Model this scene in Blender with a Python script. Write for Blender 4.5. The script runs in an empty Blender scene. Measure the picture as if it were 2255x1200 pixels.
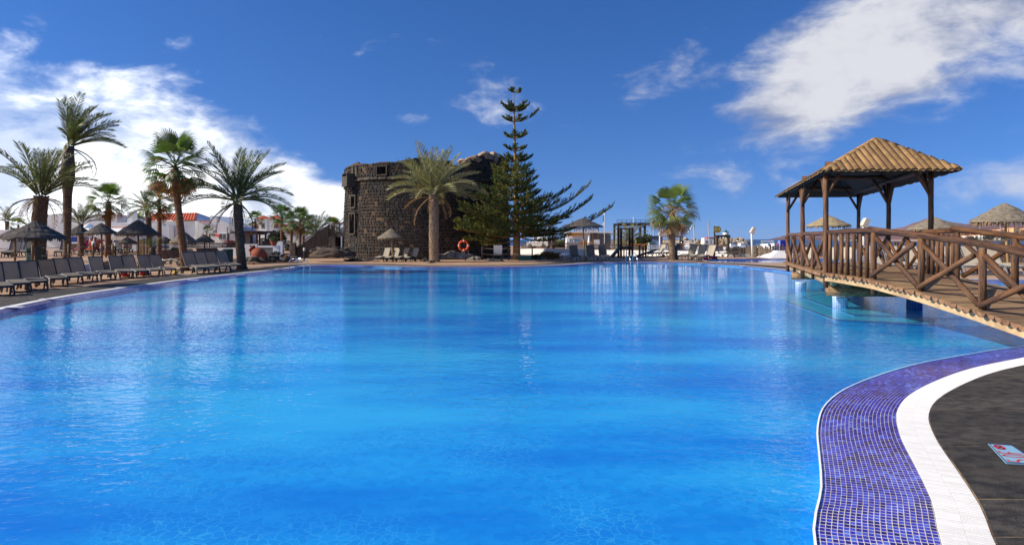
import bpy, math, random
from math import sin, cos, pi, radians, sqrt, atan2, exp
from mathutils import Vector, Matrix, noise
from mathutils.geometry import tessellate_polygon
random.seed(7)
SC = bpy.context.scene
COL = SC.collection
# ------------------------------------------------------------------ camera
FPX, CX, HY, EYE = 1400.0, 1127.5, 527.0, 1.6
cd = bpy.data.cameras.new('camera'); cam = bpy.data.objects.new('camera', cd); COL.objects.link(cam)
cam.location = (0, 0, EYE); cam.rotation_euler = (radians(90), 0, 0)
cd.sensor_width = 36.0; cd.lens = FPX / 2255 * 36.0; cd.shift_y = -(600 - HY) / 2255
cd.clip_start = 0.1; cd.clip_end = 60000
SC.camera = cam
SC.cycles.use_denoising = True
SC.cycles.max_bounces = 8; SC.cycles.transparent_max_bounces = 16
SC.cycles.caustics_reflective = False; SC.cycles.caustics_refractive = False
SC.cycles.sample_clamp_indirect = 6.0
vs = SC.view_settings
SC.display_settings.display_device = 'sRGB'
vs.view_transform = 'Standard'; vs.look = 'None'; vs.exposure = 0.42; vs.gamma = 1.0; vs.use_curve_mapping = False
# ------------------------------------------------------------------ sun + sky
SUN_AZ, SUN_EL = radians(-97), radians(31)      # azimuth measured from the view axis (+Y), positive to the right
SUN_DIR = Vector((sin(SUN_AZ) * cos(SUN_EL), cos(SUN_AZ) * cos(SUN_EL), sin(SUN_EL)))
sl = bpy.data.lights.new('sun', 'SUN'); sl.energy = 4.8; sl.angle = radians(0.5); sl.color = (1.0, 0.90, 0.76)
so = bpy.data.objects.new('sun', sl); COL.objects.link(so)
so.rotation_euler = SUN_DIR.to_track_quat('Z', 'Y').to_euler(); so.location = (-40, 0, 40)

class NT:
    """small node-tree helper"""
    def __init__(s, tree): s.t = tree; s.n = tree.nodes; s.l = tree.links; s.n.clear()
    def new(s, kind, ins=None, **props):
        nd = s.n.new(kind)
        for k, v in props.items(): setattr(nd, k, v)
        for k, v in (ins or {}).items(): s.set(nd, k, v)
        return nd
    def set(s, nd, k, v):
        sock = nd.inputs[k]
        if isinstance(v, bpy.types.NodeSocket): s.l.new(v, sock)
        elif isinstance(v, bpy.types.Node): s.l.new(v.outputs[0], sock)
        else: sock.default_value = v
    def math(s, op, a, b=0.0, c=0.0, clamp=False):
        nd = s.new('ShaderNodeMath', {0: a, 1: b, 2: c}, operation=op, use_clamp=clamp); return nd.outputs[0]
    def vmath(s, op, a, b=(0, 0, 0)):
        return s.new('ShaderNodeVectorMath', {0: a, 1: b}, operation=op)
    def noise(s, vec, scale, detail=4.0, rough=0.55, dist=0.0):
        return s.new('ShaderNodeTexNoise', {'Vector': vec, 'Scale': scale, 'Detail': detail, 'Roughness': rough, 'Distortion': dist})
    def ramp(s, fac, stops, interp='LINEAR'):
        nd = s.new('ShaderNodeValToRGB', {'Fac': fac}); cr = nd.color_ramp; cr.interpolation = interp
        while len(cr.elements) < len(stops): cr.elements.new(0.5)
        for e, (p, c) in zip(cr.elements, stops):
            e.position = p; e.color = (c[0], c[1], c[2], 1) if len(c) == 3 else c
        return nd.outputs[0]
    def mix(s, fac, a, b, blend='MIX'):
        nd = s.new('ShaderNodeMix', None, data_type='RGBA', blend_type=blend)
        nd.clamp_factor = True
        for idx, v in ((0, fac), (6, a), (7, b)):
            sk = nd.inputs[idx]
            if isinstance(v, bpy.types.NodeSocket): s.l.new(v, sk)
            elif isinstance(v, (int, float)): sk.default_value = v if idx == 0 else (v, v, v, 1)
            else: sk.default_value = (v[0], v[1], v[2], 1)
        return nd.outputs[2]
    def smooth(s, x, lo, hi):
        nd = s.new('ShaderNodeMapRange', {'Value': x, 'From Min': lo, 'From Max': hi}, interpolation_type='SMOOTHSTEP'); return nd.outputs[0]

W = bpy.data.worlds.new('World'); SC.world = W; W.use_nodes = True
k = NT(W.node_tree)
SKY_STRENGTH = 0.105
sky = k.new('ShaderNodeTexSky', None, sky_type='NISHITA', sun_disc=False)
sky.sun_elevation = SUN_EL; sky.sun_rotation = SUN_AZ % (2 * pi)
sky.air_density = 1.0; sky.dust_density = 0.1; sky.ozone_density = 4.0; sky.altitude = 10
W.cycles.sampling_method = 'MANUAL'; W.cycles.sample_map_resolution = 512
tc = k.new('ShaderNodeTexCoord')
d = tc.outputs['Generated']
k.set(sky, 'Vector', k.vmath('NORMALIZE', k.vmath('ADD', d, (0, 0, 0.13)).outputs[0]).outputs[0])   # clear marine air: no pale band at the sea line
sep = k.new('ShaderNodeSeparateXYZ', {0: d})
az = k.math('ARCTAN2', sep.outputs[0], sep.outputs[1])
el = k.math('ARCSINE', sep.outputs[2])
# clouds: layered noise, thicker in the banks that stand over the resort and over the bay
flat = k.vmath('MULTIPLY', d, (1.0, 1.0, 2.1)).outputs[0]
warp = k.noise(flat, 3.0, 3.0)
wv = k.vmath('SCALE', warp.outputs['Color']); wv.inputs['Scale'].default_value = 0.16
pos = k.vmath('ADD', flat, wv.outputs[0]).outputs[0]
n1 = k.noise(pos, 4.2, 9.0, 0.60).outputs[0]
n2 = k.noise(pos, 1.7, 2.0, 0.5).outputs[0]
def blob(a0, e0, ra, re, amp, rot=0.0):
    a = k.math('SUBTRACT', az, radians(a0)); e = k.math('SUBTRACT', el, radians(e0))
    c_, s_ = cos(radians(rot)), sin(radians(rot))
    a2 = k.math('ADD', k.math('MULTIPLY', a, c_), k.math('MULTIPLY', e, s_))
    e2 = k.math('SUBTRACT', k.math('MULTIPLY', e, c_), k.math('MULTIPLY', a, s_))
    qa = k.math('POWER', k.math('ABSOLUTE', k.math('DIVIDE', a2, radians(ra))), 2.0)
    qe = k.math('POWER', k.math('ABSOLUTE', k.math('DIVIDE', e2, radians(re))), 2.0)
    return k.math('MULTIPLY', k.math('EXPONENT', k.math('MULTIPLY', k.math('ADD', qa, qe), -1.0)), amp)
# the bank over the resort: its upper edge slopes down to the right
e1 = k.math('SUBTRACT', radians(13.0), k.math('MULTIPLY', k.math('ADD', az, radians(38.8)), 0.24)); e1 = k.math('MINIMUM', e1, radians(19))
e2 = k.math('SUBTRACT', radians(9.0), k.math('MULTIPLY', k.math('ADD', az, radians(21.5)), 0.85))
bank = k.math('MULTIPLY', k.smooth(k.math('SUBTRACT', k.math('MINIMUM', e1, e2), el), radians(-4.5), radians(5.5)), 0.46)
for b in ((-17, 2.4, 8, 2.4, 0.26, -7), (38, 17, 15, 5.6, 0.40, 6), (26, 11.5, 9, 4.4, 0.33, 22), (31, 3.6, 20, 2.2, 0.17, 0), (62, 17, 16, 6, 0.30, 0), (-9.5, 10.6, 4, 0.8, 0.14, 5), (-2.5, 13, 3, 0.9, 0.06, 15)):
    bank = k.math('ADD', bank, blob(*b))
base = k.math('ADD', k.math('MULTIPLY', n1, 0.75), k.math('MULTIPLY', n2, 0.25))
n4 = k.noise(pos, 13.0, 5.0, 0.6).outputs[0]                       # ragged, broken edges
base = k.math('ADD', base, k.math('MULTIPLY', k.math('SUBTRACT', n4, 0.5), 0.34))
fill_cloud = k.math('MULTIPLY', k.smooth(el, radians(24), radians(50)), 0.12)   # unseen overhead cloud, added as fill light for shaded walls
dens = k.math('ADD', k.math('ADD', base, fill_cloud), k.math('SUBTRACT', bank, 0.205))
cov = k.smooth(dens, 0.425, 0.69)
# body of the cloud: thicker parts and bases turn grey
off = k.vmath('ADD', pos, (-0.10, -0.02, 0.17)).outputs[0]
n3 = k.noise(off, 4.2, 6.0, 0.58).outputs[0]
shade = k.smooth(k.math('SUBTRACT', k.math('ADD', k.math('ADD', n1, k.math('MULTIPLY', k.math('SUBTRACT', n4, 0.5), 0.25)), 0.05), n3), -0.12, 0.15)
sund = k.vmath('DOT_PRODUCT', d, tuple(SUN_DIR)).outputs['Value']
glow = k.smooth(sund, -0.25, 0.62)
c_far = k.mix(shade, (2.1, 2.45, 3.6), (5.5, 5.55, 5.9))
c_sun = k.mix(shade, (5.6, 6.4, 7.9), (13.0, 13.2, 13.2))
ccol = k.mix(glow, c_far, c_sun)
hs = k.new('ShaderNodeHueSaturation', {'Color': sky.outputs[0], 'Saturation': 1.22, 'Value': 1.0, 'Hue': 0.5, 'Fac': 1.0})
tint = k.mix(1.0, hs.outputs[0], (0.66, 0.73, 0.98), 'MULTIPLY')
skyc = k.mix(k.math('MULTIPLY', cov, 0.96), tint, ccol)
bg = k.new('ShaderNodeBackground', {'Color': skyc, 'Strength': SKY_STRENGTH})
k.new('ShaderNodeOutputWorld', {'Surface': bg})

# ------------------------------------------------------------------ helpers
def P(px, py, Y):
    "point at depth Y that sits on photo pixel (px, py)"
    return Vector(((px - CX) / FPX * Y, Y, EYE + (HY - py) / FPX * Y))
def G(px, py, z=0.0):
    "point of the level z under photo pixel (px, py)"
    Y = (EYE - z) * FPX / (py - HY)
    return Vector(((px - CX) / FPX * Y, Y, z))
def XP(px, Y): return (px - CX) / FPX * Y
def ZP(py, Y): return EYE + (HY - py) / FPX * Y
def rnd(a, b): return random.uniform(a, b)
def V(*a): return Vector(a)

class MB:
    def __init__(s): s.v = []; s.f = []
    def add(s, vs_, fs):
        o = len(s.v); s.v.extend([tuple(x) for x in vs_]); s.f.extend([tuple(i + o for i in f) for f in fs]); return s
    def box(s, c, size, rz=0.0, M=None, taper=1.0):
        hx, hy, hz = size[0] / 2, size[1] / 2, size[2] / 2
        pts = []
        for z in (-1, 1):
            t = taper if z > 0 else 1.0
            for x, y in ((-1, -1), (1, -1), (1, 1), (-1, 1)):
                pts.append(Vector((x * hx * t, y * hy * t, z * hz)))
        if M is None: M = Matrix.Rotation(rz, 3, 'Z')
        pts = [M @ p + Vector(c) for p in pts]
        return s.add(pts, [(0, 3, 2, 1), (4, 5, 6, 7), (0, 1, 5, 4), (1, 2, 6, 5), (2, 3, 7, 6), (3, 0, 4, 7)])
    def bar(s, a, b, w, h=None):
        "rectangular bar from a to b"
        a, b = Vector(a), Vector(b); h = h or w; dd = b - a
        z = dd.normalized(); up = Vector((0, 0, 1)) if abs(z.z) < 0.95 else Vector((0, 1, 0))
        x = z.cross(up).normalized(); y = x.cross(z).normalized()
        pts = []
        for p in (a, b):
            for i, j in ((-1, -1), (1, -1), (1, 1), (-1, 1)): pts.append(p + x * (i * w / 2) + y * (j * h / 2))
        return s.add(pts, [(0, 3, 2, 1), (4, 5, 6, 7), (0, 1, 5, 4), (1, 2, 6, 5), (2, 3, 7, 6), (3, 0, 4, 7)])
    def tube(s, pts, radii, n=8, cap=True, jit=0.0):
        pts = [Vector(p) for p in pts]
        if not isinstance(radii, (list, tuple)): radii = [radii] * len(pts)
        vs_, fs = [], []
        t0 = (pts[1] - pts[0]).normalized()
        up = Vector((0, 0, 1)) if abs(t0.z) < 0.9 else Vector((1, 0, 0))
        x = t0.cross(up).normalized()
        for i, p in enumerate(pts):
            t = (pts[min(i + 1, len(pts) - 1)] - pts[max(i - 1, 0)]).normalized()
            x = (x - t * x.dot(t)).normalized(); y = t.cross(x)
            for q in range(n):
                a = 2 * pi * q / n; r = radii[i] * (1 + (random.uniform(-jit, jit) if jit else 0))
                vs_.append(p + (x * cos(a) + y * sin(a)) * r)
        for i in range(len(pts) - 1):
            for q in range(n):
                q2 = (q + 1) % n
                fs.append((i * n + q, i * n + q2, (i + 1) * n + q2, (i + 1) * n + q))
        if cap:
            fs.append(tuple(range(n))[::-1]); fs.append(tuple(range((len(pts) - 1) * n, len(pts) * n)))
        return s.add(vs_, fs)
    def lathe(s, prof, n=16, c=(0, 0, 0), M=None):
        vs_, fs = [], []
        for r, z in prof:
            for q in range(n):
                a = 2 * pi * q / n; p = Vector((r * cos(a), r * sin(a), z))
                if M is not None: p = M @ p
                vs_.append(p + Vector(c))
        for i in range(len(prof) - 1):
            for q in range(n):
                q2 = (q + 1) % n; fs.append((i * n + q, i * n + q2, (i + 1) * n + q2, (i + 1) * n + q))
        fs.append(tuple(range(n))[::-1]); fs.append(tuple(range((len(prof) - 1) * n, len(prof) * n)))
        return s.add(vs_, fs)
    def prism(s, poly, z0, z1):
        "poly: list of (x,y) counter-clockwise; z0/z1 numbers"
        n = len(poly); vs_ = [(x, y, z0) for x, y in poly] + [(x, y, z1) for x, y in poly]
        fs = [tuple(range(n))[::-1], tuple(range(n, 2 * n))] + [(i, (i + 1) % n, n + (i + 1) % n, n + i) for i in range(n)]
        return s.add(vs_, fs)
    def extr(s, poly3, vec):
        "extrude a 3-D polygon along vec"
        n = len(poly3); vec = Vector(vec); vs_ = [Vector(p) for p in poly3] + [Vector(p) + vec for p in poly3]
        fs = [tuple(range(n)), tuple(range(n, 2 * n))[::-1]] + [(i, n + i, n + (i + 1) % n, (i + 1) % n) for i in range(n)]
        return s.add(vs_, fs)
    def blob(s, c, size, seed=0, rough=0.25, freq=1.2, sub=2, flat=None):
        vs_, fs = ICO[sub]
        out = []
        for v in vs_:
            v = Vector(v); q = v * freq + Vector((seed * 7.3, seed * 3.1, seed * 1.7))
            r = 1 + rough * noise.noise(q) * 1.6 + rough * 0.6 * noise.noise(q * 2.7)
            p = Vector((v.x * size[0], v.y * size[1], v.z * size[2])) * r
            if flat is not None: p.z = max(p.z, flat)
            out.append(p + Vector(c))
        return s.add(out, fs)
    def xform(s, M):
        s.v = [tuple(M @ Vector(p)) for p in s.v]; return s
    def mesh(s, name, mat=None, smooth=False):
        me = bpy.data.meshes.new(name); me.from_pydata(s.v, [], s.f); me.update()
        if mat: me.materials.append(mat)
        if smooth: me.polygons.foreach_set('use_smooth', [True] * len(me.polygons))
        return me

def ico(sub):
    t = (1 + sqrt(5)) / 2
    v = [Vector(p).normalized() for p in ((-1, t, 0), (1, t, 0), (-1, -t, 0), (1, -t, 0), (0, -1, t), (0, 1, t), (0, -1, -t), (0, 1, -t), (t, 0, -1), (t, 0, 1), (-t, 0, -1), (-t, 0, 1))]
    f = [(0, 11, 5), (0, 5, 1), (0, 1, 7), (0, 7, 10), (0, 10, 11), (1, 5, 9), (5, 11, 4), (11, 10, 2), (10, 7, 6), (7, 1, 8), (3, 9, 4), (3, 4, 2), (3, 2, 6), (3, 6, 8), (3, 8, 9), (4, 9, 5), (2, 4, 11), (6, 2, 10), (8, 6, 7), (9, 8, 1)]
    for _ in range(sub):
        c, nf = {}, []
        def mid(a, b):
            key = (min(a, b), max(a, b))
            if key not in c: c[key] = len(v); v.append(((v[a] + v[b]) / 2).normalized())
            return c[key]
        for a, b, d_ in f:
            x, y, z = mid(a, b), mid(b, d_), mid(d_, a); nf += [(a, x, z), (b, y, x), (d_, z, y), (x, y, z)]
        f = nf
    return [tuple(p) for p in v], f
ICO = {i: ico(i) for i in range(5)}

def link(name, me, parent=None, M=None):
    o = bpy.data.objects.new(name, me); COL.objects.link(o)
    if parent is not None: o.parent = parent
    if M is not None: o.matrix_basis = M
    return o
def obj(name, mb, mat=None, parent=None, smooth=False, M=None):
    me = mb.mesh(name, mat, smooth) if isinstance(mb, MB) else mb
    return link(name, me, parent, M)
def tag(o, label=None, cat=None, group=None, kind=None):
    if label: o['label'] = label
    if cat: o['category'] = cat
    if group: o['group'] = group
    if kind: o['kind'] = kind
    return o
def thing(name, label, cat, loc=(0, 0, 0), rz=0.0, group=None):
    o = bpy.data.objects.new(name, None); COL.objects.link(o); o.empty_display_size = 0.2
    o.location = loc; o.rotation_euler = (0, 0, rz); return tag(o, label, cat, group)
def struct(name, mb, mat, parent=None, smooth=False):
    o = obj(name, mb, mat, parent, smooth)
    if parent is None: o['kind'] = 'structure'
    return o
CH = {}
def copy_tree(root, loc, rz, label=None, group=None, scale=1.0):
    def cp(o, par):
        c = o.copy(); COL.objects.link(c)
        if par is not None: c.parent = par
        for ch in o.children: cp(ch, c)
        return c
    r = cp(root, None); r.location = loc; r.rotation_euler = (0, 0, rz); r.scale = (scale,) * 3
    if label: r['label'] = label
    if group: r['group'] = group
    return r

# ------------------------------------------------------------------ materials
MATS = {}
def mat(name, col, col2=None, scale=6.0, rough=0.75, bump=0.0, bscale=None, stretch=(1, 1, 1), spec=0.3, metal=0.0, coord='Object',
        per=0.0, trans=None, island=False, detail=5.0, contrast=(0.35, 0.65), emit=None, alpha=None):
    if name in MATS: return MATS[name]
    m = bpy.data.materials.new(name); m.use_nodes = True; t = NT(m.node_tree); MATS[name] = m
    tcx = t.new('ShaderNodeTexCoord')
    vec = t.new('ShaderNodeMapping', {'Vector': tcx.outputs[coord], 'Scale': stretch}).outputs[0]
    oi = t.new('ShaderNodeObjectInfo')
    vec = t.vmath('ADD', vec, t.vmath('SCALE', (13.1, 7.7, 5.3)).outputs[0])
    t.l.new(oi.outputs['Random'], vec.inputs[1].links[0].from_node.inputs['Scale']); vec = vec.outputs[0]
    c = None
    if col2 is not None:
        n = t.noise(vec, scale, detail, 0.6).outputs[0]
        f = t.smooth(n, contrast[0], contrast[1]); c = t.mix(f, col, col2)
    else: c = t.mix(0.0, col, col)
    if per > 0 or island:
        r = oi.outputs['Random']
        if island:
            gi = t.new('ShaderNodeNewGeometry'); r = t.math('FRACT', t.math('ADD', gi.outputs['Random Per Island'], r))
        v = t.math('ADD', 1.0 - per, t.math('MULTIPLY', r, 2 * per))
        c = t.mix(1.0, c, t.new('ShaderNodeCombineXYZ', {0: v, 1: v, 2: v}).outputs[0], 'MULTIPLY')
    b = t.new('ShaderNodeBsdfPrincipled', {'Base Color': c, 'Roughness': rough, 'Metallic': metal, 'Specular IOR Level': spec})
    if bump > 0:
        nb = t.noise(vec, bscale or scale * 3, 6.0, 0.65).outputs[0]
        t.set(b, 'Normal', t.new('ShaderNodeBump', {'Height': nb, 'Strength': min(1.0, bump), 'Distance': 0.03}).outputs[0])
    if emit:
        t.set(b, 'Emission Color', (*emit[0], 1)); t.set(b, 'Emission Strength', emit[1])
    surf = b.outputs[0]
    if trans:
        tr = t.new('ShaderNodeBsdfTranslucent', {'Color': t.mix(1.0, c, trans[1], 'MULTIPLY')})
        surf = t.new('ShaderNodeMixShader', {0: trans[0], 1: surf, 2: tr.outputs[0]}).outputs[0]
    t.new('ShaderNodeOutputMaterial', {'Surface': surf})
    m.use_backface_culling = False
    return m
# ------------------------------------------------------------------ setting materials
def paving_mat():
    m = bpy.data.materials.new('terracotta_paving'); m.use_nodes = True; t = NT(m.node_tree)
    tcx = t.new('ShaderNodeTexCoord'); v = tcx.outputs['Object']
    br = t.new('ShaderNodeTexBrick', {'Vector': v, 'Color1': (0.47, 0.27, 0.155, 1), 'Color2': (0.33, 0.18, 0.105, 1), 'Mortar': (0.30, 0.21, 0.15, 1), 'Scale': 1.0, 'Mortar Size': 0.012, 'Brick Width': 0.34, 'Row Height': 0.34, 'Bias': 0.0})
    big = t.noise(v, 0.35, 5.0, 0.6).outputs[0]; fine = t.noise(v, 9.0, 5.0, 0.65).outputs[0]
    c = t.mix(t.smooth(big, 0.35, 0.7), br.outputs['Color'], (0.50, 0.36, 0.23)); c = t.mix(t.math('MULTIPLY', t.smooth(fine, 0.4, 0.75), 0.35), c, (0.20, 0.13, 0.085))
    b = t.new('ShaderNodeBsdfPrincipled', {'Base Color': c, 'Roughness': 0.8, 'Specular IOR Level': 0.25})
    t.set(b, 'Normal', t.new('ShaderNodeBump', {'Height': br.outputs['Fac'], 'Strength': 0.4, 'Distance': -0.01}).outputs[0])
    t.new('ShaderNodeOutputMaterial', {'Surface': b.outputs[0]}); return m
M_PAVE = paving_mat()
M_SLAB = mat('basalt_slab', (0.098, 0.086, 0.070), (0.026, 0.024, 0.023), 9.0, 0.8, 0.9, 70, stretch=(0.75, 1.2, 1), per=0.22, contrast=(0.36, 0.70), detail=14)
M_GRATE = mat('white_grate', (0.86, 0.855, 0.83), (0.76, 0.75, 0.71), 3.0, 0.55, spec=0.4)
M_GROUT = mat('tile_grout', (0.72, 0.67, 0.60), (0.54, 0.47, 0.40), 7.0, 0.8)
M_DIRT = mat('dry_soil', (0.24, 0.16, 0.10), (0.13, 0.085, 0.055), 0.6, 0.95, 0.4, 6)
M_LAND = mat('dry_land', (0.30, 0.21, 0.14), (0.20, 0.14, 0.10), 0.03, 0.95)
M_WHITE = mat('white_render', (0.80, 0.79, 0.77), (0.70, 0.69, 0.67), 0.8, 0.85, 0.12, 14)

def tile_mat(name, ca, cb, cc, grout, w, h, mort, wob=0.0, rough=0.25, spec=0.5, coord='Object', cyl=0.0):
    m = bpy.data.materials.new(name); m.use_nodes = True; t = NT(m.node_tree); MATS[name] = m
    v = t.new('ShaderNodeTexCoord').outputs[coord]
    if cyl > 0:
        sx = t.new('ShaderNodeSeparateXYZ', {0: v}); v = t.new('ShaderNodeCombineXYZ', {0: t.math('MULTIPLY', t.math('ARCTAN2', sx.outputs[1], sx.outputs[0]), cyl), 1: sx.outputs[2], 2: 0.0}).outputs[0]
    if wob > 0:
        nz = t.noise(v, 3.2, 2.0); sc = t.vmath('SCALE', t.vmath('SUBTRACT', nz.outputs['Color'], (0.5, 0.5, 0.5)).outputs[0]); sc.inputs['Scale'].default_value = wob
        v = t.vmath('ADD', v, sc.outputs[0]).outputs[0]
    br = t.new('ShaderNodeTexBrick', {'Vector': v, 'Color1': (0, 0, 0, 1), 'Color2': (1, 1, 1, 1), 'Mortar': (0.5, 0.5, 0.5, 1), 'Scale': 1.0, 'Mortar Size': mort, 'Brick Width': w, 'Row Height': h, 'Mortar Smooth': 0.2}, offset=0.0)
    sp = t.new('ShaderNodeSeparateColor', {0: br.outputs['Color']}).outputs[0]
    c = t.ramp(sp, [(0.0, ca), (0.55, cb), (1.0, cc)])
    big = t.noise(v, 0.5, 3.0).outputs[0]
    c = t.mix(t.math('MULTIPLY', t.smooth(big, 0.35, 0.7), 0.25), c, cc)
    c = t.mix(br.outputs['Fac'], c, grout)
    b = t.new('ShaderNodeBsdfPrincipled', {'Base Color': c, 'Roughness': rough, 'Specular IOR Level': spec})
    t.new('ShaderNodeOutputMaterial', {'Surface': b.outputs[0]}); return m
def floor_mat():
    "small glass mosaic with light and shade bands and a caustic web painted in"
    m = bpy.data.materials.new('pool_floor_mosaic'); m.use_nodes = True; t = NT(m.node_tree)
    v = t.new('ShaderNodeTexCoord').outputs['Object']
    nz = t.noise(v, 2.6, 3.0); sc = t.vmath('SCALE', t.vmath('SUBTRACT', nz.outputs['Color'], (0.5, 0.5, 0.5)).outputs[0]); sc.inputs['Scale'].default_value = 0.22
    vw = t.vmath('ADD', v, sc.outputs[0]).outputs[0]
    vo = t.new('ShaderNodeTexVoronoi', {'Vector': vw, 'Scale': 15.0, 'Randomness': 0.85}, feature='DISTANCE_TO_EDGE'); vc = t.new('ShaderNodeTexVoronoi', {'Vector': vw, 'Scale': 15.0, 'Randomness': 0.85})
    cell = t.new('ShaderNodeSeparateColor', {0: vc.outputs['Color']}).outputs[0]
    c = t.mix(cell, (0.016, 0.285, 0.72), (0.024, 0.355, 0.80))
    shade_band = t.noise(t.new('ShaderNodeMapping', {'Vector': v, 'Scale': (0.16, 0.42, 0.3), 'Rotation': (0, 0, radians(18))}).outputs[0], 1.0, 4.0, 0.55).outputs[0]  # soft palm shadows and brighter bands painted into the floor colour
    c = t.mix(t.math('MULTIPLY', t.smooth(shade_band, 0.45, 0.64), 0.90), c, (0.062, 0.50, 0.85)); c = t.mix(t.math('MULTIPLY', t.smooth(shade_band, 0.50, 0.34), 0.85), c, (0.010, 0.19, 0.66))
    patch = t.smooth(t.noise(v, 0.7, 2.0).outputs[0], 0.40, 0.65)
    line = t.math('MULTIPLY', t.smooth(vo.outputs[0], 0.075, 0.0), t.math('MULTIPLY', patch, 0.40))  # pale web painted in, like light cast through ripples
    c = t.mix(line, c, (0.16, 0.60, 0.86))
    b = t.new('ShaderNodeBsdfPrincipled', {'Base Color': c, 'Roughness': 0.5, 'Specular IOR Level': 0.1})
    t.new('ShaderNodeOutputMaterial', {'Surface': b.outputs[0]}); return m
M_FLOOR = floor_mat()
M_BAND = tile_mat('violet_mosaic_band', (0.020, 0.016, 0.16), (0.035, 0.03, 0.30), (0.09, 0.10, 0.42), (0.45, 0.40, 0.42), 0.045, 0.045, 0.004, 0.0)
M_PALEMOS = tile_mat('pale_blue_mosaic', (0.55, 0.66, 0.82), (0.68, 0.76, 0.86), (0.42, 0.57, 0.80), (0.10, 0.25, 0.60), 0.0534, 0.055, 0.006, 0.0, cyl=0.17)
M_DARKMOS = tile_mat('dark_blue_mosaic', (0.01, 0.06, 0.30), (0.015, 0.09, 0.40), (0.03, 0.13, 0.48), (0.10, 0.20, 0.45), 0.0534, 0.055, 0.006, 0.0, cyl=0.17)

def water_mat(name, s1, s2, amp, tint, rough=0.0, ior=1.33, aniso=(1, 1, 1)):
    m = bpy.data.materials.new(name); m.use_nodes = True; t = NT(m.node_tree); MATS[name] = m
    v = t.new('ShaderNodeTexCoord').outputs['Object']
    vm = t.new('ShaderNodeMapping', {'Vector': v, 'Scale': aniso, 'Rotation': (0, 0, radians(24))}).outputs[0]
    a = t.noise(vm, s1, 3.0, 0.5, 0.6).outputs[0]; b = t.noise(vm, s2, 2.0, 0.5, 0.3).outputs[0]
    calm = t.smooth(t.noise(v, 0.11, 2.0).outputs[0], 0.38, 0.62)
    h = t.math('ADD', t.math('MULTIPLY', a, 0.55), t.math('MULTIPLY', b, 0.65))
    h = t.math('MULTIPLY', h, t.math('ADD', 0.55, t.math('MULTIPLY', calm, 0.75)))
    bump = t.new('ShaderNodeBump', {'Height': h, 'Strength': 1.0, 'Distance': amp}).outputs[0]
    # Schlick reflectance that is the same from above and below the surface
    cs = t.math('ABSOLUTE', t.vmath('DOT_PRODUCT', t.new('ShaderNodeNewGeometry').outputs['Incoming'], bump).outputs['Value'], clamp=True)
    fr = t.new('ShaderNodeMath', {0: t.math('POWER', t.math('SUBTRACT', 1.0, cs), 5.0), 1: 0.74, 2: 0.02}, operation='MULTIPLY_ADD', use_clamp=True)
    gl = t.new('ShaderNodeBsdfGlossy', {'Color': (1, 1, 1, 1), 'Roughness': rough, 'Normal': bump})
    tr = t.new('ShaderNodeBsdfTransparent', {'Color': (*tint, 1)})
    mx = t.new('ShaderNodeMixShader', {0: fr.outputs[0], 1: tr.outputs[0], 2: gl.outputs[0]})
    t.new('ShaderNodeOutputMaterial', {'Surface': mx.outputs[0]}); return m
M_WATER = water_mat('pool_water', 1.5, 6.5, 0.018, (0.72, 0.94, 0.99), 0.015, aniso=(1.0, 1.7, 1.0))

# ------------------------------------------------------------------ pool outline (water's edge), counter-clockwise
NEAR = [(0.25, 0.15), (1.0, 0.75), (1.25, 2.0), (1.59, 3.33), (2.04, 4.2), (2.29, 4.74), (2.67, 5.56), (3.14, 6.35), (3.85, 7.16), (5.1, 8.2), (6.4, 9.0), (7.9, 9.75), (10.5, 10.6)]
REST = [(14, 11.0), (20, 11.5), (26, 14), (27, 20), (24, 24.6), (19, 25.2), (15, 25.2), (13.2, 26.2), (13.3, 28.5), (14.0, 31.6), (14.1, 35), (13.6, 39.4), (12.2, 43.2), (10.3, 44.9), (7.8, 44.6), (5.3, 43.0), (3.4, 40.2), (1.2, 38.2), (-0.7, 37.4), (-3.4, 37.2), (-6.1, 37.3), (-9.4, 39.3), (-11.6, 39.8), (-12.4, 38.6), (-12.25, 35.6), (-12.3, 32.5), (-12.8, 26.4), (-12.6, 21.3), (-12.2, 17.5), (-11.2, 13.7), (-9.9, 10.2), (-8.6, 6.6), (-7.2, 2.5), (-4.0, -0.8)]
def spline(pts, step):
    n = len(pts); out = []
    for i in range(n):
        p0, p1, p2, p3 = (Vector((*pts[(i + j) % n], 0)) for j in (-1, 0, 1, 2))
        m = max(2, int((p2 - p1).length / step))
        for q in range(m):
            t = q / m
            out.append(0.5 * ((2 * p1) + (p2 - p0) * t + (2 * p0 - 5 * p1 + 4 * p2 - p3) * t * t + (3 * p1 - p0 - 3 * p2 + p3) * t ** 3))
    return out
OUT = spline(NEAR + REST, 0.22); NO = len(OUT)
def normals(pts):
    r = []
    for i in range(len(pts)):
        t = (pts[(i + 1) % len(pts)] - pts[i - 1]); r.append(Vector((t.y, -t.x, 0)).normalized())
    return r
NRM = normals(OUT)
for _ in range(6): NRM = [(NRM[i - 1] + NRM[i] * 2 + NRM[(i + 1) % NO]).normalized() for i in range(NO)]
def is_near(p): return p.y < 10.8 and p.x > -1 and p.x < 12
NF = [1.0 if is_near(p) else 0.0 for p in OUT]
for _ in range(30): NF = [(NF[i - 1] + NF[i] * 2 + NF[(i + 1) % NO]) / 4 for i in range(NO)]
W1 = [0.18 + 0.43 * f for f in NF]; W2 = [a + 0.25 for a in W1]; W3 = [b + 1.45 * (1 - f) + 0.25 * f for b, f in zip(W2, NF)]
def off(i, w, z): p = OUT[i] + NRM[i] * w; return Vector((p.x, p.y, z))
WZ = -0.035
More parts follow.
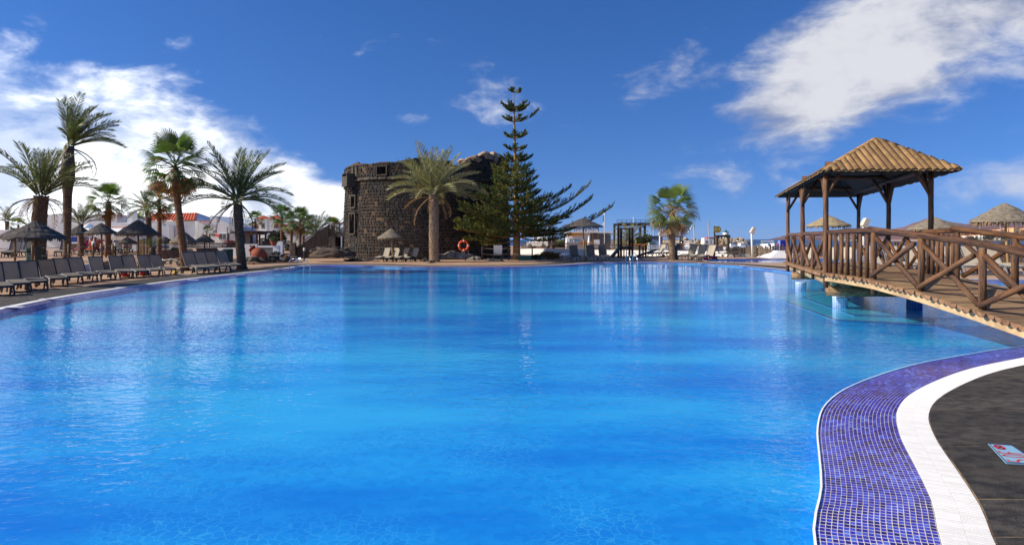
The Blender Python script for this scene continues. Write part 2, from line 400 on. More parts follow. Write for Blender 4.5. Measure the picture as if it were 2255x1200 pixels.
def tess(loops, z):
    polys = [[Vector((p.x, p.y, 0)) for p in lp] for lp in loops]
    flat = [p for lp in polys for p in lp]
    tris = tessellate_polygon(polys); mb = MB(); fs = []
    for a, b, c in tris:
        nz = (flat[b] - flat[a]).cross(flat[c] - flat[a]).z
        fs.append((a, b, c) if nz > 0 else (a, c, b))
    mb.add([(p.x, p.y, z) for p in flat], fs); return mb
# second, far pool behind the tan strip
POOL2 = spline([(14.9, 43.8), (18.5, 43.4), (24, 43.2), (30, 43.5), (31, 47), (27, 51), (21, 51.5), (16.8, 50.5), (14.6, 47.6)], 0.5)
POOL3 = spline([(-21.6, 57.2), (-18.6, 57.0), (-17.4, 60), (-19, 63), (-22.4, 62)], 0.6)
ring2 = [off(i, W2[i], 0) for i in range(0, NO)]
outer = [V(-420, -60, 0), V(70, -60, 0), V(70, 30, 0), V(52, 46, 0), V(40, 58, 0), V(30, 64.5, 0), V(23, 66, 0), V(19, 68.5, 0), V(16.5, 84, 0), V(19, 118, 0), V(17, 150, 0), V(-30, 170, 0), V(-420, 400, 0)]
ground = struct('ground', tess([outer, ring2, POOL2, POOL3], 0.0), M_PAVE)
tag(ground, 'terracotta paving of the pool terrace', kind='structure')
quay = MB()
for i in range(2, len(outer) - 1):
    a, b = outer[i], outer[i + 1]; quay.add([(a.x, a.y, 0), (b.x, b.y, 0), (b.x, b.y, -3), (a.x, a.y, -3)], [(0, 1, 2, 3)])
struct('quay_face', quay, M_DIRT)
# pool shell
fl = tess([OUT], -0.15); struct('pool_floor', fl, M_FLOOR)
wl = MB()
for i in range(NO):
    a, b = OUT[i], OUT[(i + 1) % NO]; wl.add([(a.x, a.y, -0.15), (b.x, b.y, -0.15), (b.x, b.y, WZ - 0.02), (a.x, a.y, WZ - 0.02)], [(3, 2, 1, 0)])
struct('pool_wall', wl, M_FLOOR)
water = struct('pool_water', tess([[off(i, 0.02, 0) for i in range(NO)]], WZ), M_WATER); tag(water, 'blue rippled water of the big pool', kind='structure')
for nm, pl in (('second_pool', POOL2), ('far_pool', POOL3)):
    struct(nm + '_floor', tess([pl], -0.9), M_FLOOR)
    w2 = MB()
    for i in range(len(pl)):
        a, b = pl[i], pl[(i + 1) % len(pl)]; w2.add([(a.x, a.y, -0.9), (b.x, b.y, -0.9), (b.x, b.y, 0), (a.x, a.y, 0)], [(3, 2, 1, 0)])
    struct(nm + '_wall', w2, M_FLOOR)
    struct(nm + '_water', tess([pl], -0.03), M_WATER)
    nn = normals(pl); rg = MB()
    for i in range(len(pl)):
        j = (i + 1) % len(pl); p, q = pl[i], pl[j]; r_, s_ = p + nn[i] * 0.35, q + nn[j] * 0.35
        rg.add([(p.x, p.y, 0.008), (q.x, q.y, 0.008), (s_.x, s_.y, 0.008), (r_.x, r_.y, 0.008)], [(0, 3, 2, 1)])
    struct(nm + '_kerb', rg, M_GRATE)
# rim: bevelled mosaic band, grate, slabs
def ringquad(mb, i, wa, wb, za, zb):
    j = (i + 1) % NO
    mb.add([off(i, wa[i], za), off(j, wa[j], za), off(j, wb[j], zb), off(i, wb[i], zb)], [(0, 3, 2, 1)])
Z0 = [0.0] * NO
rim = tag(bpy.data.objects.new('pool_edging', None), 'white grate and violet mosaic rim round the big pool', 'pool rim'); COL.objects.link(rim)
grout, band, gbase, lip = MB(), MB(), MB(), MB()
for i in range(NO):
    if NF[i] > 0.9: ringquad(grout, i, Z0, W1, WZ - 0.006, -0.004)
    else: ringquad(band, i, Z0, W1, WZ - 0.006, -0.004)
    ringquad(gbase, i, W1, W2, -0.012, -0.012)
    if NF[i] > 0.9:
        j = (i + 1) % NO
        lip.add([off(i, -0.004, WZ + 0.004), off(j, -0.004, WZ + 0.004), off(j, 0.010, WZ + 0.006), off(i, 0.010, WZ + 0.006)], [(0, 3, 2, 1)])
obj('mosaic_grout', grout, M_GROUT, rim); obj('mosaic_band', band, M_BAND, rim); obj('grate_bed', gbase, mat('grate_channel', (0.42, 0.41, 0.39), None, rough=0.9), rim); obj('edge_lip', lip, M_GRATE, rim)
# far part of the grate: cross ribs as one relief
def rib_box(a, b, dirv, w, h):
    "bar whose top runs a->b"
    n = Vector((0, 0, 1)); s_ = dirv * (w / 2)
    return [a - s_, a + s_, b + s_, b - s_, a - s_ * 0.8 + n * h, a + s_ * 0.8 + n * h, b + s_ * 0.8 + n * h, b - s_ * 0.8 + n * h]
RIBF = [(4, 5, 6, 7), (0, 1, 5, 4), (1, 2, 6, 5), (2, 3, 7, 6), (3, 0, 4, 7)]
# arc-length walk of the near rim
def walk(step, lo, hi):
    res = []; acc = 0.0; nxt = 0.0; i = lo
    while i != hi:
        j = (i + 1) % NO; L = (OUT[j] - OUT[i]).length
        while nxt <= acc + L:
            t = (nxt - acc) / L
            p = OUT[i].lerp(OUT[j], t); n = NRM[i].lerp(NRM[j], t).normalized(); w1 = W1[i] * (1 - t) + W1[j] * t
            res.append((p, n, w1, n.cross(Vector((0, 0, 1))).normalized() * -1)); nxt += step
        acc += L; i = j
    return res
near_idx = [i for i in range(NO) if NF[i] > 0.9]
seg = [i for i in near_idx if OUT[i].y > 1.5 and OUT[i].x > 0]
lo, hi = min(seg), max(seg)
M_TILE = None
def tilemat():
    m = bpy.data.materials.new('glazed_violet_tile'); m.use_nodes = True; t = NT(m.node_tree)
    gi = t.new('ShaderNodeNewGeometry'); oi = t.new('ShaderNodeObjectInfo')
    r = t.math('FRACT', t.math('ADD', gi.outputs['Random Per Island'], oi.outputs['Random']))
    big = t.noise(gi.outputs['Position'], 2.2, 3.0).outputs[0]
    r = t.math('ADD', t.math('MULTIPLY', r, 0.72), t.math('MULTIPLY', t.smooth(big, 0.3, 0.7), 0.28))
    c = t.ramp(r, [(0.0, (0.016, 0.008, 0.055)), (0.25, (0.022, 0.013, 0.16)), (0.5, (0.036, 0.030, 0.38)), (0.78, (0.055, 0.070, 0.50)), (0.93, (0.09, 0.17, 0.64)), (1.0, (0.24, 0.34, 0.70))])
    b = t.new('ShaderNodeBsdfPrincipled', {'Base Color': c, 'Roughness': 0.16, 'Specular IOR Level': 0.5})
    t.new('ShaderNodeOutputMaterial', {'Surface': b.outputs[0]}); return m
M_TILE = tilemat()
NCOL = 20
st = walk(0.046, lo, hi)
tiles = []
for r_i in range(len(st) - 1):
    p, n, w1, tg = st[r_i]; p2, n2, w12, _ = st[r_i + 1]
    for c_i in range(NCOL):
        f0, f1 = (c_i + 0.058) / NCOL, (c_i + 0.942) / NCOL
        def at(pp, nn, w, f): q = pp + nn * (w * f); return Vector((q.x, q.y, (WZ - 0.006) * (1 - f) - 0.004 * f))
        a, b, c, d_ = at(p, n, w1, f0), at(p, n, w1, f1), at(p2, n2, w12, f1), at(p2, n2, w12, f0)
        e = 0.078; a2, d2 = a.lerp(d_, e), a.lerp(d_, 1 - e); b2, c2 = b.lerp(c, e), b.lerp(c, 1 - e)
        tiles.append((a2, b2, c2, d2))
vis = sorted(range(len(tiles)), key=lambda i: (tiles[i][0].y + (0 if tiles[i][0].y > 3.28 and abs(tiles[i][1].x) < tiles[i][1].y * 0.80 else 50)))
front = set(vis[:300])
unit = MB().add([(0, 0, 0), (1, 0, 0), (1, 1, 0), (0, 1, 0), (0.05, 0.05, 1), (0.95, 0.05, 1), (0.95, 0.95, 1), (0.05, 0.95, 1)], [(4, 5, 6, 7), (0, 1, 5, 4), (1, 2, 6, 5), (2, 3, 7, 6), (3, 0, 4, 7)]).mesh('tile', M_TILE)
rest = MB(); TH = 0.0014
for i, q in enumerate(tiles):
    a, b, c, d_ = q
    if i in front:
        ex, ey = b - a, d_ - a; M = Matrix(((ex.x, ey.x, 0, a.x), (ex.y, ey.y, 0, a.y), (ex.z, ey.z, TH, a.z), (0, 0, 0, 1)))
        link('tile', unit, rim, M)
    else:
        u = Vector((0, 0, TH)); m_ = (a + b + c + d_) / 4
        rest.add([a, b, c, d_] + [p.lerp(m_, 0.05) + u for p in q], [(4, 5, 6, 7), (0, 1, 5, 4), (1, 2, 6, 5), (2, 3, 7, 6), (3, 0, 4, 7)])
o = obj('mosaic_tiles', rest, M_TILE, rim); o['kind'] = 'stuff'
# grate ribs: two rows
gs = walk(0.027, lo, hi); ribs = []
for p, n, w1, tg in gs:
    z = Vector((0, 0, -0.012))
    for f0, f1 in ((0.003, 0.1245), (0.1255, 0.247)):
        ribs.append((p + n * (w1 + f0) + z, p + n * (w1 + f1) + z, tg))
vis = sorted(range(len(ribs)), key=lambda i: ribs[i][0].y + (0 if ribs[i][0].y > 3.2 and ribs[i][0].x < ribs[i][0].y * 0.81 else 50)); front = set(vis[:300])
ru = MB().add(rib_box(V(0, 0, 0), V(0, 0.1215, 0), V(1, 0, 0), 0.019, 0.02), RIBF).mesh('grate_slat', M_GRATE)
rest = MB()
for i, (a, b, tg) in enumerate(ribs):
    if i in front:
        y = (b - a).normalized(); x = y.cross(V(0, 0, 1)); link('grate_slat', ru, rim, Matrix(((x.x, y.x, 0, a.x), (x.y, y.y, 0, a.y), (0, 0, 1, a.z), (0, 0, 0, 1))))
    else:
        y = (b - a).normalized(); rest.add(rib_box(a, b, y.cross(V(0, 0, 1)), 0.019, 0.02), RIBF)
for i in range(NO):
    if NF[i] <= 0.9 or i < lo or i > hi:
        ringquad(rest, i, [w + 0.01 for w in W1], [w - 0.01 for w in W2], 0.006, 0.006)
o = obj('grate_slats_beyond', rest, M_GRATE, rim); o['kind'] = 'stuff'
# dark slabs: ring round the far sides
coping = tag(bpy.data.objects.new('dark_coping', None), kind='structure'); COL.objects.link(coping)
i = 0; step = 3
while i < NO:
    j = min(i + step, NO)
    if all(NF[q % NO] < 0.5 for q in (i, j)) and not (13 < OUT[i].x and OUT[i].y < 26):
        mb = MB(); inn = [off(q % NO, W2[q % NO] + 0.006, 0) for q in range(i, j + 1)]; outp = [off(q % NO, W3[q % NO], 0) for q in range(i, j + 1)]
        g = 0.004
        t0 = (inn[-1] - inn[0]).normalized()
        inn[0] += t0 * g; inn[-1] -= t0 * g; outp[0] += t0 * g; outp[-1] -= t0 * g
        poly = [(p.x, p.y) for p in inn][::-1] + [(p.x, p.y) for p in outp]
        h = 0.012 + rnd(0, 0.002)
        obj('slab', mb.prism(poly[::-1], 0.0, h), M_SLAB, coping)
    i = j
# near right terrace: long basalt slabs running away to the right
def grate_x(y):
    best = 0
    for q in range(lo - 20, hi + 1):
        a, b = off(q % NO, W2[q % NO] + 0.008, 0), off((q + 1) % NO, W2[(q + 1) % NO] + 0.008, 0)
        if (a.y - y) * (b.y - y) <= 0 and a.y != b.y:
            best = max(best, a.x + (b.x - a.x) * (y - a.y) / (b.y - a.y))
    return best
near_terrace = tag(bpy.data.objects.new('near_terrace', None), kind='structure'); COL.objects.link(near_terrace)
y = 0.4
while y < 8.9:
    y2 = y + 0.5; g = 0.008
    ys = [y + g + (y2 - y - 2 * g) * q / 6 for q in range(7)]
    edge = [(grate_x(q), q) for q in ys]
    if min(e[0] for e in edge) > 0.5:
        x1 = max(e[0] for e in edge) + rnd(0.7, 1.9)
        h = lambda: 0.010 + rnd(0, 0.003)
        slope = -0.08
        obj('slab', MB().prism(edge[::-1] + [(x1, ys[0] + 0), (x1, ys[-1])], 0.0, h()), M_SLAB, near_terrace)
        while x1 < 13:
            x2 = x1 + 1.9
            obj('slab', MB().prism([(x1 + 0.006, ys[0]), (x2, ys[0]), (x2, ys[-1]), (x1 + 0.006, ys[-1])], 0.0, h()), M_SLAB, near_terrace); x1 = x2
    y = y2
M_JOINT = mat('slab_joint', (0.30, 0.23, 0.15), (0.13, 0.10, 0.07), 9, 0.95)
jb = [(grate_x(q), q) for q in [0.4 + 0.2 * z for z in range(43)] if grate_x(q) > 0.5]
struct('joint_bed', MB().prism(jb[::-1] + [(13.2, jb[0][1]), (13.2, jb[-1][1])], 0.0, 0.008), M_JOINT)
# sea
M_SEA = mat('sea_water', (0.006, 0.055, 0.15), (0.014, 0.085, 0.20), 0.012, 0.45, 1.0, 0.35, stretch=(1, 0.35, 1), spec=0.25)
sea = MB(); S = 12000; sea.add([(-S, -S, -1.3), (S, -S, -1.3), (S, S, -1.3), (-S, S, -1.3)], [(0, 1, 2, 3)])
struct('sea', sea, M_SEA)
# raised left terrace with its white retaining wall
TZ = 0.38
tpoly = [(-17.4, 19.0), (-18.4, 24.0), (-20.0, 29.0), (-21.4, 33.0), (-23.4, 37.0), (-25.6, 41.0), (-28.5, 46.0), (-34, 56), (-60, 70), (-90, 60), (-60, 14), (-24, 6)]
tb = MB().prism(tpoly[::-1] if False else [(x, y) for x, y in tpoly][::-1], 0.0, TZ)
# orientation fixed below
struct('raised_terrace', MB().prism([(x, y) for x, y in tpoly], 0.0, TZ), M_PAVE)
rw = thing('retaining_wall', 'low white retaining wall of the raised terrace behind the front lounger row', 'wall')
mb = MB()
for (x0, y0), (x1, y1) in zip(tpoly[:3], tpoly[1:4]):
    d_ = V(x1 - x0, y1 - y0, 0); n = V(d_.y, -d_.x, 0).normalized() * 0.09
    mb.add([(x0, y0, 0), (x1, y1, 0), (x1 + n.x, y1 + n.y, 0), (x0 + n.x, y0 + n.y, 0), (x0, y0, TZ + 0.03), (x1, y1, TZ + 0.03), (x1 + n.x, y1 + n.y, TZ + 0.03), (x0 + n.x, y0 + n.y, TZ + 0.03)], [(4, 5, 6, 7), (0, 1, 5, 4), (1, 2, 6, 5), (2, 3, 7, 6), (3, 0, 4, 7)])
obj('wall_face', mb, M_WHITE, rw)
# hills across the bay
M_HILL = mat('volcanic_hill', (0.22, 0.105, 0.075), (0.12, 0.065, 0.055), 0.0035, 0.95, 0.0, detail=8)
def ridge_mesh(prof, Y, depth, rough, seed, n=150, m=14):
    mb = MB(); vs_, fs = [], []
    for i in range(n + 1):
        px = prof[0][0] + (prof[-1][0] - prof[0][0]) * i / n
        for (a, ya), (b, yb) in zip(prof, prof[1:]):
            if a <= px <= b: t = (px - a) / (b - a); t = t * t * (3 - 2 * t); py = ya + (yb - ya) * t; break
        top = max(0, ZP(py, Y) + 1.3)
        for j in range(m + 1):
            f = j / m; yy = Y - depth * (1 - f)
            x = XP(px, Y); g = f ** 1.35
            z = -1.6 + top * g + rough * top * 0.22 * noise.noise(V(x * 0.0045, yy * 0.0045, seed)) * g * (1 - f * 0.8) * 2
            z += top * 0.10 * (abs(noise.noise(V(x * 0.013, yy * 0.004, seed + 5))) - 0.3) * g * (1 - f) * 3
            vs_.append((x, yy, z))
    for i in range(n):
        for j in range(m):
            a = i * (m + 1) + j; fs.append((a, a + m + 1, a + m + 2, a + 1))
    return mb.add(vs_, fs)
struct('near_hills', ridge_mesh([(1680, 527), (1760, 523), (1840, 521), (1980, 514), (2100, 512), (2140, 504), (2190, 498), (2255, 497), (2400, 488), (2700, 500)], 2400, 900, 1.0, 3.0), M_HILL, smooth=True)
struct('hills', ridge_mesh([(1690, 527.5), (1710, 523), (1735, 517), (1752, 514), (1790, 517), (1840, 513), (1872, 507), (1890, 506), (1915, 511), (1950, 508), (1985, 501), (2015, 490), (2042, 482), (2062, 486), (2085, 494), (2110, 498), (2140, 491), (2180, 488), (2255, 484), (2400, 476), (2750, 500)], 4200, 1600, 1.0, 9.0), M_HILL, smooth=True)
M_SHORE = mat('brown_shore', (0.30, 0.20, 0.13), (0.20, 0.135, 0.10), 0.02, 0.95)
struct('far_shore', MB().prism([(x, y) for x, y in ((XP(1840, 1150), 1150), (XP(1960, 960), 960), (XP(2120, 860), 860), (XP(2600, 800), 800), (XP(2700, 1700), 1700), (XP(1840, 1700), 1700))], -2.0, 0.9), M_SHORE)
# ------------------------------------------------------------------ stone tower
M_STONE = mat('basalt_block', (0.023, 0.0225, 0.023), (0.052, 0.043, 0.037), 2.4, 0.9, 0.6, 26, per=0.55, island=True, contrast=(0.45, 0.75))
M_MORTAR = mat('brown_mortar', (0.115, 0.074, 0.045), (0.030, 0.027, 0.025), 0.55, 0.95, 0.6, 16, contrast=(0.42, 0.66), detail=8)
M_PALESTONE = mat('pale_dressed_stone', (0.085, 0.072, 0.058), (0.045, 0.039, 0.034), 5.0, 0.9, 0.4, 22, per=0.25)
M_OLDPLASTER = mat('weathered_lime_top', (0.46, 0.32, 0.20), (0.22, 0.15, 0.10), 1.6, 0.95, 0.6, 12)
M_DARKWOOD = mat('dark_tarred_wood', (0.020, 0.015, 0.012), (0.045, 0.032, 0.024), 4.0, 0.7, 0.3, 30, stretch=(1, 1, 0.2))
M_GREYWOOD = mat('weathered_plank', (0.14, 0.10, 0.075), (0.075, 0.055, 0.045), 5.0, 0.8, 0.3, 30)
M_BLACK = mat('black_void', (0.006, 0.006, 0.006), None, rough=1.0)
M_ROCK = mat('lava_rock', (0.070, 0.058, 0.048), (0.15, 0.125, 0.10), 1.6, 0.95, 0.9, 9, per=0.25, contrast=(0.4, 0.7))
M_PALEROCK = mat('grey_limestone_rock', (0.22, 0.19, 0.155), (0.09, 0.078, 0.066), 1.8, 0.95, 0.9, 8, per=0.2, contrast=(0.4, 0.7))
M_BROWNROCK = mat('brown_boulder', (0.115, 0.080, 0.055), (0.055, 0.044, 0.036), 1.0, 0.95, 0.9, 6, contrast=(0.35, 0.65))
TC = V(-7.55, 56.9, 0); TR0, TR1, TRP = 7.45, 7.12, 7.22
CORD = 6.42
def trad(z): return TR0 + (TR1 - TR0) * min(1, z / CORD) if z < CORD else TRP
def tpt(a, z, r): return V(TC.x + r * sin(a), TC.y - r * cos(a), z)     # a = 0 faces the camera axis (-Y), positive to the right
def top_z(a):
    z = 7.75 + 0.10 * sin(a * 5 + 1) + 0.12 * noise.noise(V(a * 6, 1.2, 0)) * 2
    if a < -0.9: z -= 0.30 * min(1, (-0.9 - a) / 0.5)
    if 0.42 < a < 0.60: z -= 0.35
    if 0.60 < a: z += 0.75 * min(1, (a - 0.60) / 0.12) + 0.15 * noise.noise(V(a * 4, 3, 0))
    return z
def ang_of(px):
    # surface angle of the tower seen at photo column px
    k_ = (px - CX) / FPX; best = None
    for i in range(-900, 901):
        a = i / 900 * 1.57; p = tpt(a, 3, TRP)
        e = abs(p.x / p.y - k_) + (0 if cos(a + 0.13) > 0 else 1)
        if best is None or e < best[0]: best = (e, a)
    return best[1]
def zt(px, py):
    a = ang_of(px); p = tpt(a, 3, TRP); return ZP(py, p.y)
holes = []      # (a0, a1, z0, z1)
def hole(px0, px1, py0, py1):
    holes.append((ang_of(px0), ang_of(px1), zt((px0 + px1) / 2, py1), zt((px0 + px1) / 2, py0)))
hole(831, 851, 367, 385)      # parapet window
hole(775, 783, 433, 456)      # slit window
hole(774.5, 785, 472, 514)    # door
hole(893, 899, 361, 367)      # small loop holes
tower = thing('stone_tower', 'round dark basalt fortress tower with ragged parapet behind the pool', 'tower', tuple(TC))
def loc_(p): return p - TC
core = MB(); NA, NZ = 220, 64
A0, A1 = -1.95, 1.75
def in_hole(a, z, pad=0.0):
    return any(h[0] - pad < a < h[1] + pad and h[2] - pad * 7 < z < h[3] + pad * 7 for h in holes)
idx = {}
for i in range(NA + 1):
    a = A0 + (A1 - A0) * i / NA; tz = top_z(a)
    for j in range(NZ + 1):
        z = tz * j / NZ; idx[i, j] = len(core.v); core.v.append(tuple(loc_(tpt(a, z, trad(z) - 0.05))))
for i in range(NA):
    a = A0 + (A1 - A0) * (i + 0.5) / NA; tz = top_z(a)
    for j in range(NZ):
        if not in_hole(a, tz * (j + 0.5) / NZ): core.f.append((idx[i, j], idx[i + 1, j], idx[i + 1, j + 1], idx[i, j + 1]))
# wall thickness on top and inner face
for i in range(NA + 1):
    a = A0 + (A1 - A0) * i / NA; tz = top_z(a)
    idx[i, 'in'] = len(core.v); core.v.append(tuple(loc_(tpt(a, tz - 0.05, TRP - 1.0)))); idx[i, 'ib'] = len(core.v); core.v.append(tuple(loc_(tpt(a, 0, TRP - 1.0))))
for i in range(NA):
    core.f.append((idx[i, NZ], idx[i + 1, NZ], idx[i + 1, 'in'], idx[i, 'in'])); core.f.append((idx[i, 'in'], idx[i + 1, 'in'], idx[i + 1, 'ib'], idx[i, 'ib']))
core_o = obj('wall', core, M_MORTAR, tower)
obj('back_wall', MB().lathe([(TRP - 1.05, 0), (TRP - 1.05, 6.6)], 40), M_BLACK, tower)  # black inner drum, its colour standing in for the unlit interior
# jambs of the openings
for h in holes:
    mb = MB()
    a0, a1, z0, z1 = h
    o_ = [tpt(a0, z0, trad(z0) - 0.05), tpt(a1, z0, trad(z0) - 0.05), tpt(a1, z1, trad(z1) - 0.05), tpt(a0, z1, trad(z1) - 0.05)]
    i_ = [tpt(a0, z0, TRP - 1.0), tpt(a1, z0, TRP - 1.0), tpt(a1, z1, TRP - 1.0), tpt(a0, z1, TRP - 1.0)]
    mb.add([loc_(p) for p in o_ + i_], [(0, 1, 5, 4), (1, 2, 6, 5), (2, 3, 7, 6), (3, 0, 4, 7)])
    obj('opening_reveal', mb, M_PALESTONE, tower)
# cut stones in courses
stones = []; rs = random.Random(11)
z = 0.0
while z < 8.6:
    h = rs.uniform(0.18, 0.32)
    a = A0 + rs.uniform(0, 0.05)
    while a < A1:
        w = rs.uniform(0.18, 0.50) / TR0
        if z > CORD: w *= 0.85
        am = a + w / 2
        if z + h * 0.8 < top_z(am) + rs.uniform(-0.05, 0.12) and not in_hole(am, z + h / 2, 0.012) and abs(z + h / 2 - CORD) > 0.16:
            if rs.random() > 0.05: stones.append((a, a + w, z, z + h))
        a += w
    z += h
def stone_geo(a0, a1, z0, z1, rr):
    g = rr.uniform(0.014, 0.028); pr = rr.uniform(-0.012, 0.022); am = (a0 + a1) / 2
    r0 = trad((z0 + z1) / 2); jz = lambda: rr.uniform(-0.022, 0.022)
    if z0 > CORD + 0.1: pr *= 1.5
    aa0, aa1, q0, q1 = a0 + g / r0, a1 - g / r0, z0 + g, z1 - g
    bs = [tpt(aa0, q0, r0 - 0.08), tpt(aa1, q0, r0 - 0.08), tpt(aa1, q1, r0 - 0.08), tpt(aa0, q1, r0 - 0.08)]
    m = 0.022; mm = m / r0; cut = rr.uniform(0.035, 0.075)
    w = (aa1 - aa0) * r0; hh = q1 - q0
    # eight-cornered irregular face
    fx = [cut / w, 1 - cut / w, 1, 1, 1 - cut / w, cut / w, 0, 0]; fz = [0, 0, cut / hh, 1 - cut / hh, 1, 1, 1 - cut / hh, cut / hh]
    outer_, inner_ = [], []
    for x_, z_ in zip(fx, fz):
        x_ = min(1, max(0, x_ + rr.uniform(-0.05, 0.05))); z_ = min(1, max(0, z_ + rr.uniform(-0.06, 0.06)))
        outer_.append(tpt(aa0 + (aa1 - aa0) * x_, q0 + hh * z_, r0 - 0.055))
        x2 = 0.5 + (x_ - 0.5) * 0.86; z2 = 0.5 + (z_ - 0.5) * 0.82
        inner_.append(tpt(aa0 + (aa1 - aa0) * x2, q0 + hh * z2, r0 + pr + rr.uniform(-0.012, 0.012)))
    n = 8
    return outer_ + inner_, [tuple(range(n, 2 * n))] + [(i, (i + 1) % n, n + (i + 1) % n, n + i) for i in range(n)]
def show(s_):
    a = (s_[0] + s_[1]) / 2; p = tpt(a, (s_[2] + s_[3]) / 2, TR0); px = CX + p.x / p.y * FPX; py = HY - (p.z - EYE) / p.y * FPX
    f = cos(a + 0.13) * (s_[1] - s_[0]) * (s_[3] - s_[2])
    hid = (915 < px < 1130 and py < 430) or (px > 1010 and py > 380) or py > 560 or (820 < px < 900 and py > 500) or (935 < px < 975)
    return f * (0.2 if hid else 1)
order = sorted(range(len(stones)), key=lambda i: -show(stones[i])); front = set(order[:300])
rest = MB(); rr = random.Random(5)
for i, s_ in enumerate(stones):
    vs_, fs = stone_geo(*s_, rr)
    if i in front:
        c = sum(vs_, Vector()) / len(vs_); mb = MB().add([p - c for p in vs_], fs); obj('stone', mb, M_STONE, tower, M=Matrix.Translation(c - TC))
    else: rest.add([loc_(p) for p in vs_], fs)
o = obj('stone_courses', rest, M_STONE, tower); o['kind'] = 'stuff'
# cordon moulding, in lengths
for i in range(34):
    a0 = A0 + (A1 - A0) * i / 34; a1 = A0 + (A1 - A0) * (i + 1) / 34 - 0.0018
    pts = [loc_(tpt(a0 + (a1 - a0) * q / 4, CORD, TR1 + 0.05)) for q in range(5)]
    obj('cordon_block', MB().tube(pts, 0.135 + rr.uniform(-0.008, 0.008), 10), M_PALESTONE, tower, smooth=True)
# broken capping on the right of the parapet
for px, py, sx, sz, sd in ((1052, 352, 0.75, 0.30, 1), (1078, 345, 0.75, 0.38, 2), (1094, 352, 0.55, 0.60, 3), (1030, 358, 0.6, 0.25, 4)):
    a = ang_of(px); p = tpt(a, 0, TRP - 0.45); p.z = ZP(py, p.y)
    obj('broken_cap', MB().blob((0, 0, 0), (sx, 0.55, sz), sd, 0.22, 1.4, 3), M_OLDPLASTER, tower, smooth=True, M=Matrix.Translation(p - TC) @ Matrix.Rotation(a, 4, 'Z'))
# boxed machicolation over the door
a = ang_of(776); pz = zt(778, 405); Mx = Matrix.Translation(loc_(tpt(a, 0, TRP))) @ Matrix.Rotation(a, 4, 'Z')
bx_ = MB(); zb, zt_ = ZP(417, 55.2), ZP(391, 55.2)
bx_.box((-0.42, -0.30, (zb + zt_) / 2), (0.10, 0.80, zt_ - zb)); bx_.box((0.42, -0.30, (zb + zt_) / 2), (0.10, 0.80, zt_ - zb)); bx_.box((0, -0.66, (zb + zt_) / 2 - 0.1), (0.74, 0.09, (zt_ - zb) * 0.72)); bx_.box((0, -0.30, zb), (0.95, 0.86, 0.10))
obj('machicolation_box', bx_, M_PALESTONE, tower, M=Mx)
for sx in (-0.34, 0.0, 0.34):
    cb = MB()
    for q, (dy, dz, r_) in enumerate(((-0.48, -0.16, 0.11), (-0.32, -0.32, 0.12), (-0.14, -0.50, 0.13))): cb.tube([(sx - 0.1, dy, zb + dz), (sx + 0.1, dy, zb + dz)], r_, 10)
    obj('corbel', cb, M_PALESTONE, tower, smooth=False, M=Mx)
a2 = ang_of(781); M2 = Matrix.Translation(loc_(tpt(a2, 0, TRP - 0.3))) @ Matrix.Rotation(a2, 4, 'Z')
ar = MB(); zA = ZP(388, 55); zB = ZP(367, 55)
ar.tube([(-0.30 * cos(t_ * pi / 8), 0, zA + 0.35 + 0.42 * sin(t_ * pi / 8)) for t_ in range(9)], 0.14, 8); ar.box((-0.30, 0, zA), (0.24, 0.7, 0.75)); ar.box((0.30, 0, zA), (0.24, 0.7, 0.75)); 
obj('parapet_arch', ar, M_PALESTONE, tower, M=M2)
# door frame, slit frame, window sill
for (px0, px1, py0, py1, t_) in ((774.5, 785, 472, 514, 0.07), (775, 783, 433, 456, 0.07), (831, 851, 367, 385, 0.045)):
    am = ang_of((px0 + px1) / 2); p = tpt(am, 0, trad(zt((px0 + px1) / 2, py1)) + 0.02); Mx2 = Matrix.Translation(loc_(p)) @ Matrix.Rotation(am, 4, 'Z')
    w = (ang_of(px1) - ang_of(px0)) * TRP; z0, z1 = zt((px0 + px1) / 2, py1), zt((px0 + px1) / 2, py0)
    fr = MB(); fr.box((-w / 2 - t_, 0, (z0 + z1) / 2), (2 * t_, 0.16, z1 - z0 + 0.3)); fr.box((w / 2 + t_, 0, (z0 + z1) / 2), (2 * t_, 0.16, z1 - z0 + 0.3)); fr.box((0, -0.003, z1 + t_ + 0.003), (w + 0.04, 0.16, 2 * t_)); fr.box((0, -0.02, z0 - t_), (w + 4 * t_ - 0.05, 0.2, 2 * t_ - 0.01))
    obj('opening_frame', fr, M_PALESTONE, tower, M=Mx2)
am = ang_of(783); p = tpt(am, 0, TRP - 0.35); zd0, zd1 = zt(780, 514), zt(780, 472)
obj('door_leaf', MB().box((0, 0, (zd0 + zd1) / 2), (0.35, 0.06, zd1 - zd0 - 0.1)), M_GREYWOOD, tower, M=Matrix.Translation(loc_(p)) @ Matrix.Rotation(am - 0.7, 4, 'Z'))

# drawbridge and stair up to the tower door
DZ = ZP(515, 54.6); dY = 54.9
stair = thing('tower_stair', 'dark stone stair flight climbing to the wooden drawbridge of the tower', 'staircase')
x0, x1 = XP(664, 54), XP(727, 54); ys_, w_ = 53.6, 1.5
nst = 15
for i in range(nst):
    xa = x0 + (x1 - x0) * i / nst; hgt = DZ * (i + 1) / nst
    obj('step', MB().box((xa + (x1 - x0) / nst / 2, ys_ + w_ / 2 + 0.1, hgt / 2), ((x1 - x0) / nst - 0.004, w_, hgt)), M_ROCK, stair)
for yy in (ys_ - 0.05, ys_ + w_ + 0.25):
    obj('parapet', MB().extr([(x0 - 0.35, yy, 0), (x1, yy, DZ - 1.1), (x1, yy, DZ + 0.75), (x0 - 0.35, yy, 0.8)], (0, 0.14, 0)), M_DARKWOOD, stair)
    obj('handrail', MB().tube([(x0 - 0.3, yy + 0.05, 0.95), (x1 - 0.1, yy + 0.05, DZ + 0.9)], 0.035, 6), M_GREYWOOD, stair)
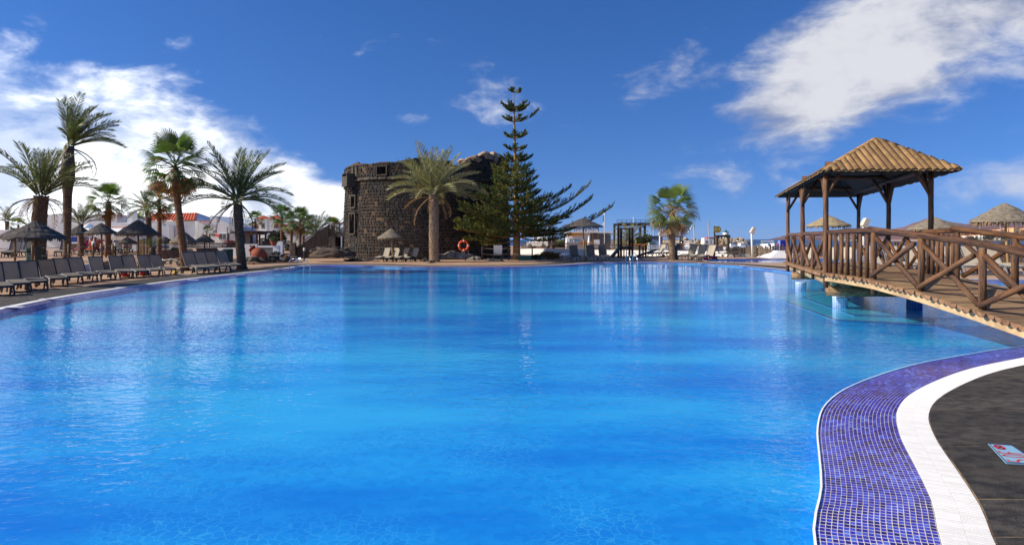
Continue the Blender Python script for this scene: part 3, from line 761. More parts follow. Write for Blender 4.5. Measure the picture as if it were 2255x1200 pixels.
obj('pier', MB().box((x1 + 0.28, ys_ + w_ / 2 + 0.1, DZ / 2 - 0.12), (0.55, w_ + 0.3, DZ - 0.24)), M_ROCK, stair)
obj('end_post', MB().box((x0 - 0.55, ys_ - 0.02, 0.65), (0.42, 0.36, 1.3)), M_ROCK, stair)
db = thing('drawbridge', 'weathered plank drawbridge with railings at the tower door', 'drawbridge')
xa, xb = x1 + 0.02, tpt(ang_of(779), 0, TR0).x + 0.35
for i in range(16):
    w = (xb - xa) / 16; obj('plank', MB().box((xa + w * (i + 0.5), ys_ + w_ / 2 + 0.1, DZ + 0.03), (w - 0.012, w_ - 0.1, 0.06)), M_GREYWOOD, db)
for yy in (ys_ + 0.12, ys_ + w_ - 0.02):
    obj('beam', MB().bar((xa - 0.3, yy, DZ - 0.12), (xb, yy, DZ - 0.12), 0.16, 0.22), M_GREYWOOD, db)
    obj('handrail', MB().bar((xa - 0.1, yy, DZ + 0.82), (xb, yy, DZ + 1.02), 0.06, 0.06), M_GREYWOOD, db)
    for i in range(7):
        t_ = i / 6; obj('baluster', MB().bar((xa + (xb - xa) * t_, yy, DZ + 0.06), (xa + (xb - xa) * t_, yy, DZ + 0.80 + 0.2 * t_), 0.05), M_GREYWOOD, db)
M_RUST = mat('rusty_chain', (0.09, 0.045, 0.028), (0.04, 0.025, 0.02), 20, 0.8)
for yy, sd in ((ys_ + 0.1, 0), (ys_ + w_, 1)):
    a_ = V(xa + 0.1, yy, DZ + 0.8); b_ = loc_(tpt(ang_of(776 + 4 * sd), ZP(452, 55), TRP)) + TC
    pts = [a_.lerp(b_, q / 14) - V(0, 0, 1.0 * sin(pi * q / 14) * 0.55) for q in range(15)]
    obj('chain', MB().tube(pts, 0.035, 5), M_RUST, db)

# ------------------------------------------------------------------ rocks
def boulder(name, label, c, size, m, seed, rough=0.24, freq=1.5, sub=4, group=None, rz=0.0):
    o = obj(name, MB().blob((0, 0, size[2] * 0.72), size, seed, rough, freq, sub, flat=-0.02), m, None, True)
    o.location = c; o.rotation_euler = (0, 0, rz); return tag(o, label, 'rock', group)
bq = G(728, 577)
boulder('boulder', 'big brown boulder at the pool edge below the tower stair', (bq.x, bq.y + 0.6, -0.05), (1.62, 0.9, 0.60), M_BROWNROCK, 3, 0.16, 1.3)
for i, (px, py, s_, nm) in enumerate(((705, 547, 0.34, 'second'), (722, 545, 0.36, 'third'), (742, 546, 0.32, 'fourth'), (758, 549, 0.34, 'rightmost'), (693, 551, 0.30, 'leftmost'))):
    p = P(px, py + 3, bq.y + 0.75); boulder('lava_stone', f'dark lava stone on top of the big boulder, {nm} of five' if nm in ('leftmost', 'rightmost') else f'dark lava stone on top of the big boulder, {nm} of five from the left', (p.x, p.y, p.z - s_ * 0.5), (s_ * 1.3, s_, s_ * 0.6), M_ROCK, 20 + i, 0.3, 1.7, 3, 'lava stones on the big boulder')
for i, (px, py, sx, sz, m, lb) in enumerate((
        (988, 577, 0.85, 0.62, M_PALEROCK, 'big grey limestone rock right of the tall palm trunk'),
        (1022, 577, 0.72, 0.60, M_PALEROCK, 'grey limestone rock under the orange lifebuoy'),
        (1045, 578, 0.40, 0.42, M_PALEROCK, 'small grey rock right of the lifebuoy ropes'),
        (1078, 576, 0.42, 0.20, M_PALEROCK, 'flat pale rock left of the lone chair'),
        (1097, 576, 0.36, 0.17, M_PALEROCK, 'flat pale rock under the lone chair'),
        (935, 580, 0.30, 0.34, M_ROCK, 'dark lava rock at the left foot of the tall palm'),
        (948, 581, 0.22, 0.26, M_ROCK, 'small dark lava rock touching the tall palm trunk'),
        (772, 576, 0.60, 0.20, M_ROCK, 'low dark rock right of the big boulder'),
        (800, 575, 0.7, 0.16, M_ROCK, 'flat dark rock at the foot of the tower wall'))):
    p = G(px, py); boulder('rock', lb, (p.x, p.y + 0.5, -0.04), (sx, sx * 0.7, sz * 0.62), m, 40 + i, 0.33, 1.7, 4)

# ------------------------------------------------------------------ log bridge and gazebo
M_LOG = mat('brown_log', (0.165, 0.076, 0.029), (0.042, 0.019, 0.011), 5.0, 0.55, 0.7, 22, stretch=(3.2, 3.2, 0.35), per=0.35, contrast=(0.38, 0.66), detail=8, spec=0.4)
M_ROOFLOG = mat('golden_roof_log', (0.335, 0.20, 0.080), (0.185, 0.108, 0.046), 3.4, 0.6, 0.5, 24, per=0.24, contrast=(0.35, 0.7))
M_DECKLOG = mat('pale_deck_log', (0.38, 0.245, 0.125), (0.17, 0.10, 0.055), 4.0, 0.75, 0.6, 26, stretch=(0.3, 3, 3), per=0.30, contrast=(0.38, 0.64))
M_LOGEND = mat('sawn_log_end', (0.30, 0.165, 0.085), (0.18, 0.09, 0.045), 9.0, 0.7, 0.2, 30, per=0.2)
M_CREAM = mat('cream_beam', (0.58, 0.42, 0.23), (0.38, 0.25, 0.13), 2.0, 0.7, 0.4, 20)
M_ROOFUNDER = mat('dark_roof_boards', (0.075, 0.050, 0.034), (0.04, 0.028, 0.02), 3.0, 0.8)
def zdeck(y):
    pts = ((6.4, -0.02), (7.2, 0.09), (8.5, 0.30), (10.0, 0.50), (11.5, 0.67), (13.0, 0.79), (14.4, 0.82), (40, 0.82))
    for (a, za), (b, zb_) in zip(pts, pts[1:]):
        if a <= y <= b: return za + (zb_ - za) * (y - a) / (b - a)
    return pts[0][1]
bridge = thing('log_bridge', 'brown log footbridge with cross-braced railings over the pool', 'bridge')
XL, XR = 7.40, 9.10
def pole(parent, name, a, b, r, m=None, n=10, jit=0.0):
    a, b = Vector(a), Vector(b); L = (b - a).length; seg_ = max(2, int(L / 0.35))
    mb = MB().tube([(rnd(-1, 1) * 0.006 if 0 < q < seg_ else 0, rnd(-1, 1) * 0.006 if 0 < q < seg_ else 0, L * q / seg_) for q in range(seg_ + 1)], [r * (1 + rnd(-0.05, 0.05)) for q in range(seg_ + 1)], n)
    q_ = (b - a).to_track_quat('Z', 'Y').to_matrix().to_4x4()
    return obj(name, mb, m or M_LOG, parent, True, Matrix.Translation(a) @ q_)
def halflog_mesh(L, r, mtop):
    mb = MB(); n = 7; vs_ = []
    for x in (0, L):
        for q in range(n + 1):
            a = pi + pi * q / n; vs_.append((x, r * cos(a), r * 0.95 * sin(a)))
    fs = [(q, q + 1, n + 2 + q, n + 1 + q) for q in range(n)] + [(0, n + 1, 2 * n + 1, n), tuple(range(n + 1))[::-1], tuple(range(n + 1, 2 * n + 2))]
    mb.add(vs_, fs); me = mb.mesh('deck_log', mtop); me.materials.append(M_LOGEND)
    me.polygons[n + 1].material_index = 1; me.polygons[n + 2].material_index = 1
    return me
hl = halflog_mesh(XR - XL + 0.36, 0.080, M_DECKLOG)
y = 6.5
while y < 14.9:
    sl_ = atan2(zdeck(y + 0.1) - zdeck(y - 0.1), 0.2)
    link('deck_log', hl, bridge, Matrix.Translation((XL - 0.16 + rnd(-0.025, 0.025), y, zdeck(y) + rnd(-0.004, 0.004))) @ Matrix.Rotation(sl_, 4, 'X')); y += 0.157
def stringer(x):
    mb = MB(); vs_, fs = [], []; ys2 = [6.5 + 0.4 * q for q in range(22)]
    for y_ in ys2:
        z_ = zdeck(y_) - 0.035
        for dx, dz in ((-0.05, 0), (0.05, 0), (0.05, -0.16), (-0.05, -0.16)): vs_.append((x + dx, y_, z_ + dz))
    for i in range(len(ys2) - 1):
        for q in range(4): fs.append((i * 4 + q, i * 4 + (q + 1) % 4, (i + 1) * 4 + (q + 1) % 4, (i + 1) * 4 + q))
    fs += [(0, 1, 2, 3), (len(vs_) - 1, len(vs_) - 2, len(vs_) - 3, len(vs_) - 4)]
    return obj('stringer', mb.add(vs_, fs), M_CREAM, bridge)
stringer(XL - 0.02); stringer(XR + 0.02)
PY = [13.0, 11.5, 10.0, 8.5, 7.1]
RH = 0.98
for X in (XL, XR):
    for y_ in PY: pole(bridge, 'post', (X, y_, zdeck(y_) - 0.02 - (0.30 if y_ == 13.0 else 0)), (X, y_, zdeck(y_) + RH - 0.03), 0.058)
    for ya, yb in zip(PY, PY[1:]):
        za, zb_ = zdeck(ya), zdeck(yb); s_ = -1 if X == XL else 1
        pole(bridge, 'brace', (X, ya - 0.06, za + RH - 0.14), (X, yb + 0.08, zb_ + 0.06), 0.047)
        pole(bridge, 'brace', (X + 0.085 * s_, ya - 0.06, za + 0.06), (X + 0.085 * s_, yb + 0.08, zb_ + RH - 0.14), 0.047)
    rails = [(14.9, zdeck(14.9) + RH - 0.04), (13.0, zdeck(13.0) + RH), (11.5, zdeck(11.5) + RH), (10.0, zdeck(10) + RH), (8.5, zdeck(8.5) + RH), (6.9, zdeck(6.9) + RH)]
    xe = X if X == XL else 9.6
    pole(bridge, 'handrail', (xe, 14.9, rails[0][1]), (X, 12.9, rails[1][1] + 0.02), 0.056)
    pole(bridge, 'handrail', (X, 13.15, rails[1][1] + 0.04), (X, 9.9, rails[3][1] + 0.04), 0.060)
    pole(bridge, 'handrail', (X, 10.2, rails[3][1] + 0.07), (X, 6.8, rails[5][1] + 0.03), 0.062)
    for i in range(7):
        y_ = 14.78 - i * 0.255; x_ = X if X == XL else xe + (X - xe) * (14.9 - y_) / 2
        pole(bridge, 'baluster', (x_, y_, zdeck(y_) - 0.01), (x_, y_, zdeck(y_) + RH - 0.07), 0.041)
# gazebo
gz = thing('log_gazebo', 'log gazebo with a hipped roof of golden half logs on the bridge', 'gazebo')
PL = [V(7.40, 15.0, 0), V(8.41, 18.4, 0), V(9.72, 22.4, 0)]; PR = [V(9.75, 14.8, 0), V(10.78, 18.2, 0), V(12.10, 22.2, 0)]
ZE = 3.15
for i, p in enumerate(PL + PR):
    left = i < 3
    pole(gz, 'post', (p.x, p.y, 0.46 if left else 0.5), (p.x, p.y, ZE + 0.06), 0.060)
ax = (PL[2] - PL[0]).normalized(); lt = (PR[0] - PL[0]).normalized()
for row in (PL, PR):
    for q in range(2):
        a, b = row[q], row[q + 1]
        pole(gz, 'eave_beam', (a.x, a.y, ZE + 0.10), (b.x, b.y, ZE + 0.10), 0.065)
        m_ = a.lerp(b, 0.13); pole(gz, 'knee_brace', (a.x, a.y, ZE - 0.62), (a.lerp(b, 0.15).x, a.lerp(b, 0.15).y, ZE + 0.06), 0.042)
        n_ = b.lerp(a, 0.15); pole(gz, 'knee_brace', (b.x, b.y, ZE - 0.62), (n_.x, n_.y, ZE + 0.06), 0.042)
        # side rail and braces
        pole(gz, 'handrail', (a.x, a.y, 1.74), (b.x, b.y, 1.76), 0.052)
        t0 = 0.04
        for h_ in (0, 1):
            c0, c1 = a.lerp(b, h_ * 0.5 + t0), a.lerp(b, h_ * 0.5 + 0.5 - t0)
            pole(gz, 'brace', (c0.x, c0.y, 1.66), (c1.x, c1.y, 0.90), 0.042); 
            o2 = lt * 0.08; pole(gz, 'brace', (c0.x - o2.x, c0.y - o2.y, 0.90), (c1.x - o2.x, c1.y - o2.y, 1.66), 0.042)
        m_ = a.lerp(b, 0.5); pole(gz, 'baluster', (m_.x, m_.y, 0.55), (m_.x, m_.y, 1.70), 0.045)
for a, b in zip(PL, PR):
    pole(gz, 'tie_beam', (a.x, a.y, ZE + 0.22), (b.x, b.y, ZE + 0.22), 0.06)
    k_ = a.lerp(b, 0.18); pole(gz, 'knee_brace', (a.x, a.y, ZE - 0.55), (k_.x, k_.y, ZE + 0.16), 0.042); k_ = b.lerp(a, 0.18); pole(gz, 'knee_brace', (b.x, b.y, ZE - 0.55), (k_.x, k_.y, ZE + 0.16), 0.042)
# gazebo deck
hl2 = halflog_mesh(2.75, 0.080, M_DECKLOG); nlog = 52
for i in range(nlog):
    t_ = -0.01 + 1.03 * i / nlog; p = PL[0].lerp(PL[2], t_) - lt * 0.16
    link('deck_log', hl2, gz, Matrix.Translation((p.x + rnd(-0.02, 0.02), p.y, 0.815 + rnd(-0.003, 0.003))) @ Matrix.Rotation(atan2(lt.y, lt.x), 4, 'Z'))
for row, s_ in ((PL, 1), (PR, -1)):
    a, b = row[0] + lt * 0.14 * s_ - ax * 0.05, row[2] + lt * 0.14 * s_
    pole(gz, 'floor_beam', (a.x, a.y, 0.60), (b.x, b.y, 0.60), 0.105, M_CREAM)
# big bearer logs on tiled columns
for p, nm in ((V(8.02, 15.55, 0), 0), (V(9.62, 15.2, 0), 1), (V(9.45, 20.8, 0), 2), (V(11.1, 20.4, 0), 3)):
    obj('tiled_column', MB().lathe([(0.17, -0.15), (0.17, 0.16), (0.175, 0.17), (0.175, 0.20), (0.10, 0.21)], 18), M_PALEMOS if nm in (0, 2) else M_DARKMOS, gz, True, Matrix.Translation(p))
a, b = V(7.58, 15.3, 0.36), V(9.95, 15.05, 0.36); pole(gz, 'bearer_log', a, b, 0.125, M_DECKLOG); pole(gz, 'bearer_log', V(9.2, 20.9, 0.40), V(11.4, 20.3, 0.40), 0.115, M_DECKLOG)
pole(gz, 'bearer_log', V(7.80, 14.80, 0.585), V(8.35, 16.7, 0.585), 0.125, M_DECKLOG, 14)
# hipped roof
FLc, FRc, BLc = V(7.18, 14.55, ZE), V(9.98, 14.2, ZE), V(9.76, 23.3, ZE); BRc = V(12.5, 22.9, ZE)
mf, mb_ = (FLc + FRc) / 2, (BLc + BRc) / 2; rax = (mb_ - mf).normalized()
R0, R1 = mf + rax * 1.30, mb_ - rax * 1.30; R0.z = R1.z = 4.02
def roof_face(A, B, up_pts):
    e = (B - A); w = e.length; e.normalize(); nrm = e.cross(up_pts[0] - A).normalized()
    if nrm.z < 0: nrm = -nrm
    u = nrm.cross(e).normalized()
    if u.z < 0: u = -u
    chain = [(0.0, 0.0)] + sorted([((p - A).dot(e), (p - A).dot(u)) for p in up_pts]) + [(w, 0.0)]
    nlg = max(3, round(w / 0.150)); pit = w / nlg
    for i in range(nlg):
        s_ = (i + 0.5) * pit
        for (s0, t0), (s1, t1) in zip(chain, chain[1:]):
            if s0 <= s_ <= s1: T = t0 + (t1 - t0) * (s_ - s0) / max(1e-6, s1 - s0); break
        if T < 0.08: continue
        a = A + e * s_ - u * (0.05 + rnd(0, 0.05)) + nrm * 0.03; L = T + 0.09; r = pit * 0.53
        mb = MB(); nn = max(2, int(L / 0.5)); n = 9; vs_, fs = [], []
        for q in range(nn + 1):
            rr_ = r * (1 + rnd(-0.04, 0.04)); c = a + u * (L * q / nn) - a
            for h_ in range(n + 1):
                an = pi * h_ / n; vs_.append(c + e * (rr_ * cos(an)) + nrm * (rr_ * 0.85 * sin(an)))
        for q in range(nn):
            for h_ in range(n): fs.append((q * (n + 1) + h_, q * (n + 1) + h_ + 1, (q + 1) * (n + 1) + h_ + 1, (q + 1) * (n + 1) + h_))
            fs.append((q * (n + 1), (q + 1) * (n + 1), (q + 1) * (n + 1) + n, q * (n + 1) + n))
        fs.append(tuple(range(n + 1))); fs.append(tuple(range(nn * (n + 1), (nn + 1) * (n + 1)))[::-1])
        obj('roof_log', mb.add(vs_, fs), M_ROOFLOG, gz, True, Matrix.Translation(a))
    dn = -nrm * 0.012
    pl_ = [A + dn, B + dn] + [p + dn for p in up_pts][::1]
    obj('roof_boards', MB().extr(pl_, -nrm * 0.03), M_ROOFUNDER, gz)
roof_face(FLc, FRc, [R0]); roof_face(FRc, BRc, [R1, R0]); roof_face(BRc, BLc, [R1]); roof_face(BLc, FLc, [R0, R1])
for A, B in ((FLc, R0), (FRc, R0), (BLc, R1), (BRc, R1)): pole(gz, 'hip_log', A + V(0, 0, 0.02), B + V(0, 0, 0.02), 0.055, M_ROOFLOG)
pole(gz, 'ridge_log', R0 + V(0, 0, 0.02), R1 + V(0, 0, 0.02), 0.06, M_ROOFLOG)
# ramp from the gazebo to the far terrace
rp = thing('landing_ramp', 'log ramp from the back of the gazebo to the far terrace', 'ramp')
a, b = V(10.95, 22.9, 0.78), V(13.5, 26.6, 0.1); d_ = (b - a); s_ = V(d_.y, -d_.x, 0).normalized()
for i in range(26):
    p = a.lerp(b, i / 26) - s_ * 0.85; link('deck_log', halflog_mesh(1.7, 0.08, M_DECKLOG) if i == 0 else hl3, rp, Matrix.Translation(p) @ Matrix.Rotation(atan2(s_.y, s_.x), 4, 'Z'))
    if i == 0: hl3 = rp.children[0].data
# submerged steps beneath the gazebo
sub = [(7.6, 14.2), (9.2, 13.6), (11.5, 13.9), (12.6, 16.5), (12.0, 19.5), (10.2, 20.2), (8.4, 18.4)]
M_STEP = tile_mat('pale_step_mosaic', (0.05, 0.42, 0.78), (0.08, 0.50, 0.82), (0.12, 0.56, 0.85), (0.18, 0.62, 0.88), 0.06, 0.06, 0.006)
struct('submerged_bench', MB().prism(sub, -0.15, -0.075), M_STEP)
sub2 = [(6.9, 13.6), (9.0, 12.5), (12.1, 12.8), (13.6, 16.5), (12.6, 20.6), (10.0, 21.4), (7.8, 18.9)]
struct('submerged_step', MB().prism(sub2, -0.149, -0.11), M_STEP)
for sp_, zz in ((sub, -0.077), (sub2, -0.112)):
    mb = MB()
    for (xa_, ya_), (xb_, yb_) in zip(sp_, sp_[1:] + sp_[:1]): mb.bar((xa_, ya_, zz), (xb_, yb_, zz), 0.07, 0.008)
    struct('submerged_edge_line', mb, M_BAND)
# ------------------------------------------------------------------ palms
ORD_ = ['second', 'first', 'third']
M_FROND = mat('date_palm_leaf', (0.085, 0.115, 0.034), (0.14, 0.155, 0.055), 2.0, 0.5, trans=(0.28, (1.2, 1.35, 0.6)), per=0.30, spec=0.45)
M_FRONDG = mat('silvery_palm_leaf', (0.22, 0.225, 0.095), (0.34, 0.30, 0.155), 2.0, 0.45, trans=(0.25, (1.1, 1.2, 0.6)), per=0.25, spec=0.5)
M_FRONDD = mat('dry_palm_leaf', (0.30, 0.19, 0.085), (0.17, 0.10, 0.05), 2.0, 0.7, trans=(0.3, (1.2, 1.0, 0.6)), per=0.3)
M_FAN = mat('fan_palm_leaf', (0.055, 0.105, 0.022), (0.11, 0.15, 0.04), 2.0, 0.4, trans=(0.32, (1.3, 1.5, 0.5)), per=0.35, spec=0.5)
M_FANL = mat('pale_fan_palm_leaf', (0.13, 0.19, 0.045), (0.22, 0.25, 0.08), 2.0, 0.4, trans=(0.32, (1.2, 1.4, 0.5)), per=0.3, spec=0.5)
M_FAND = mat('dry_fan_leaf', (0.28, 0.145, 0.050), (0.16, 0.075, 0.03), 2.0, 0.75, trans=(0.35, (1.3, 1.0, 0.5)), per=0.35)
M_FANDL = mat('straw_fan_leaf', (0.46, 0.31, 0.15), (0.30, 0.17, 0.08), 2.0, 0.75, trans=(0.3, (1.2, 1.0, 0.6)), per=0.3)
M_TRUNK = mat('palm_trunk', (0.17, 0.125, 0.085), (0.075, 0.052, 0.036), 5.0, 0.95, 0.8, 12, stretch=(1, 1, 3.0), per=0.1)
M_TRUNKP = mat('pale_palm_trunk', (0.46, 0.35, 0.235), (0.20, 0.14, 0.09), 6.0, 0.95, 0.8, 12, stretch=(1, 1, 2.4))
M_TRUNKR = mat('reddish_palm_trunk', (0.24, 0.12, 0.06), (0.11, 0.06, 0.035), 5.0, 0.95, 0.8, 14, stretch=(1, 1, 3.5), per=0.15)
def frond_mesh(name, m, L=1.0, curl=1.0, leaf=0.20, n=34, vee=0.55, sweep=0.0, wid=0.020, seed=0):
    r_ = random.Random(seed); mb = MB(); pts = []; p = Vector((0, 0, 0)); K = 12
    for q in range(K + 1):
        t = q / K; pts.append(p.copy()); th = -curl * (t ** 1.4); ya = sweep * t * t
        p = p + Vector((cos(th) * cos(ya), sin(ya) * cos(th), sin(th))) * (L / K)
    mb.tube(pts, [0.016 * L * (1 - 0.85 * q / K) + 0.002 for q in range(K + 1)], 4)
    for i in range(n):
        t = 0.14 + 0.86 * (i + r_.uniform(-0.2, 0.2)) / n; f = t * K; a = min(K - 1, int(f)); c = pts[a].lerp(pts[a + 1], f - a)
        tg = (pts[a + 1] - pts[a]).normalized(); sd = Vector((0, 0, 1)).cross(tg).normalized(); up = tg.cross(sd)
        ll = leaf * L * (0.35 + 1.0 * sin(pi * min(1, (t * 0.93 + 0.05))) ** 0.7) * r_.uniform(0.85, 1.1)
        for s_ in (-1, 1):
            dr = (tg * r_.uniform(0.55, 0.80) + sd * s_ * 0.70 + up * (vee * r_.uniform(0.5, 1.1))).normalized()
            mid = c + dr * ll * 0.5; tip = c + dr * ll + Vector((0, 0, -0.16 * ll)); wv_ = (tg * 0.6 + up * r_.uniform(-0.5, 0.5)).normalized() * (wid * L * 0.5)
            mb.add([c, mid + wv_, tip, mid - wv_], [(0, 1, 2, 3)])
    return mb.mesh(name, m)
def fan_mesh(name, m, R=1.0, droop=0.5, n=26, pet=0.75, seed=0, tipd=0.6, ragged=0.15, spread=2.7):
    r_ = random.Random(seed); mb = MB()
    pts = [Vector((pet * q / 4, 0, -0.10 * droop * (q / 4) ** 2)) for q in range(5)]; mb.tube(pts, [0.022, 0.018, 0.015, 0.012, 0.010], 4)
    c = pts[-1]
    for i in range(n):
        a = spread * (i / (n - 1) - 0.5); l = R * (0.78 + 0.22 * cos(a * 0.8)) * r_.uniform(1 - ragged, 1.0)
        dr = Vector((cos(a), sin(a), 0.10 * cos(2 * a))); sd = Vector((-sin(a), cos(a), 0)); hw = l * 0.5 * spread / n * 0.58
        m1 = c + dr * l * 0.55 + Vector((0, 0, -0.10 * droop * l)); m2 = c + dr * l * 0.80 + Vector((0, 0, -0.30 * droop * l)); tp = c + dr * l * (1.0 - 0.12 * tipd) + Vector((0, 0, -(0.50 * droop + 0.35 * tipd * r_.uniform(0.4, 1.2)) * l))
        mb.add([c, m1 + sd * hw, m1 - sd * hw, m2 + sd * hw * 0.55, m2 - sd * hw * 0.55, tp], [(0, 2, 1), (1, 2, 4, 3), (3, 4, 5)])
    return mb.mesh(name, m)
FR = {}
def fr(kind, ci, v):
    key = (kind, ci, v)
    if key not in FR:
        m = {'d': M_FROND, 's': M_FRONDG, 'x': M_FRONDD}[kind]; FR[key] = frond_mesh('frond', m, 1.0, [0.25, 0.6, 1.05, 1.9][ci], 0.175 if kind != 'x' else 0.12, 52 if kind != 'x' else 26, 0.55 if kind != 'x' else 0.1, [0, 0.25, -0.25][v], 0.0165, ci * 7 + v)
    return FR[key]
def trunk_obj(parent, base, top, r0, r1, m, bulge=None, boots=0, seg=14, n=12, boot_m=None, seed=0, boot_size=0.10):
    base, top = Vector(base), Vector(top); pts, rad = [], []; lean = (top - base); rs2 = random.Random(seed)
    for q in range(seg + 1):
        t = q / seg; c = base.lerp(top, t); c.x += 0.06 * sin(t * 5 + seed) * lean.z * 0.10; pts.append(c)
        r_ = r0 + (r1 - r0) * t
        if t < 0.06: r_ *= 1.35 - t * 5
        if bulge: r_ += bulge[0] * exp(-((t - bulge[1]) / bulge[2]) ** 2)
        rad.append(r_ * rs2.uniform(0.97, 1.04))
    o = obj('trunk', MB().tube(pts, rad, n, jit=0.03), m, parent, True)
    if boots:
        mb = MB(); H = lean.length; rows = int(H / (boot_size * 0.85)); per_ = boots
        for i in range(rows):
            t = (i + 0.5) / rows; f = t * seg; a = min(seg - 1, int(f)); c = pts[a].lerp(pts[a + 1], f - a); rr_ = rad[a] * (1 - f + a) + rad[a + 1] * (f - a)
            for q in range(per_):
                an = 2 * pi * (q + 0.5 * (i % 2)) / per_ + rs2.uniform(-0.08, 0.08); e = Vector((cos(an), sin(an), 0)); s_ = Vector((-sin(an), cos(an), 0)); w = pi * rr_ / per_ * 0.85; h = boot_size * rs2.uniform(0.5, 0.8); out_ = boot_size * rs2.uniform(0.25, 0.6)
                b0 = c + e * rr_ * 0.96
                mb.add([b0 - s_ * w - Vector((0, 0, h)), b0 + s_ * w - Vector((0, 0, h)), b0 + s_ * w * 0.6 + Vector((0, 0, h * 0.6)) + e * out_, b0 - s_ * w * 0.6 + Vector((0, 0, h * 0.6)) + e * out_, b0 + Vector((0, 0, h * 0.9))], [(0, 1, 2, 3), (3, 2, 4), (1, 4, 2), (0, 3, 4)])
        bo = obj('leaf_boots', mb, boot_m or m, parent); bo['kind'] = 'stuff'
    return o
def fr_place(parent, me, c, az_, elv, L, roll=0.0):
    M = Matrix.Translation(c) @ Matrix.Rotation(az_, 4, 'Z') @ Matrix.Rotation(-elv, 4, 'Y') @ Matrix.Rotation(roll, 4, 'X') @ Matrix.Diagonal((L, L, L, 1))
    return link('frond', me, parent, M)
def date_palm(label, px, py_base, py_crown, Y, L, r0, r1, kind='d', n=38, wind=0.0, trunkm=None, lean_px=0, dead=6, z0=0.0, group=None, seed=0, bulge=None, boots=0, elmin=-15, boot_m=None, boot_size=0.1, spread=1.0, name='date_palm'):
    X = XP(px, Y); rs2 = random.Random(seed + 100)
    t = thing(name, label, 'palm tree', (X, Y, z0), 0, group); zc = ZP(py_crown, Y) - z0; top = Vector((lean_px / FPX * Y, 0, zc))
    trunk_obj(t, (0, 0, -0.05), top, r0, r1, trunkm or M_TRUNK, bulge, boots, seed=seed, boot_m=boot_m, boot_size=boot_size)
    for i in range(n):
        f = (i + 0.5) / n; az_ = i * 2.39996 + rs2.uniform(-0.2, 0.2); elv = radians(86 - (86 - elmin) * f ** 0.85 * spread) + rs2.uniform(-0.08, 0.08)
        ci = 0 if f < 0.22 else (1 if f < 0.6 else 2)
        # wind leans every frond towards +X
        d_ = Vector((cos(az_) * cos(elv), sin(az_) * cos(elv), sin(elv))) + Vector((wind * (0.5 + 0.5 * f), 0, 0)); az2 = atan2(d_.y, d_.x); el2 = atan2(d_.z, sqrt(d_.x ** 2 + d_.y ** 2))
        fr_place(t, fr(kind, ci, rs2.randint(0, 2)), top + Vector((cos(az2), sin(az2), 0)) * r1 * 0.6 + Vector((0, 0, 0.12 * L * (1 - f))), az2, el2, L * rs2.uniform(0.82, 1.06) * (0.8 if f < 0.12 else 1))
    for i in range(dead):
        az_ = rs2.uniform(0, 2 * pi); fr_place(t, fr('x', 3 if i % 2 else 2, 0), top + Vector((cos(az_), sin(az_), 0)) * r1 * 0.7 - Vector((0, 0, 0.15)), az_, radians(rs2.uniform(-45, 5)), L * rs2.uniform(0.5, 0.8))
    return t
FN = {}
def fan(kind, ci):
    if (kind, ci) not in FN:
        m = {'g': M_FAN, 'l': M_FANL, 'b': M_FAND, 'y': M_FANDL}[kind]; dr = [0.15, 0.55, 1.0][ci]
        FN[kind, ci] = fan_mesh('fan_leaf', m, 0.8 if kind in 'gl' else 0.72, dr, 22 if kind in 'gl' else 14, 0.75, ci, 0.5 if kind in 'gl' else 1.3, 0.12 if kind in 'gl' else 0.35, 2.9 if kind in 'gl' else 1.5)
    return FN[kind, ci]
def fan_palm(label, px, Y, py_base, py_crown, R, r0, r1, n=26, dead=12, lean_px=0, z0=0.0, trunkm=None, pale=False, wind=0.0, group=None, seed=0, boots=0, boot_m=None):
    X = XP(px, Y); rs2 = random.Random(seed + 300); t = thing('fan_palm', label, 'palm tree', (X, Y, z0), 0, group); zc = ZP(py_crown, Y) - z0; top = Vector((lean_px / FPX * Y, 0, zc))
    trunk_obj(t, (0, 0, -0.05), top, r0, r1, trunkm or M_TRUNKR, None, boots, seed=seed, boot_m=boot_m, boot_size=0.09)
    g, b = ('l', 'y') if pale else ('g', 'b')
    for i in range(n + dead):
        f = (i + 0.5) / n; dd = i >= n; az_ = i * 2.39996 + rs2.uniform(-0.25, 0.25)
        elv = radians(74 - 100 * min(1, f)) if not dd else radians(rs2.uniform(-70, -15))
        if dd and rs2.random() < 0.25: elv = radians(rs2.uniform(-10, 25))
        d_ = Vector((cos(az_) * cos(elv), sin(az_) * cos(elv), sin(elv))) + Vector((wind, 0, 0)); az2 = atan2(d_.y, d_.x); el2 = atan2(d_.z, sqrt(d_.x ** 2 + d_.y ** 2))
        ci = 0 if f < 0.3 else (1 if f < 0.7 else 2); s_ = R * rs2.uniform(0.62, 0.76)
        M = Matrix.Translation(top + Vector((0, 0, 0.10 * R * (1 - min(1, f))))) @ Matrix.Rotation(az2, 4, 'Z') @ Matrix.Rotation(-el2, 4, 'Y') @ Matrix.Rotation(rs2.uniform(-0.5, 0.5), 4, 'X') @ Matrix.Diagonal((s_, s_, s_, 1))
        link('fan_leaf', fan(b if dd else g, ci), t, M)
    return t
date_palm('tall wind-swept date palm with bare upper trunk at far left', 145, 575, 322, 36, 2.75, 0.17, 0.24, 'd', 21, 0.80, None, 8, 5, TZ, None, 1, (0.13, 0.76, 0.14), 0, 34)
date_palm('bushy date palm with thick trunk left of the tallest palm', 84, 570, 432, 33, 2.9, 0.30, 0.31, 'd', 24, 0.30, None, 6, 8, TZ, None, 2, None, 12, 30, boot_size=0.12)
date_palm('date palm with broad drooping crown right of the tall fan palm', 534, 591, 442, 33.5, 3.0, 0.21, 0.20, 'd', 27, 0.20, None, -12, 7, 0, None, 3, None, 10, 2, boot_size=0.09)
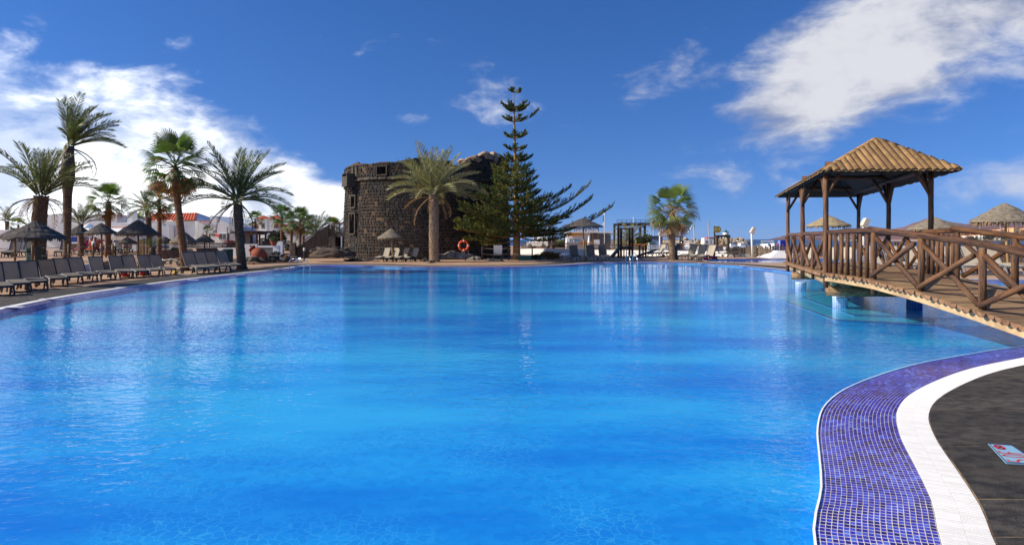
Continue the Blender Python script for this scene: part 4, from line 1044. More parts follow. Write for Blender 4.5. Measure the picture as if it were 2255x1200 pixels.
date_palm('tall silvery date palm with pale trunk before the stone tower', 957, 578, 430, 44.6, 3.5, 0.33, 0.30, 's', 42, 0.14, M_TRUNKP, -3, 7, 0, None, 4, None, 13, 10, M_TRUNKP, 0.13)
fan_palm('tall fan palm with long leaning trunk by the loungers', 406, 32.5, 593, 372, 1.85, 0.19, 0.15, 28, 18, -20, 0, None, False, 0.05, None, 1)
fan_palm('pale green fan palm with shaggy dry skirt behind the green bin', 1479, 48.7, 573, 468, 2.2, 0.23, 0.20, 28, 24, 2, 0, M_TRUNKP, True, 0.0, None, 2, 10, M_TRUNKP)
fan_palm('fan palm with brown skirt behind the two small thatched umbrellas', 238, 48, 560, 448, 1.55, 0.22, 0.19, 22, 12, 0, TZ, None, False, 0.1, None, 3)
fan_palm('fan palm with orange trunk left of the red-roofed house', 352, 45, 575, 446, 1.45, 0.15, 0.13, 22, 12, -2, 0, None, False, 0.1, None, 4)
date_palm('small date palm behind the raised terrace umbrellas', 178, 545, 493, 46, 1.7, 0.18, 0.17, 'd', 18, 0.15, None, 0, 2, TZ, None, 5, None, 0, 20)
date_palm('grey windblown date palm beside the orange-trunked fan palm', 330, 575, 462, 47, 1.7, 0.17, 0.20, 'd', 22, -0.3, None, -4, 4, 0, None, 6)
date_palm('tiny date palm against the sky at the far left edge', 16, 505, 487, 75, 1.8, 0.2, 0.2, 'd', 18, 0.3, None, 0, 2, 0, None, 7, None, 0, 0)
for i, (px, cy, Y, R, lb, by) in enumerate((
        (563, 486, 82, 1.35, 'slim fan palm in front of the left belfry tower', 540),
        (622, 478, 66, 1.45, 'leftmost of the fan palms grouped by the tower stair', 560),
        (641, 492, 62, 1.35, 'second fan palm of the group by the tower stair', 565),
        (661, 488, 60, 1.45, 'third fan palm of the group by the tower stair', 570),
        (668, 494, 70, 1.4, 'fan palm half hidden at the back of the stair group', 560),
        (731, 503, 68, 1.35, 'small fan palm seen above the drawbridge', 560))):
    fan_palm(lb, px, Y, by, cy, R, 0.15, 0.12, 18, 12, rnd(-3, 2), 0, None, False, 0.05, 'fan palms in the garden by the tower stair', 20 + i)
date_palm('low date palm with arching fronds behind the tower stair', 693, 560, 515, 64, 2.3, 0.25, 0.25, 'd', 26, 0.1, None, 0, 4, 0, None, 9, None, 0, -10)
date_palm('small arching date palm inside the wooden play frame', 1386, 560, 528, 74, 2.2, 0.30, 0.28, 's', 34, 0.0, None, 0, 3, 0, None, 11, None, 0, -25)
date_palm('little palm sprout between the left umbrellas', 336, 560, 545, 42, 0.85, 0.22, 0.16, 'd', 10, 0.0, None, 0, 0, 0, None, 12, None, 0, 35)
fan_palm('small yucca-like palm by the red awning window', 459, 62, 545, 513, 0.8, 0.12, 0.1, 16, 4, 0, 0, None, False, 0, None, 33)
fan_palm('little fan palm sprouting over the white house at far left', 40, 70, 520, 497, 1.0, 0.1, 0.1, 16, 6, 0, 0, None, False, 0, None, 34)
fan_palm('dark fan palm peeking over the white chimney wall', 303, 74, 520, 489, 1.2, 0.12, 0.1, 18, 4, 0, 0, None, False, 0, None, 35)

# ------------------------------------------------------------------ Norfolk pine
M_PINE = mat('pine_needle', (0.058, 0.088, 0.017), (0.19, 0.18, 0.036), 0.9, 0.6, trans=(0.15, (1.2, 1.3, 0.5)), per=0.25, island=True, contrast=(0.40, 0.65))
M_PINEBARK = mat('pine_bark', (0.40, 0.235, 0.105), (0.22, 0.125, 0.06), 4.0, 0.9, 0.7, 14, stretch=(1, 1, 2.2))
pine = thing('norfolk_pine', 'tall tiered pine with upswept branches beside the stone tower', 'pine tree', (XP(1138, 49.5), 49.5, 0))
py2z = lambda y_: ZP(y_, 49.5)
obj('trunk', MB().tube([(0, 0, -0.05), (-0.02, 0, 0.6), (0.0, 0, 2.2), (-0.05, 0, py2z(440)), (-0.12, 0, py2z(350)), (-0.2, 0, py2z(260)), (-0.27, 0, py2z(188))], [0.36, 0.29, 0.27, 0.18, 0.10, 0.07, 0.02], 12, jit=0.03), M_PINEBARK, pine, True)
rp2 = random.Random(21)
def pine_branch(z, az_, L, rise, droop, dens=1.0, r=0.05, bare=0.22, tuft=0.55):
    # branch: leaves the trunk slightly down then sweeps up
    pts = []; K = 10
    for q in range(K + 1):
        t = q / K; x = L * t; zz = -droop * L * sin(pi * t * 0.9) * 0.5 + rise * L * t ** 1.9; pts.append(Vector((x, 0.05 * L * sin(t * 3 + z) * t, zz)))
    wood = MB().tube(pts, [r * (1 - 0.8 * q / K) + 0.006 for q in range(K + 1)], 5)
    nd = MB()
    nt = int(L * 7.0 * dens) + 4
    for i in range(nt):
        t = bare + (1 - bare) * (i + rp2.random()) / nt; f = min(K - 0.001, t * K); a = int(f); c = pts[a].lerp(pts[a + 1], f - a); tg = (pts[a + 1] - pts[a]).normalized()
        s_ = rp2.choice((-1, 1)); tl = 1.3 * tuft * (0.55 + 0.65 * sin(pi * min(1, t * 0.85 + 0.1))) * (0.6 + 0.4 * min(1, L / 3)) * rp2.uniform(0.7, 1.15)
        dr = (tg * rp2.uniform(0.35, 0.9) + Vector((0, s_ * rp2.uniform(0.1, 1.1), 0)) + Vector((0, 0, rp2.uniform(0.05, 0.8)))).normalized()
        # side shoot with brush of needles all round
        ns = 5
        for q in range(ns):
            b0 = c + dr * tl * q / ns; b1 = c + dr * tl * (q + 1) / ns
            for h in range(6):
                e = Vector((rp2.uniform(-1, 1), rp2.uniform(-1, 1), rp2.uniform(-0.6, 1.2))).normalized(); e = (e + dr * 0.9).normalized(); l = 0.15 * rp2.uniform(0.7, 1.3) * (0.7 + 0.5 * tuft)
                w = dr.cross(e); w = (w.normalized() if w.length > 1e-3 else Vector((0, 0, 1))) * 0.026; m_ = b0.lerp(b1, rp2.random())
                nd.add([m_ - w, m_ + w, m_ + e * l + dr * 0.06], [(0, 1, 2)])
    M = Matrix.Translation((-0.12 * min(1, z / 8), 0, z)) @ Matrix.Rotation(az_, 4, 'Z')
    b = obj('branch', wood, M_PINEBARK, pine, True, M); nn = obj('needles', nd, M_PINE, b); nn['kind'] = 'stuff'
# upper tiers (sparse, short, cup-shaped)
for py, L, n in ((204, 0.40, 4), (241, 0.95, 6), (246, 0.8, 5), (268, 0.85, 6), (304, 0.95, 6), (332, 0.85, 6), (357, 1.25, 7), (352, 0.9, 4)):
    o_ = rp2.uniform(0, 6)
    for i in range(n): pine_branch(py2z(py), o_ + 2 * pi * i / n + rp2.uniform(-0.2, 0.2), L * rp2.uniform(0.85, 1.15), 0.34, 0.10, 1.5, 0.020, 0.28, 0.30)
pine_branch(py2z(268), 0.0, 1.75, 0.48, 0.1, 0.7, 0.02, 0.6, 0.4)
# crown tiers
for py, L, n in ((376, 1.5, 6), (392, 1.8, 6), (408, 2.2, 7), (424, 2.6, 7), (440, 3.0, 7), (455, 3.3, 7), (470, 3.5, 8), (484, 3.7, 8), (497, 3.8, 8), (509, 3.6, 7), (519, 3.0, 6)):
    o_ = rp2.uniform(0, 6)
    for i in range(n):
        a = o_ + 2 * pi * i / n + rp2.uniform(-0.2, 0.2); f = ((0.72 if py < 470 else 0.92) if cos(a) > 0.25 else 1.05) * rp2.uniform(0.8, 1.15); up = 0.14 + 0.14 * max(0, cos(a)) if py < 480 else 0.05
        if sin(a) > 0.35: f *= 0.9
        pine_branch(py2z(py), a, L * f * rp2.uniform(0.75, 1.15), up, 0.10, 1.45, 0.05, 0.18, 0.62)
# long wind-exposed limbs on the seaward side
for py, a, L, rise in ((440, 0.05, 4.2, 0.25), (462, -0.12, 5.6, 0.36), (478, 0.06, 5.9, 0.27), (500, -0.05, 7.3, 0.235), (508, 0.25, 5.0, 0.10), (520, -0.15, 4.0, 0.03)):
    pine_branch(py2z(py), a, L, rise, 0.22, 0.95, 0.065, 0.30, 0.58)
for py, a, L, rise in ((470, 3.3, 4.3, 0.06), (492, 3.0, 4.7, 0.05), (508, 3.25, 4.6, 0.04), (520, 3.05, 4.0, -0.06), (530, 3.3, 2.6, -0.12)):
    pine_branch(py2z(py), a, L, rise, 0.12, 1.2, 0.06, 0.25, 0.6)

# ------------------------------------------------------------------ bushes, trees and cacti
M_LEAF = mat('shrub_leaf', (0.045, 0.070, 0.020), (0.085, 0.11, 0.03), 1.2, 0.6, trans=(0.2, (1.2, 1.4, 0.5)), per=0.3, island=True)
M_LEAFD = mat('dark_shrub_leaf', (0.022, 0.035, 0.014), (0.045, 0.06, 0.022), 1.2, 0.6, per=0.3, island=True)
M_LEAFB = mat('brownish_shrub_leaf', (0.10, 0.075, 0.028), (0.16, 0.10, 0.045), 1.2, 0.7, per=0.3, island=True)
M_FLOWER = mat('crimson_flower', (0.42, 0.02, 0.055), (0.25, 0.012, 0.03), 2.0, 0.6, trans=(0.2, (1.2, 0.8, 0.8)), per=0.3, island=True)
M_STEM = mat('bush_stem', (0.11, 0.08, 0.055), None, rough=0.9)
def leafy(c, size, n, l, seed, holes_=0.35, lumps=7):
    r_ = random.Random(seed); mb = MB(); cs = []
    for i in range(lumps):
        a = r_.uniform(0, 2 * pi); z_ = r_.uniform(-0.5, 0.7); rr_ = r_.uniform(0.2, 0.62); cs.append((Vector((cos(a) * rr_, sin(a) * rr_, z_ * 0.75)), r_.uniform(0.32, 0.52)))
    for i in range(n):
        q, rad_ = cs[r_.randrange(lumps)]; d_ = Vector((r_.gauss(0, 1), r_.gauss(0, 1), r_.gauss(0, 1))).normalized(); p = q + d_ * rad_ * r_.uniform(0.55, 1.08)
        p = Vector((p.x * size[0], p.y * size[1], p.z * size[2])) + Vector(c)
        if p.z < 0.02: p.z = r_.uniform(0.02, 0.15)
        e = (d_ + Vector((r_.uniform(-1, 1), r_.uniform(-1, 1), r_.uniform(-1, 1))) * 0.8).normalized(); w = e.cross(Vector((r_.uniform(-1, 1), r_.uniform(-1, 1), r_.uniform(-1, 1)))).normalized(); ll = l * r_.uniform(0.6, 1.3)
        mb.add([p, p + e * ll * 0.5 + w * ll * 0.3, p + e * ll, p + e * ll * 0.5 - w * ll * 0.3], [(0, 1, 2, 3)])
    return mb
def bush(name, label, px, py_b, Y, w_px, h_px, m, cat='bush', n=900, trunk=False, z0=0.0, flower=None, seed=0, l=None):
    X = XP(px, Y); w = w_px / FPX * Y / 2; h = h_px / FPX * Y; t = thing(name, label, cat, (X, Y, z0))
    hb = h * (0.25 if trunk else 0.0); l = l or max(0.10, w * 0.16)
    cz = hb + (h - hb) * 0.52; f = obj('crown' if trunk else 'foliage', leafy((0, 0, cz), (w, w * 0.8, (h - hb) * 0.5), n, l, seed), m, t)
    st_ = MB()
    if trunk:
        st_.tube([(0, 0, 0), (0.05 * w, 0, hb), (0, 0, h * 0.7)], [0.06 * w + 0.05, 0.05 * w + 0.04, 0.03], 7)
        for i in range(4): a = i * 1.7; st_.tube([(0, 0, hb * (0.8 + 0.3 * i / 4)), (w * 0.5 * cos(a), w * 0.4 * sin(a), h * 0.65)], [0.04 * w, 0.015], 5)
        obj('trunk', st_, M_STEM, t)
    else:
        for i in range(6): a = i * 1.1; st_.tube([(0, 0, 0), (w * 0.4 * cos(a), w * 0.4 * sin(a), h * 0.5)], [0.03, 0.01], 5)
        obj('stem', st_, M_STEM, t)
    if flower: obj('blossom', leafy((0, 0, cz * 1.06), (w * 1.0, w * 0.85, (h - hb) * 0.52), n // 2, l * 0.8, seed + 50), flower, t)
    return t
bush('bougainvillea', 'crimson bougainvillea bush by the terrace fence', 506, 545, 59, 34, 26, M_LEAFD, 'bush', 900, False, 0.45, M_FLOWER, 1)
bush('leafy_tree', 'dark bushy tree left of the stair fan palms', 612, 545, 76, 48, 46, M_LEAFD, 'tree', 1600, True, 0.2, None, 2)
bush('leafy_tree', 'lower rounded tree in front of the belfry wall', 588, 545, 72, 40, 30, M_LEAFD, 'tree', 1300, True, 0.2, None, 3)
bush('shrub', 'olive shrub among the rocks left of the cacti', 607, 572, 46, 30, 24, M_LEAF, 'bush', 900, False, 0, None, 4)
bush('shrub', 'dry yellowish shrub beside the stair foot', 661, 565, 58, 22, 24, M_LEAFB, 'bush', 500, False, 0, None, 5)
bush('shrub', 'green garden bush under the low arching palm', 690, 560, 66, 46, 30, M_LEAFD, 'bush', 900, False, 0, None, 6)
bush('shrub', 'green garden bush behind the second stair palm', 640, 560, 70, 36, 30, M_LEAF, 'bush', 800, False, 0, None, 7)
bush('shrub', 'green planting below the drawbridge', 738, 562, 62, 26, 14, M_LEAF, 'bush', 500, False, 0, None, 8)
bush('hedge_shrub', 'low brown-green hedge before the white wall by the pine', 1215, 572, 50.5, 70, 17, M_LEAFB, 'bush', 1500, False, 0, None, 9, 0.14)
bush('hedge_shrub', 'low green end of the hedge right of the pine trunk', 1178, 572, 50.2, 30, 11, M_LEAF, 'bush', 600, False, 0, None, 10, 0.12)
bush('bush', 'large dark rounded bush right of the small arching palm', 1415, 552, 73, 42, 42, M_LEAF, 'bush', 1700, False, 0, None, 11, 0.2)
bush('shrub', 'dark planting behind the leftmost umbrella', 18, 545, 44, 22, 16, M_LEAFD, 'bush', 400, False, TZ, None, 12)
bush('shrub', 'treetop clump over the white roof left of the red-roofed house', 290, 520, 80, 26, 34, M_LEAFD, 'bush', 700, False, 0, None, 13)
bush('shrub', 'green hedge line behind the white jeep', 1235, 545, 125, 74, 14, M_LEAF, 'bush', 1400, False, 0, None, 14, 0.5)
bush('shrub', 'dark green mound beside the balustrade under the umbrellas', 385, 557, 52, 60, 24, M_LEAFD, 'bush', 700, False, 0, None, 15)
bush('shrub', 'dark green mound right of the leaning fan palm trunk', 432, 557, 50, 44, 20, M_LEAFD, 'bush', 600, False, 0, None, 16)
M_CACT = mat('golden_cactus', (0.34, 0.27, 0.04), (0.16, 0.15, 0.03), 9.0, 0.8, 0.6, 30)
M_CACTO = mat('orange_cactus', (0.34, 0.12, 0.03), (0.20, 0.07, 0.03), 9.0, 0.8, 0.6, 30)
def cactus(label, px, py, Y, r, h, m):
    n = 20; mb = MB(); vs_, fs = [], []; K = 8
    for q in range(K + 1):
        ph = -pi / 2 + pi * q / K
        for i in range(n * 2):
            a = pi * i / n; rr_ = r * cos(ph) * (1.0 if i % 2 else 0.86); vs_.append((rr_ * cos(a), rr_ * sin(a), h / 2 + h / 2 * sin(ph)))
    for q in range(K):
        for i in range(n * 2): j = (i + 1) % (n * 2); fs.append((q * 2 * n + i, q * 2 * n + j, (q + 1) * 2 * n + j, (q + 1) * 2 * n + i))
    o = obj('barrel_cactus', mb.add(vs_, fs), m); o.location = (XP(px, Y), Y, 0); return tag(o, label, 'cactus', 'barrel cacti by the amphora')
cactus('round yellow barrel cactus among the dark rocks', 600, 577, 43, 0.19, 0.38, M_CACT)
cactus('tall orange barrel cactus at the right end of the rock bed', 630, 577, 43.5, 0.17, 0.55, M_CACTO)
cactus('tiny orange cactus in front of the terracotta amphora', 559, 580, 40, 0.08, 0.14, M_CACTO)
for i, (px, Y, s_, lb) in enumerate(((585, 43.5, 0.55, 'rounded dark lava rock right of the amphora'), (612, 44, 0.55, 'reddish dark rock between the two big cacti'), (546, 41, 0.50, 'dark rock left of the amphora mouth'), (620, 43, 0.36, 'small rock beside the orange cactus'), (570, 41.5, 0.36, 'low dark rock in front of the amphora'), (642, 44.5, 0.4, 'flat dark rock behind the left pool ladder'), (592, 42.5, 0.33, 'little dark rock left of the yellow cactus'))):
    boulder('rock', lb, (XP(px, Y), Y + 0.4, -0.05), (s_, s_ * 0.8, s_ * 0.62), M_ROCK, 70 + i, 0.3, 1.7, 3)
struct('rock_bed', MB().prism([(x, y) for x, y in ((XP(538, 40.5), 40.5), (XP(655, 42.6), 42.6), (XP(668, 46), 46), (XP(540, 48), 48))], 0.0, 0.03), M_DIRT)

# ------------------------------------------------------------------ sun loungers
M_RESIN = mat('anthracite_resin', (0.018, 0.019, 0.024), (0.028, 0.028, 0.032), 6.0, 0.45, spec=0.5)
M_MESH = mat('taupe_mesh_fabric', (0.42, 0.39, 0.33), (0.36, 0.33, 0.28), 2.0, 0.8, trans=(0.5, (1.1, 1.0, 0.82)), per=0.10)
M_MESHL = mat('beige_mesh_fabric', (0.52, 0.46, 0.37), (0.44, 0.39, 0.31), 2.0, 0.8, trans=(0.25, (1.1, 1.0, 0.85)), per=0.08)
M_MESHC = mat('cream_mesh_fabric', (0.66, 0.58, 0.46), (0.58, 0.51, 0.40), 2.0, 0.8, trans=(0.2, (1.1, 1.0, 0.85)), per=0.06)
M_MESHO = mat('ochre_mesh_fabric', (0.34, 0.21, 0.10), (0.28, 0.17, 0.08), 2.0, 0.8, trans=(0.4, (1.2, 1.0, 0.7)), per=0.1)
M_GREYRES = mat('grey_resin', (0.14, 0.145, 0.15), None, rough=0.45)
def sheet(pts, w, th=0.012):
    mb = MB(); n = len(pts); vs_ = []
    for x, z in pts:
        for y in (-w / 2, w / 2): vs_.append((x, y, z))
    for x, z in pts:
        for y in (-w / 2, w / 2): vs_.append((x, y, z - th))
    fs = []
    for i in range(n - 1):
        a = 2 * i; fs.append((a, a + 2, a + 3, a + 1)); b = 2 * n + a; fs.append((b, b + 1, b + 3, b + 2)); fs.append((a, b, b + 2, a + 2)); fs.append((a + 1, a + 3, b + 3, b + 1))
    fs.append((0, 1, 2 * n + 1, 2 * n)); fs.append((2 * n - 2, 4 * n - 2, 4 * n - 1, 2 * n - 1))
    return mb.add(vs_, fs)
def make_lounger(fab, frm, recline, name='sun_lounger', knee=0.07):
    t = thing(name, 'x', 'sun lounger', (0, 0, -50))
    w = 0.50; bl = 0.82; hx = -0.16; ca, sa = cos(radians(recline)), sin(radians(recline))
    obj('seat', sheet([(0.98, 0.335), (0.80, 0.365), (0.42, 0.36 + knee), (0.10, 0.35), (hx, 0.335)], w), fab, t)
    obj('backrest', sheet([(hx, 0.335), (hx - bl * 0.25 * ca, 0.335 + bl * 0.23 * sa), (hx - bl * ca, 0.335 + bl * sa)], w), fab, t)
    for s_ in (-1, 1):
        y = s_ * (w / 2 + 0.02)
        obj('side_rail', MB().tube([(1.0, y, 0.31), (0.80, y, 0.34), (0.42, y, 0.33 + knee), (0.10, y, 0.325), (-0.45, y, 0.30), (-0.92, y, 0.30)], 0.028, 6), frm, t)
        obj('back_frame', MB().tube([(hx, y, 0.33), (hx - bl * ca * 1.02, y, 0.33 + bl * sa * 1.02)], 0.02, 6), frm, t)
        obj('leg', MB().tube([(0.82, y, 0.33), (0.95, y, 0.20), (1.02, y, 0.02)], [0.036, 0.032, 0.03], 6), frm, t)
        obj('leg', MB().tube([(-0.50, y, 0.31), (-0.60, y, 0.16), (-0.72, y, 0.02)], [0.036, 0.032, 0.03], 6), frm, t)
        obj('leg_strut', MB().tube([(0.62, y, 0.33), (0.50, y, 0.14), (0.46, y, 0.02)], [0.03, 0.026, 0.026], 6), frm, t)
    obj('foot_bar', MB().bar((1.02, -w / 2 - 0.03, 0.035), (1.02, w / 2 + 0.03, 0.035), 0.05, 0.055), frm, t)
    obj('front_apron', MB().bar((1.0, -w / 2, 0.30), (1.0, w / 2, 0.30), 0.03, 0.075), frm, t)
    obj('head_bar', MB().bar((hx - bl * ca * 1.01, -w / 2, 0.33 + bl * sa * 1.01), (hx - bl * ca * 1.01, w / 2, 0.33 + bl * sa * 1.01), 0.03, 0.03), frm, t)
    obj('wheel', MB().tube([(-0.72, -0.22, 0.10), (-0.72, -0.16, 0.10)], 0.10, 12), frm, t)
    return t
PROTO = {}
def lounger(kind, loc, rz, label, group, scale=1.0):
    if kind not in PROTO:
        a = {'front': (M_MESH, M_RESIN, 54), 'mid': (M_MESHO, M_RESIN, 48), 'beige': (M_MESHL, M_RESIN, 62), 'cream': (M_MESHC, M_GREYRES, 55), 'grey': (mat('dark_mesh_fabric', (0.17, 0.155, 0.145), None, rough=0.8, trans=(0.3, (1.1, 1, 0.9))), M_GREYRES, 64), 'flat': (M_MESHL, M_GREYRES, 6)}[kind]
        t = make_lounger(*a); PROTO[kind] = t; t.location = loc; t.rotation_euler = (0, 0, rz); t.scale = (scale,) * 3; t['label'] = label; t['group'] = group; return t
    return copy_tree(PROTO[kind], loc, rz, label, group, scale)
ORD = ['first', 'second', 'third', 'fourth', 'fifth', 'sixth', 'seventh', 'eighth', 'ninth', 'tenth', 'eleventh', 'twelfth', 'thirteenth']
# front row: (px, py) of the middle of the foot end on the ground
row = [(-12, 668), (22, 655), (62, 645), (96, 639), (131, 632), (166, 627), (203, 622), (240, 618), (276, 614), (312, 611), (346, 608), (378, 605)]
row = [(8, 653), (48, 645), (84, 640), (131, 632), (166, 626), (201, 622), (238, 618), (278, 614), (316, 612), (345, 609.5), (374, 606.5)]
FA = radians(-43)
def foot_place(kind, px, py, ang, label, group, sc=1.0, z=0.0):
    p = G(px, py, z); c = p - Vector((cos(ang), sin(ang), 0)) * 1.02 * sc; return lounger(kind, (c.x, c.y, z), ang, label, group, sc)
for i, (px, py) in enumerate(row):
    foot_place('front', px + rnd(-2, 2), py, FA + radians(i * 0.6 + rnd(-4, 4)), f'taupe mesh lounger with dark frame, {ORD[i]} from the left in the front poolside row', 'front poolside row of loungers', 0.90)
for i, (px, py) in enumerate(((448, 604.5), (473, 602.5), (496, 600), (521, 597.5))):
    foot_place('front', px, py, radians(-40), f'taupe lounger between the fan palm and date palm, {ORD[i]} of four from the left', 'four loungers between the two palms', 1.0)
# rows further back on the left, seen from behind the trunks
k_ = 0
for i in range(5):
    c = G(372 + i * 13, 583 - i * 1.5); lounger('mid', (c.x, c.y, 0), radians(-20), f'ochre-backed lounger in the second row, {ORD[i]} from the left behind the fan palm', 'second row of loungers on the left', 0.95)
for i in range(6):
    c = G(452 + i * 6.5, 574 - i * 0.6); lounger('mid', (c.x, c.y, 0), radians(-25), f'ochre lounger stacked close in the row before the white wall, {ORD[i]} from the left', 'tight row of loungers before the white wall', 0.95)
for i, (px, py) in enumerate(((420, 586), (432, 581))):
    c = G(px, py); lounger('front', (c.x, c.y, 0), radians(-12 - 8 * i), f'taupe lounger behind the fan palm trunk, {"nearer" if i == 0 else "farther"} of two', 'pair of loungers behind the fan palm', 0.95)
# raised terrace
TERR = [(36, 566, 'front', 'lounger facing the pool on the terrace left of the dark green cabinet'), (2, 568, 'front', 'lounger at the far left end of the terrace row'), (160, 561, 'front', 'terrace lounger under the sunbather on the pink towel'), (186, 562, 'front', 'terrace lounger under the sunbather on the orange towel'), (214, 561, 'front', 'terrace lounger under the sunbather on the blue towel'), (240, 560, 'front', 'empty terrace lounger right of the blue towel'), (264, 559, 'front', 'empty terrace lounger with red towel on the seat'), (118, 566, 'front', 'terrace lounger partly hidden by the tallest palm trunk')]
TL = {}
for px, py, kd, lb in TERR:
    c = G(px, py, TZ); c = c + V(0, 1.0, 0); TL[px] = lounger(kd, (c.x, c.y, TZ), radians(-68), lb, 'loungers on the raised terrace', 1.12)
# by the tower: four beige loungers facing the pool
for i in range(4):
    c = G(842 + i * 21.5, 576.5) + V(0, 0.6, 0); lounger('beige', (c.x, c.y, 0), radians(-112), f'beige lounger in front of the tower, {ORD[i]} of four from the left', 'four loungers before the tower', 0.93)
# under the dark umbrella right of the pine
for i, (px, kd) in enumerate(((1247, 'flat'), (1268, 'grey'), (1306, 'grey'), (1333, 'grey'))):
    c = G(px, 576.5 - i * 0.6) + V(0, 0.9, 0); lounger(kd, (c.x, c.y, 0), radians(-86), ['flat lounger with a crumpled white towel beside the dark umbrella', 'grey upright lounger just left of the dark umbrella pole', 'grey upright lounger just right of the dark umbrella pole', 'grey upright lounger at the right of the dark umbrella group'][i], 'loungers under the dark umbrella', 1.08)
for i, (px, py, a) in enumerate(((1455, 567, -150), (1478, 566, -150))):
    c = G(px, py) + V(0, 0.6, 0); lounger('beige', (c.x, c.y, 0), radians(a), ['beige lounger left of the pale fan palm, farther left of two', 'beige lounger just left of the pale fan palm trunk'][i], 'loungers beside the pale fan palm', 1.1)
for i, (px, py) in enumerate(((1522, 573), (1543, 574), (1563, 575.5))):
    c = G(px, py) + V(0, 0.4, 0); lounger('beige', (c.x, c.y, 0), radians(-140), f'sunlit beige lounger right of the green bin, {ORD[i]} of three', 'three loungers right of the green bin', 1.12)
for i, (px, py, a) in enumerate(((1592, 567, -25), (1615, 566, -20))):
    c = G(px, py) + V(0, 0.4, 0); lounger('beige', (c.x, c.y, 0), radians(a), ['beige lounger behind the sunlit trio by the second pool', 'beige lounger at the corner of the second pool'][i], 'loungers by the second pool', 1.1)
# beyond the bridge
for i in range(7):
    px = 1955 + i * 46; c = G(px, 602 + i * 0.8) + V(0, 0.9, 0); lounger('cream', (c.x, c.y, 0), radians(-97), f'cream lounger beyond the log bridge, {ORD[i]} from the left', 'cream loungers beyond the bridge', 1.28)
for i, px in enumerate((1788, 1846, 1880)):
    c = G(px, 586 - i) + V(0, 0.8, 0); lounger('cream', (c.x, c.y, 0), radians(-120), f'cream lounger seen through the gazebo railing, {ORD[i]} from the left', 'loungers seen through the gazebo railing', 1.1)
# ------------------------------------------------------------------ thatched umbrellas
def thatch(name, c1, c2):
    return mat(name, c1, c2, 5.0, 0.95, 1.0, 16, stretch=(1.0, 1.0, 3.0), per=0.12, contrast=(0.3, 0.7), detail=8)
M_THD = thatch('dark_thatch', (0.055, 0.050, 0.048), (0.105, 0.092, 0.080)); M_THG = thatch('grey_thatch', (0.26, 0.22, 0.16), (0.15, 0.125, 0.095)); M_THT = thatch('tan_thatch', (0.36, 0.29, 0.17), (0.22, 0.17, 0.10))
M_FRINGE = mat('straw_fringe', (0.30, 0.21, 0.11), (0.17, 0.115, 0.06), 6.0, 0.9, per=0.2, island=True); M_FRINGED = mat('dark_straw_fringe', (0.13, 0.095, 0.058), (0.075, 0.058, 0.042), 6.0, 0.9, per=0.2, island=True)
M_POLE = mat('umbrella_pole', (0.22, 0.125, 0.055), (0.12, 0.065, 0.03), 5.0, 0.7, stretch=(1, 1, 0.3)); M_POLEY = mat('pale_umbrella_pole', (0.46, 0.30, 0.12), (0.33, 0.20, 0.08), 5.0, 0.7, stretch=(1, 1, 0.3))
def umbrella(label, px, base, Y, y_apex, y_eave, half_px, m, fm, z0=0.0, px_top=None, pm=None, group='thatched umbrellas round the pool', seed=0, fr_len=0.16):
    X = XP(px, Y); t = thing('thatched_umbrella', label, 'umbrella', (X, Y, z0), 0, group); r_ = random.Random(seed)
    R = half_px / FPX * Y; za, ze = ZP(y_apex, Y) - z0, ZP(y_eave, Y) - z0; dx = ((px_top or px) - px) / FPX * Y; n = 40; H = za - ze
    mb = MB(); vs_, fs = [], []
    prof = [(0.0, 1.0), (0.06, 0.97), (0.22, 0.80), (0.42, 0.60), (0.45, 0.545), (0.68, 0.33), (0.71, 0.275), (0.93, 0.07), (1.0, -0.03), (1.01, -0.12), (0.90, -0.10), (0.5, 0.22), (0.0, 0.62)]
    for q, (r0, h) in enumerate(prof):
        for i in range(n):
            a = 2 * pi * i / n; j = 1 + (0.035 * noise.noise(V(cos(a) * 5, sin(a) * 5, q * 0.7 + seed)) if q > 1 else 0) + (r_.uniform(-0.012, 0.012) if 2 < q < 10 else 0)
            vs_.append((dx + R * r0 * j * cos(a), R * r0 * j * sin(a), ze + H * h + (r_.uniform(-0.02, 0.02) if 1 < q < 10 else 0)))
    for q in range(len(prof) - 1):
        for i in range(n): j = (i + 1) % n; fs.append((q * n + i, q * n + j, (q + 1) * n + j, (q + 1) * n + i))
    can = obj('canopy', mb.add(vs_, fs), m, t, False)
    fg = MB()
    for i in range(190):
        a = r_.uniform(0, 2 * pi); e = V(cos(a), sin(a), 0); s_ = V(-sin(a), cos(a), 0); rr_ = R * r_.uniform(0.90, 1.0); b0 = V(dx, 0, ze + H * r_.uniform(-0.10, 0.0)) + e * rr_; l = fr_len * r_.uniform(0.6, 1.35); w = 0.026 * r_.uniform(0.7, 1.4)
        fg.add([b0 - s_ * w, b0 + s_ * w, b0 + e * 0.02 - V(0, 0, l) + s_ * r_.uniform(-0.03, 0.03)], [(0, 1, 2)])
    f_ = obj('fringe', fg, fm, t); f_['kind'] = 'stuff'
    obj('pole', MB().tube([(0, 0, -0.02), (dx * 0.5, 0, ze * 0.5), (dx, 0, ze + H * 0.7)], [0.055, 0.05, 0.045], 8), pm or M_POLE, t, True)
    for i in range(6):
        a = i * pi / 3; obj('rib', MB().bar((dx, 0, ze + H * 0.45), (dx + R * 0.93 * cos(a), R * 0.93 * sin(a), ze - H * 0.06), 0.025), pm or M_POLE, t)
    return t
umbrella('large dark thatched umbrella over the front lounger row at far left', 80, 632, 21.5, 486, 522, 58, M_THD, M_FRINGED, 0, 78, None, seed=1, fr_len=0.13)
umbrella('dark thatched umbrella in the front row left of the fan palms', 306, 588, 33.5, 484, 514, 43, M_THD, M_FRINGED, 0, 304, None, seed=2)
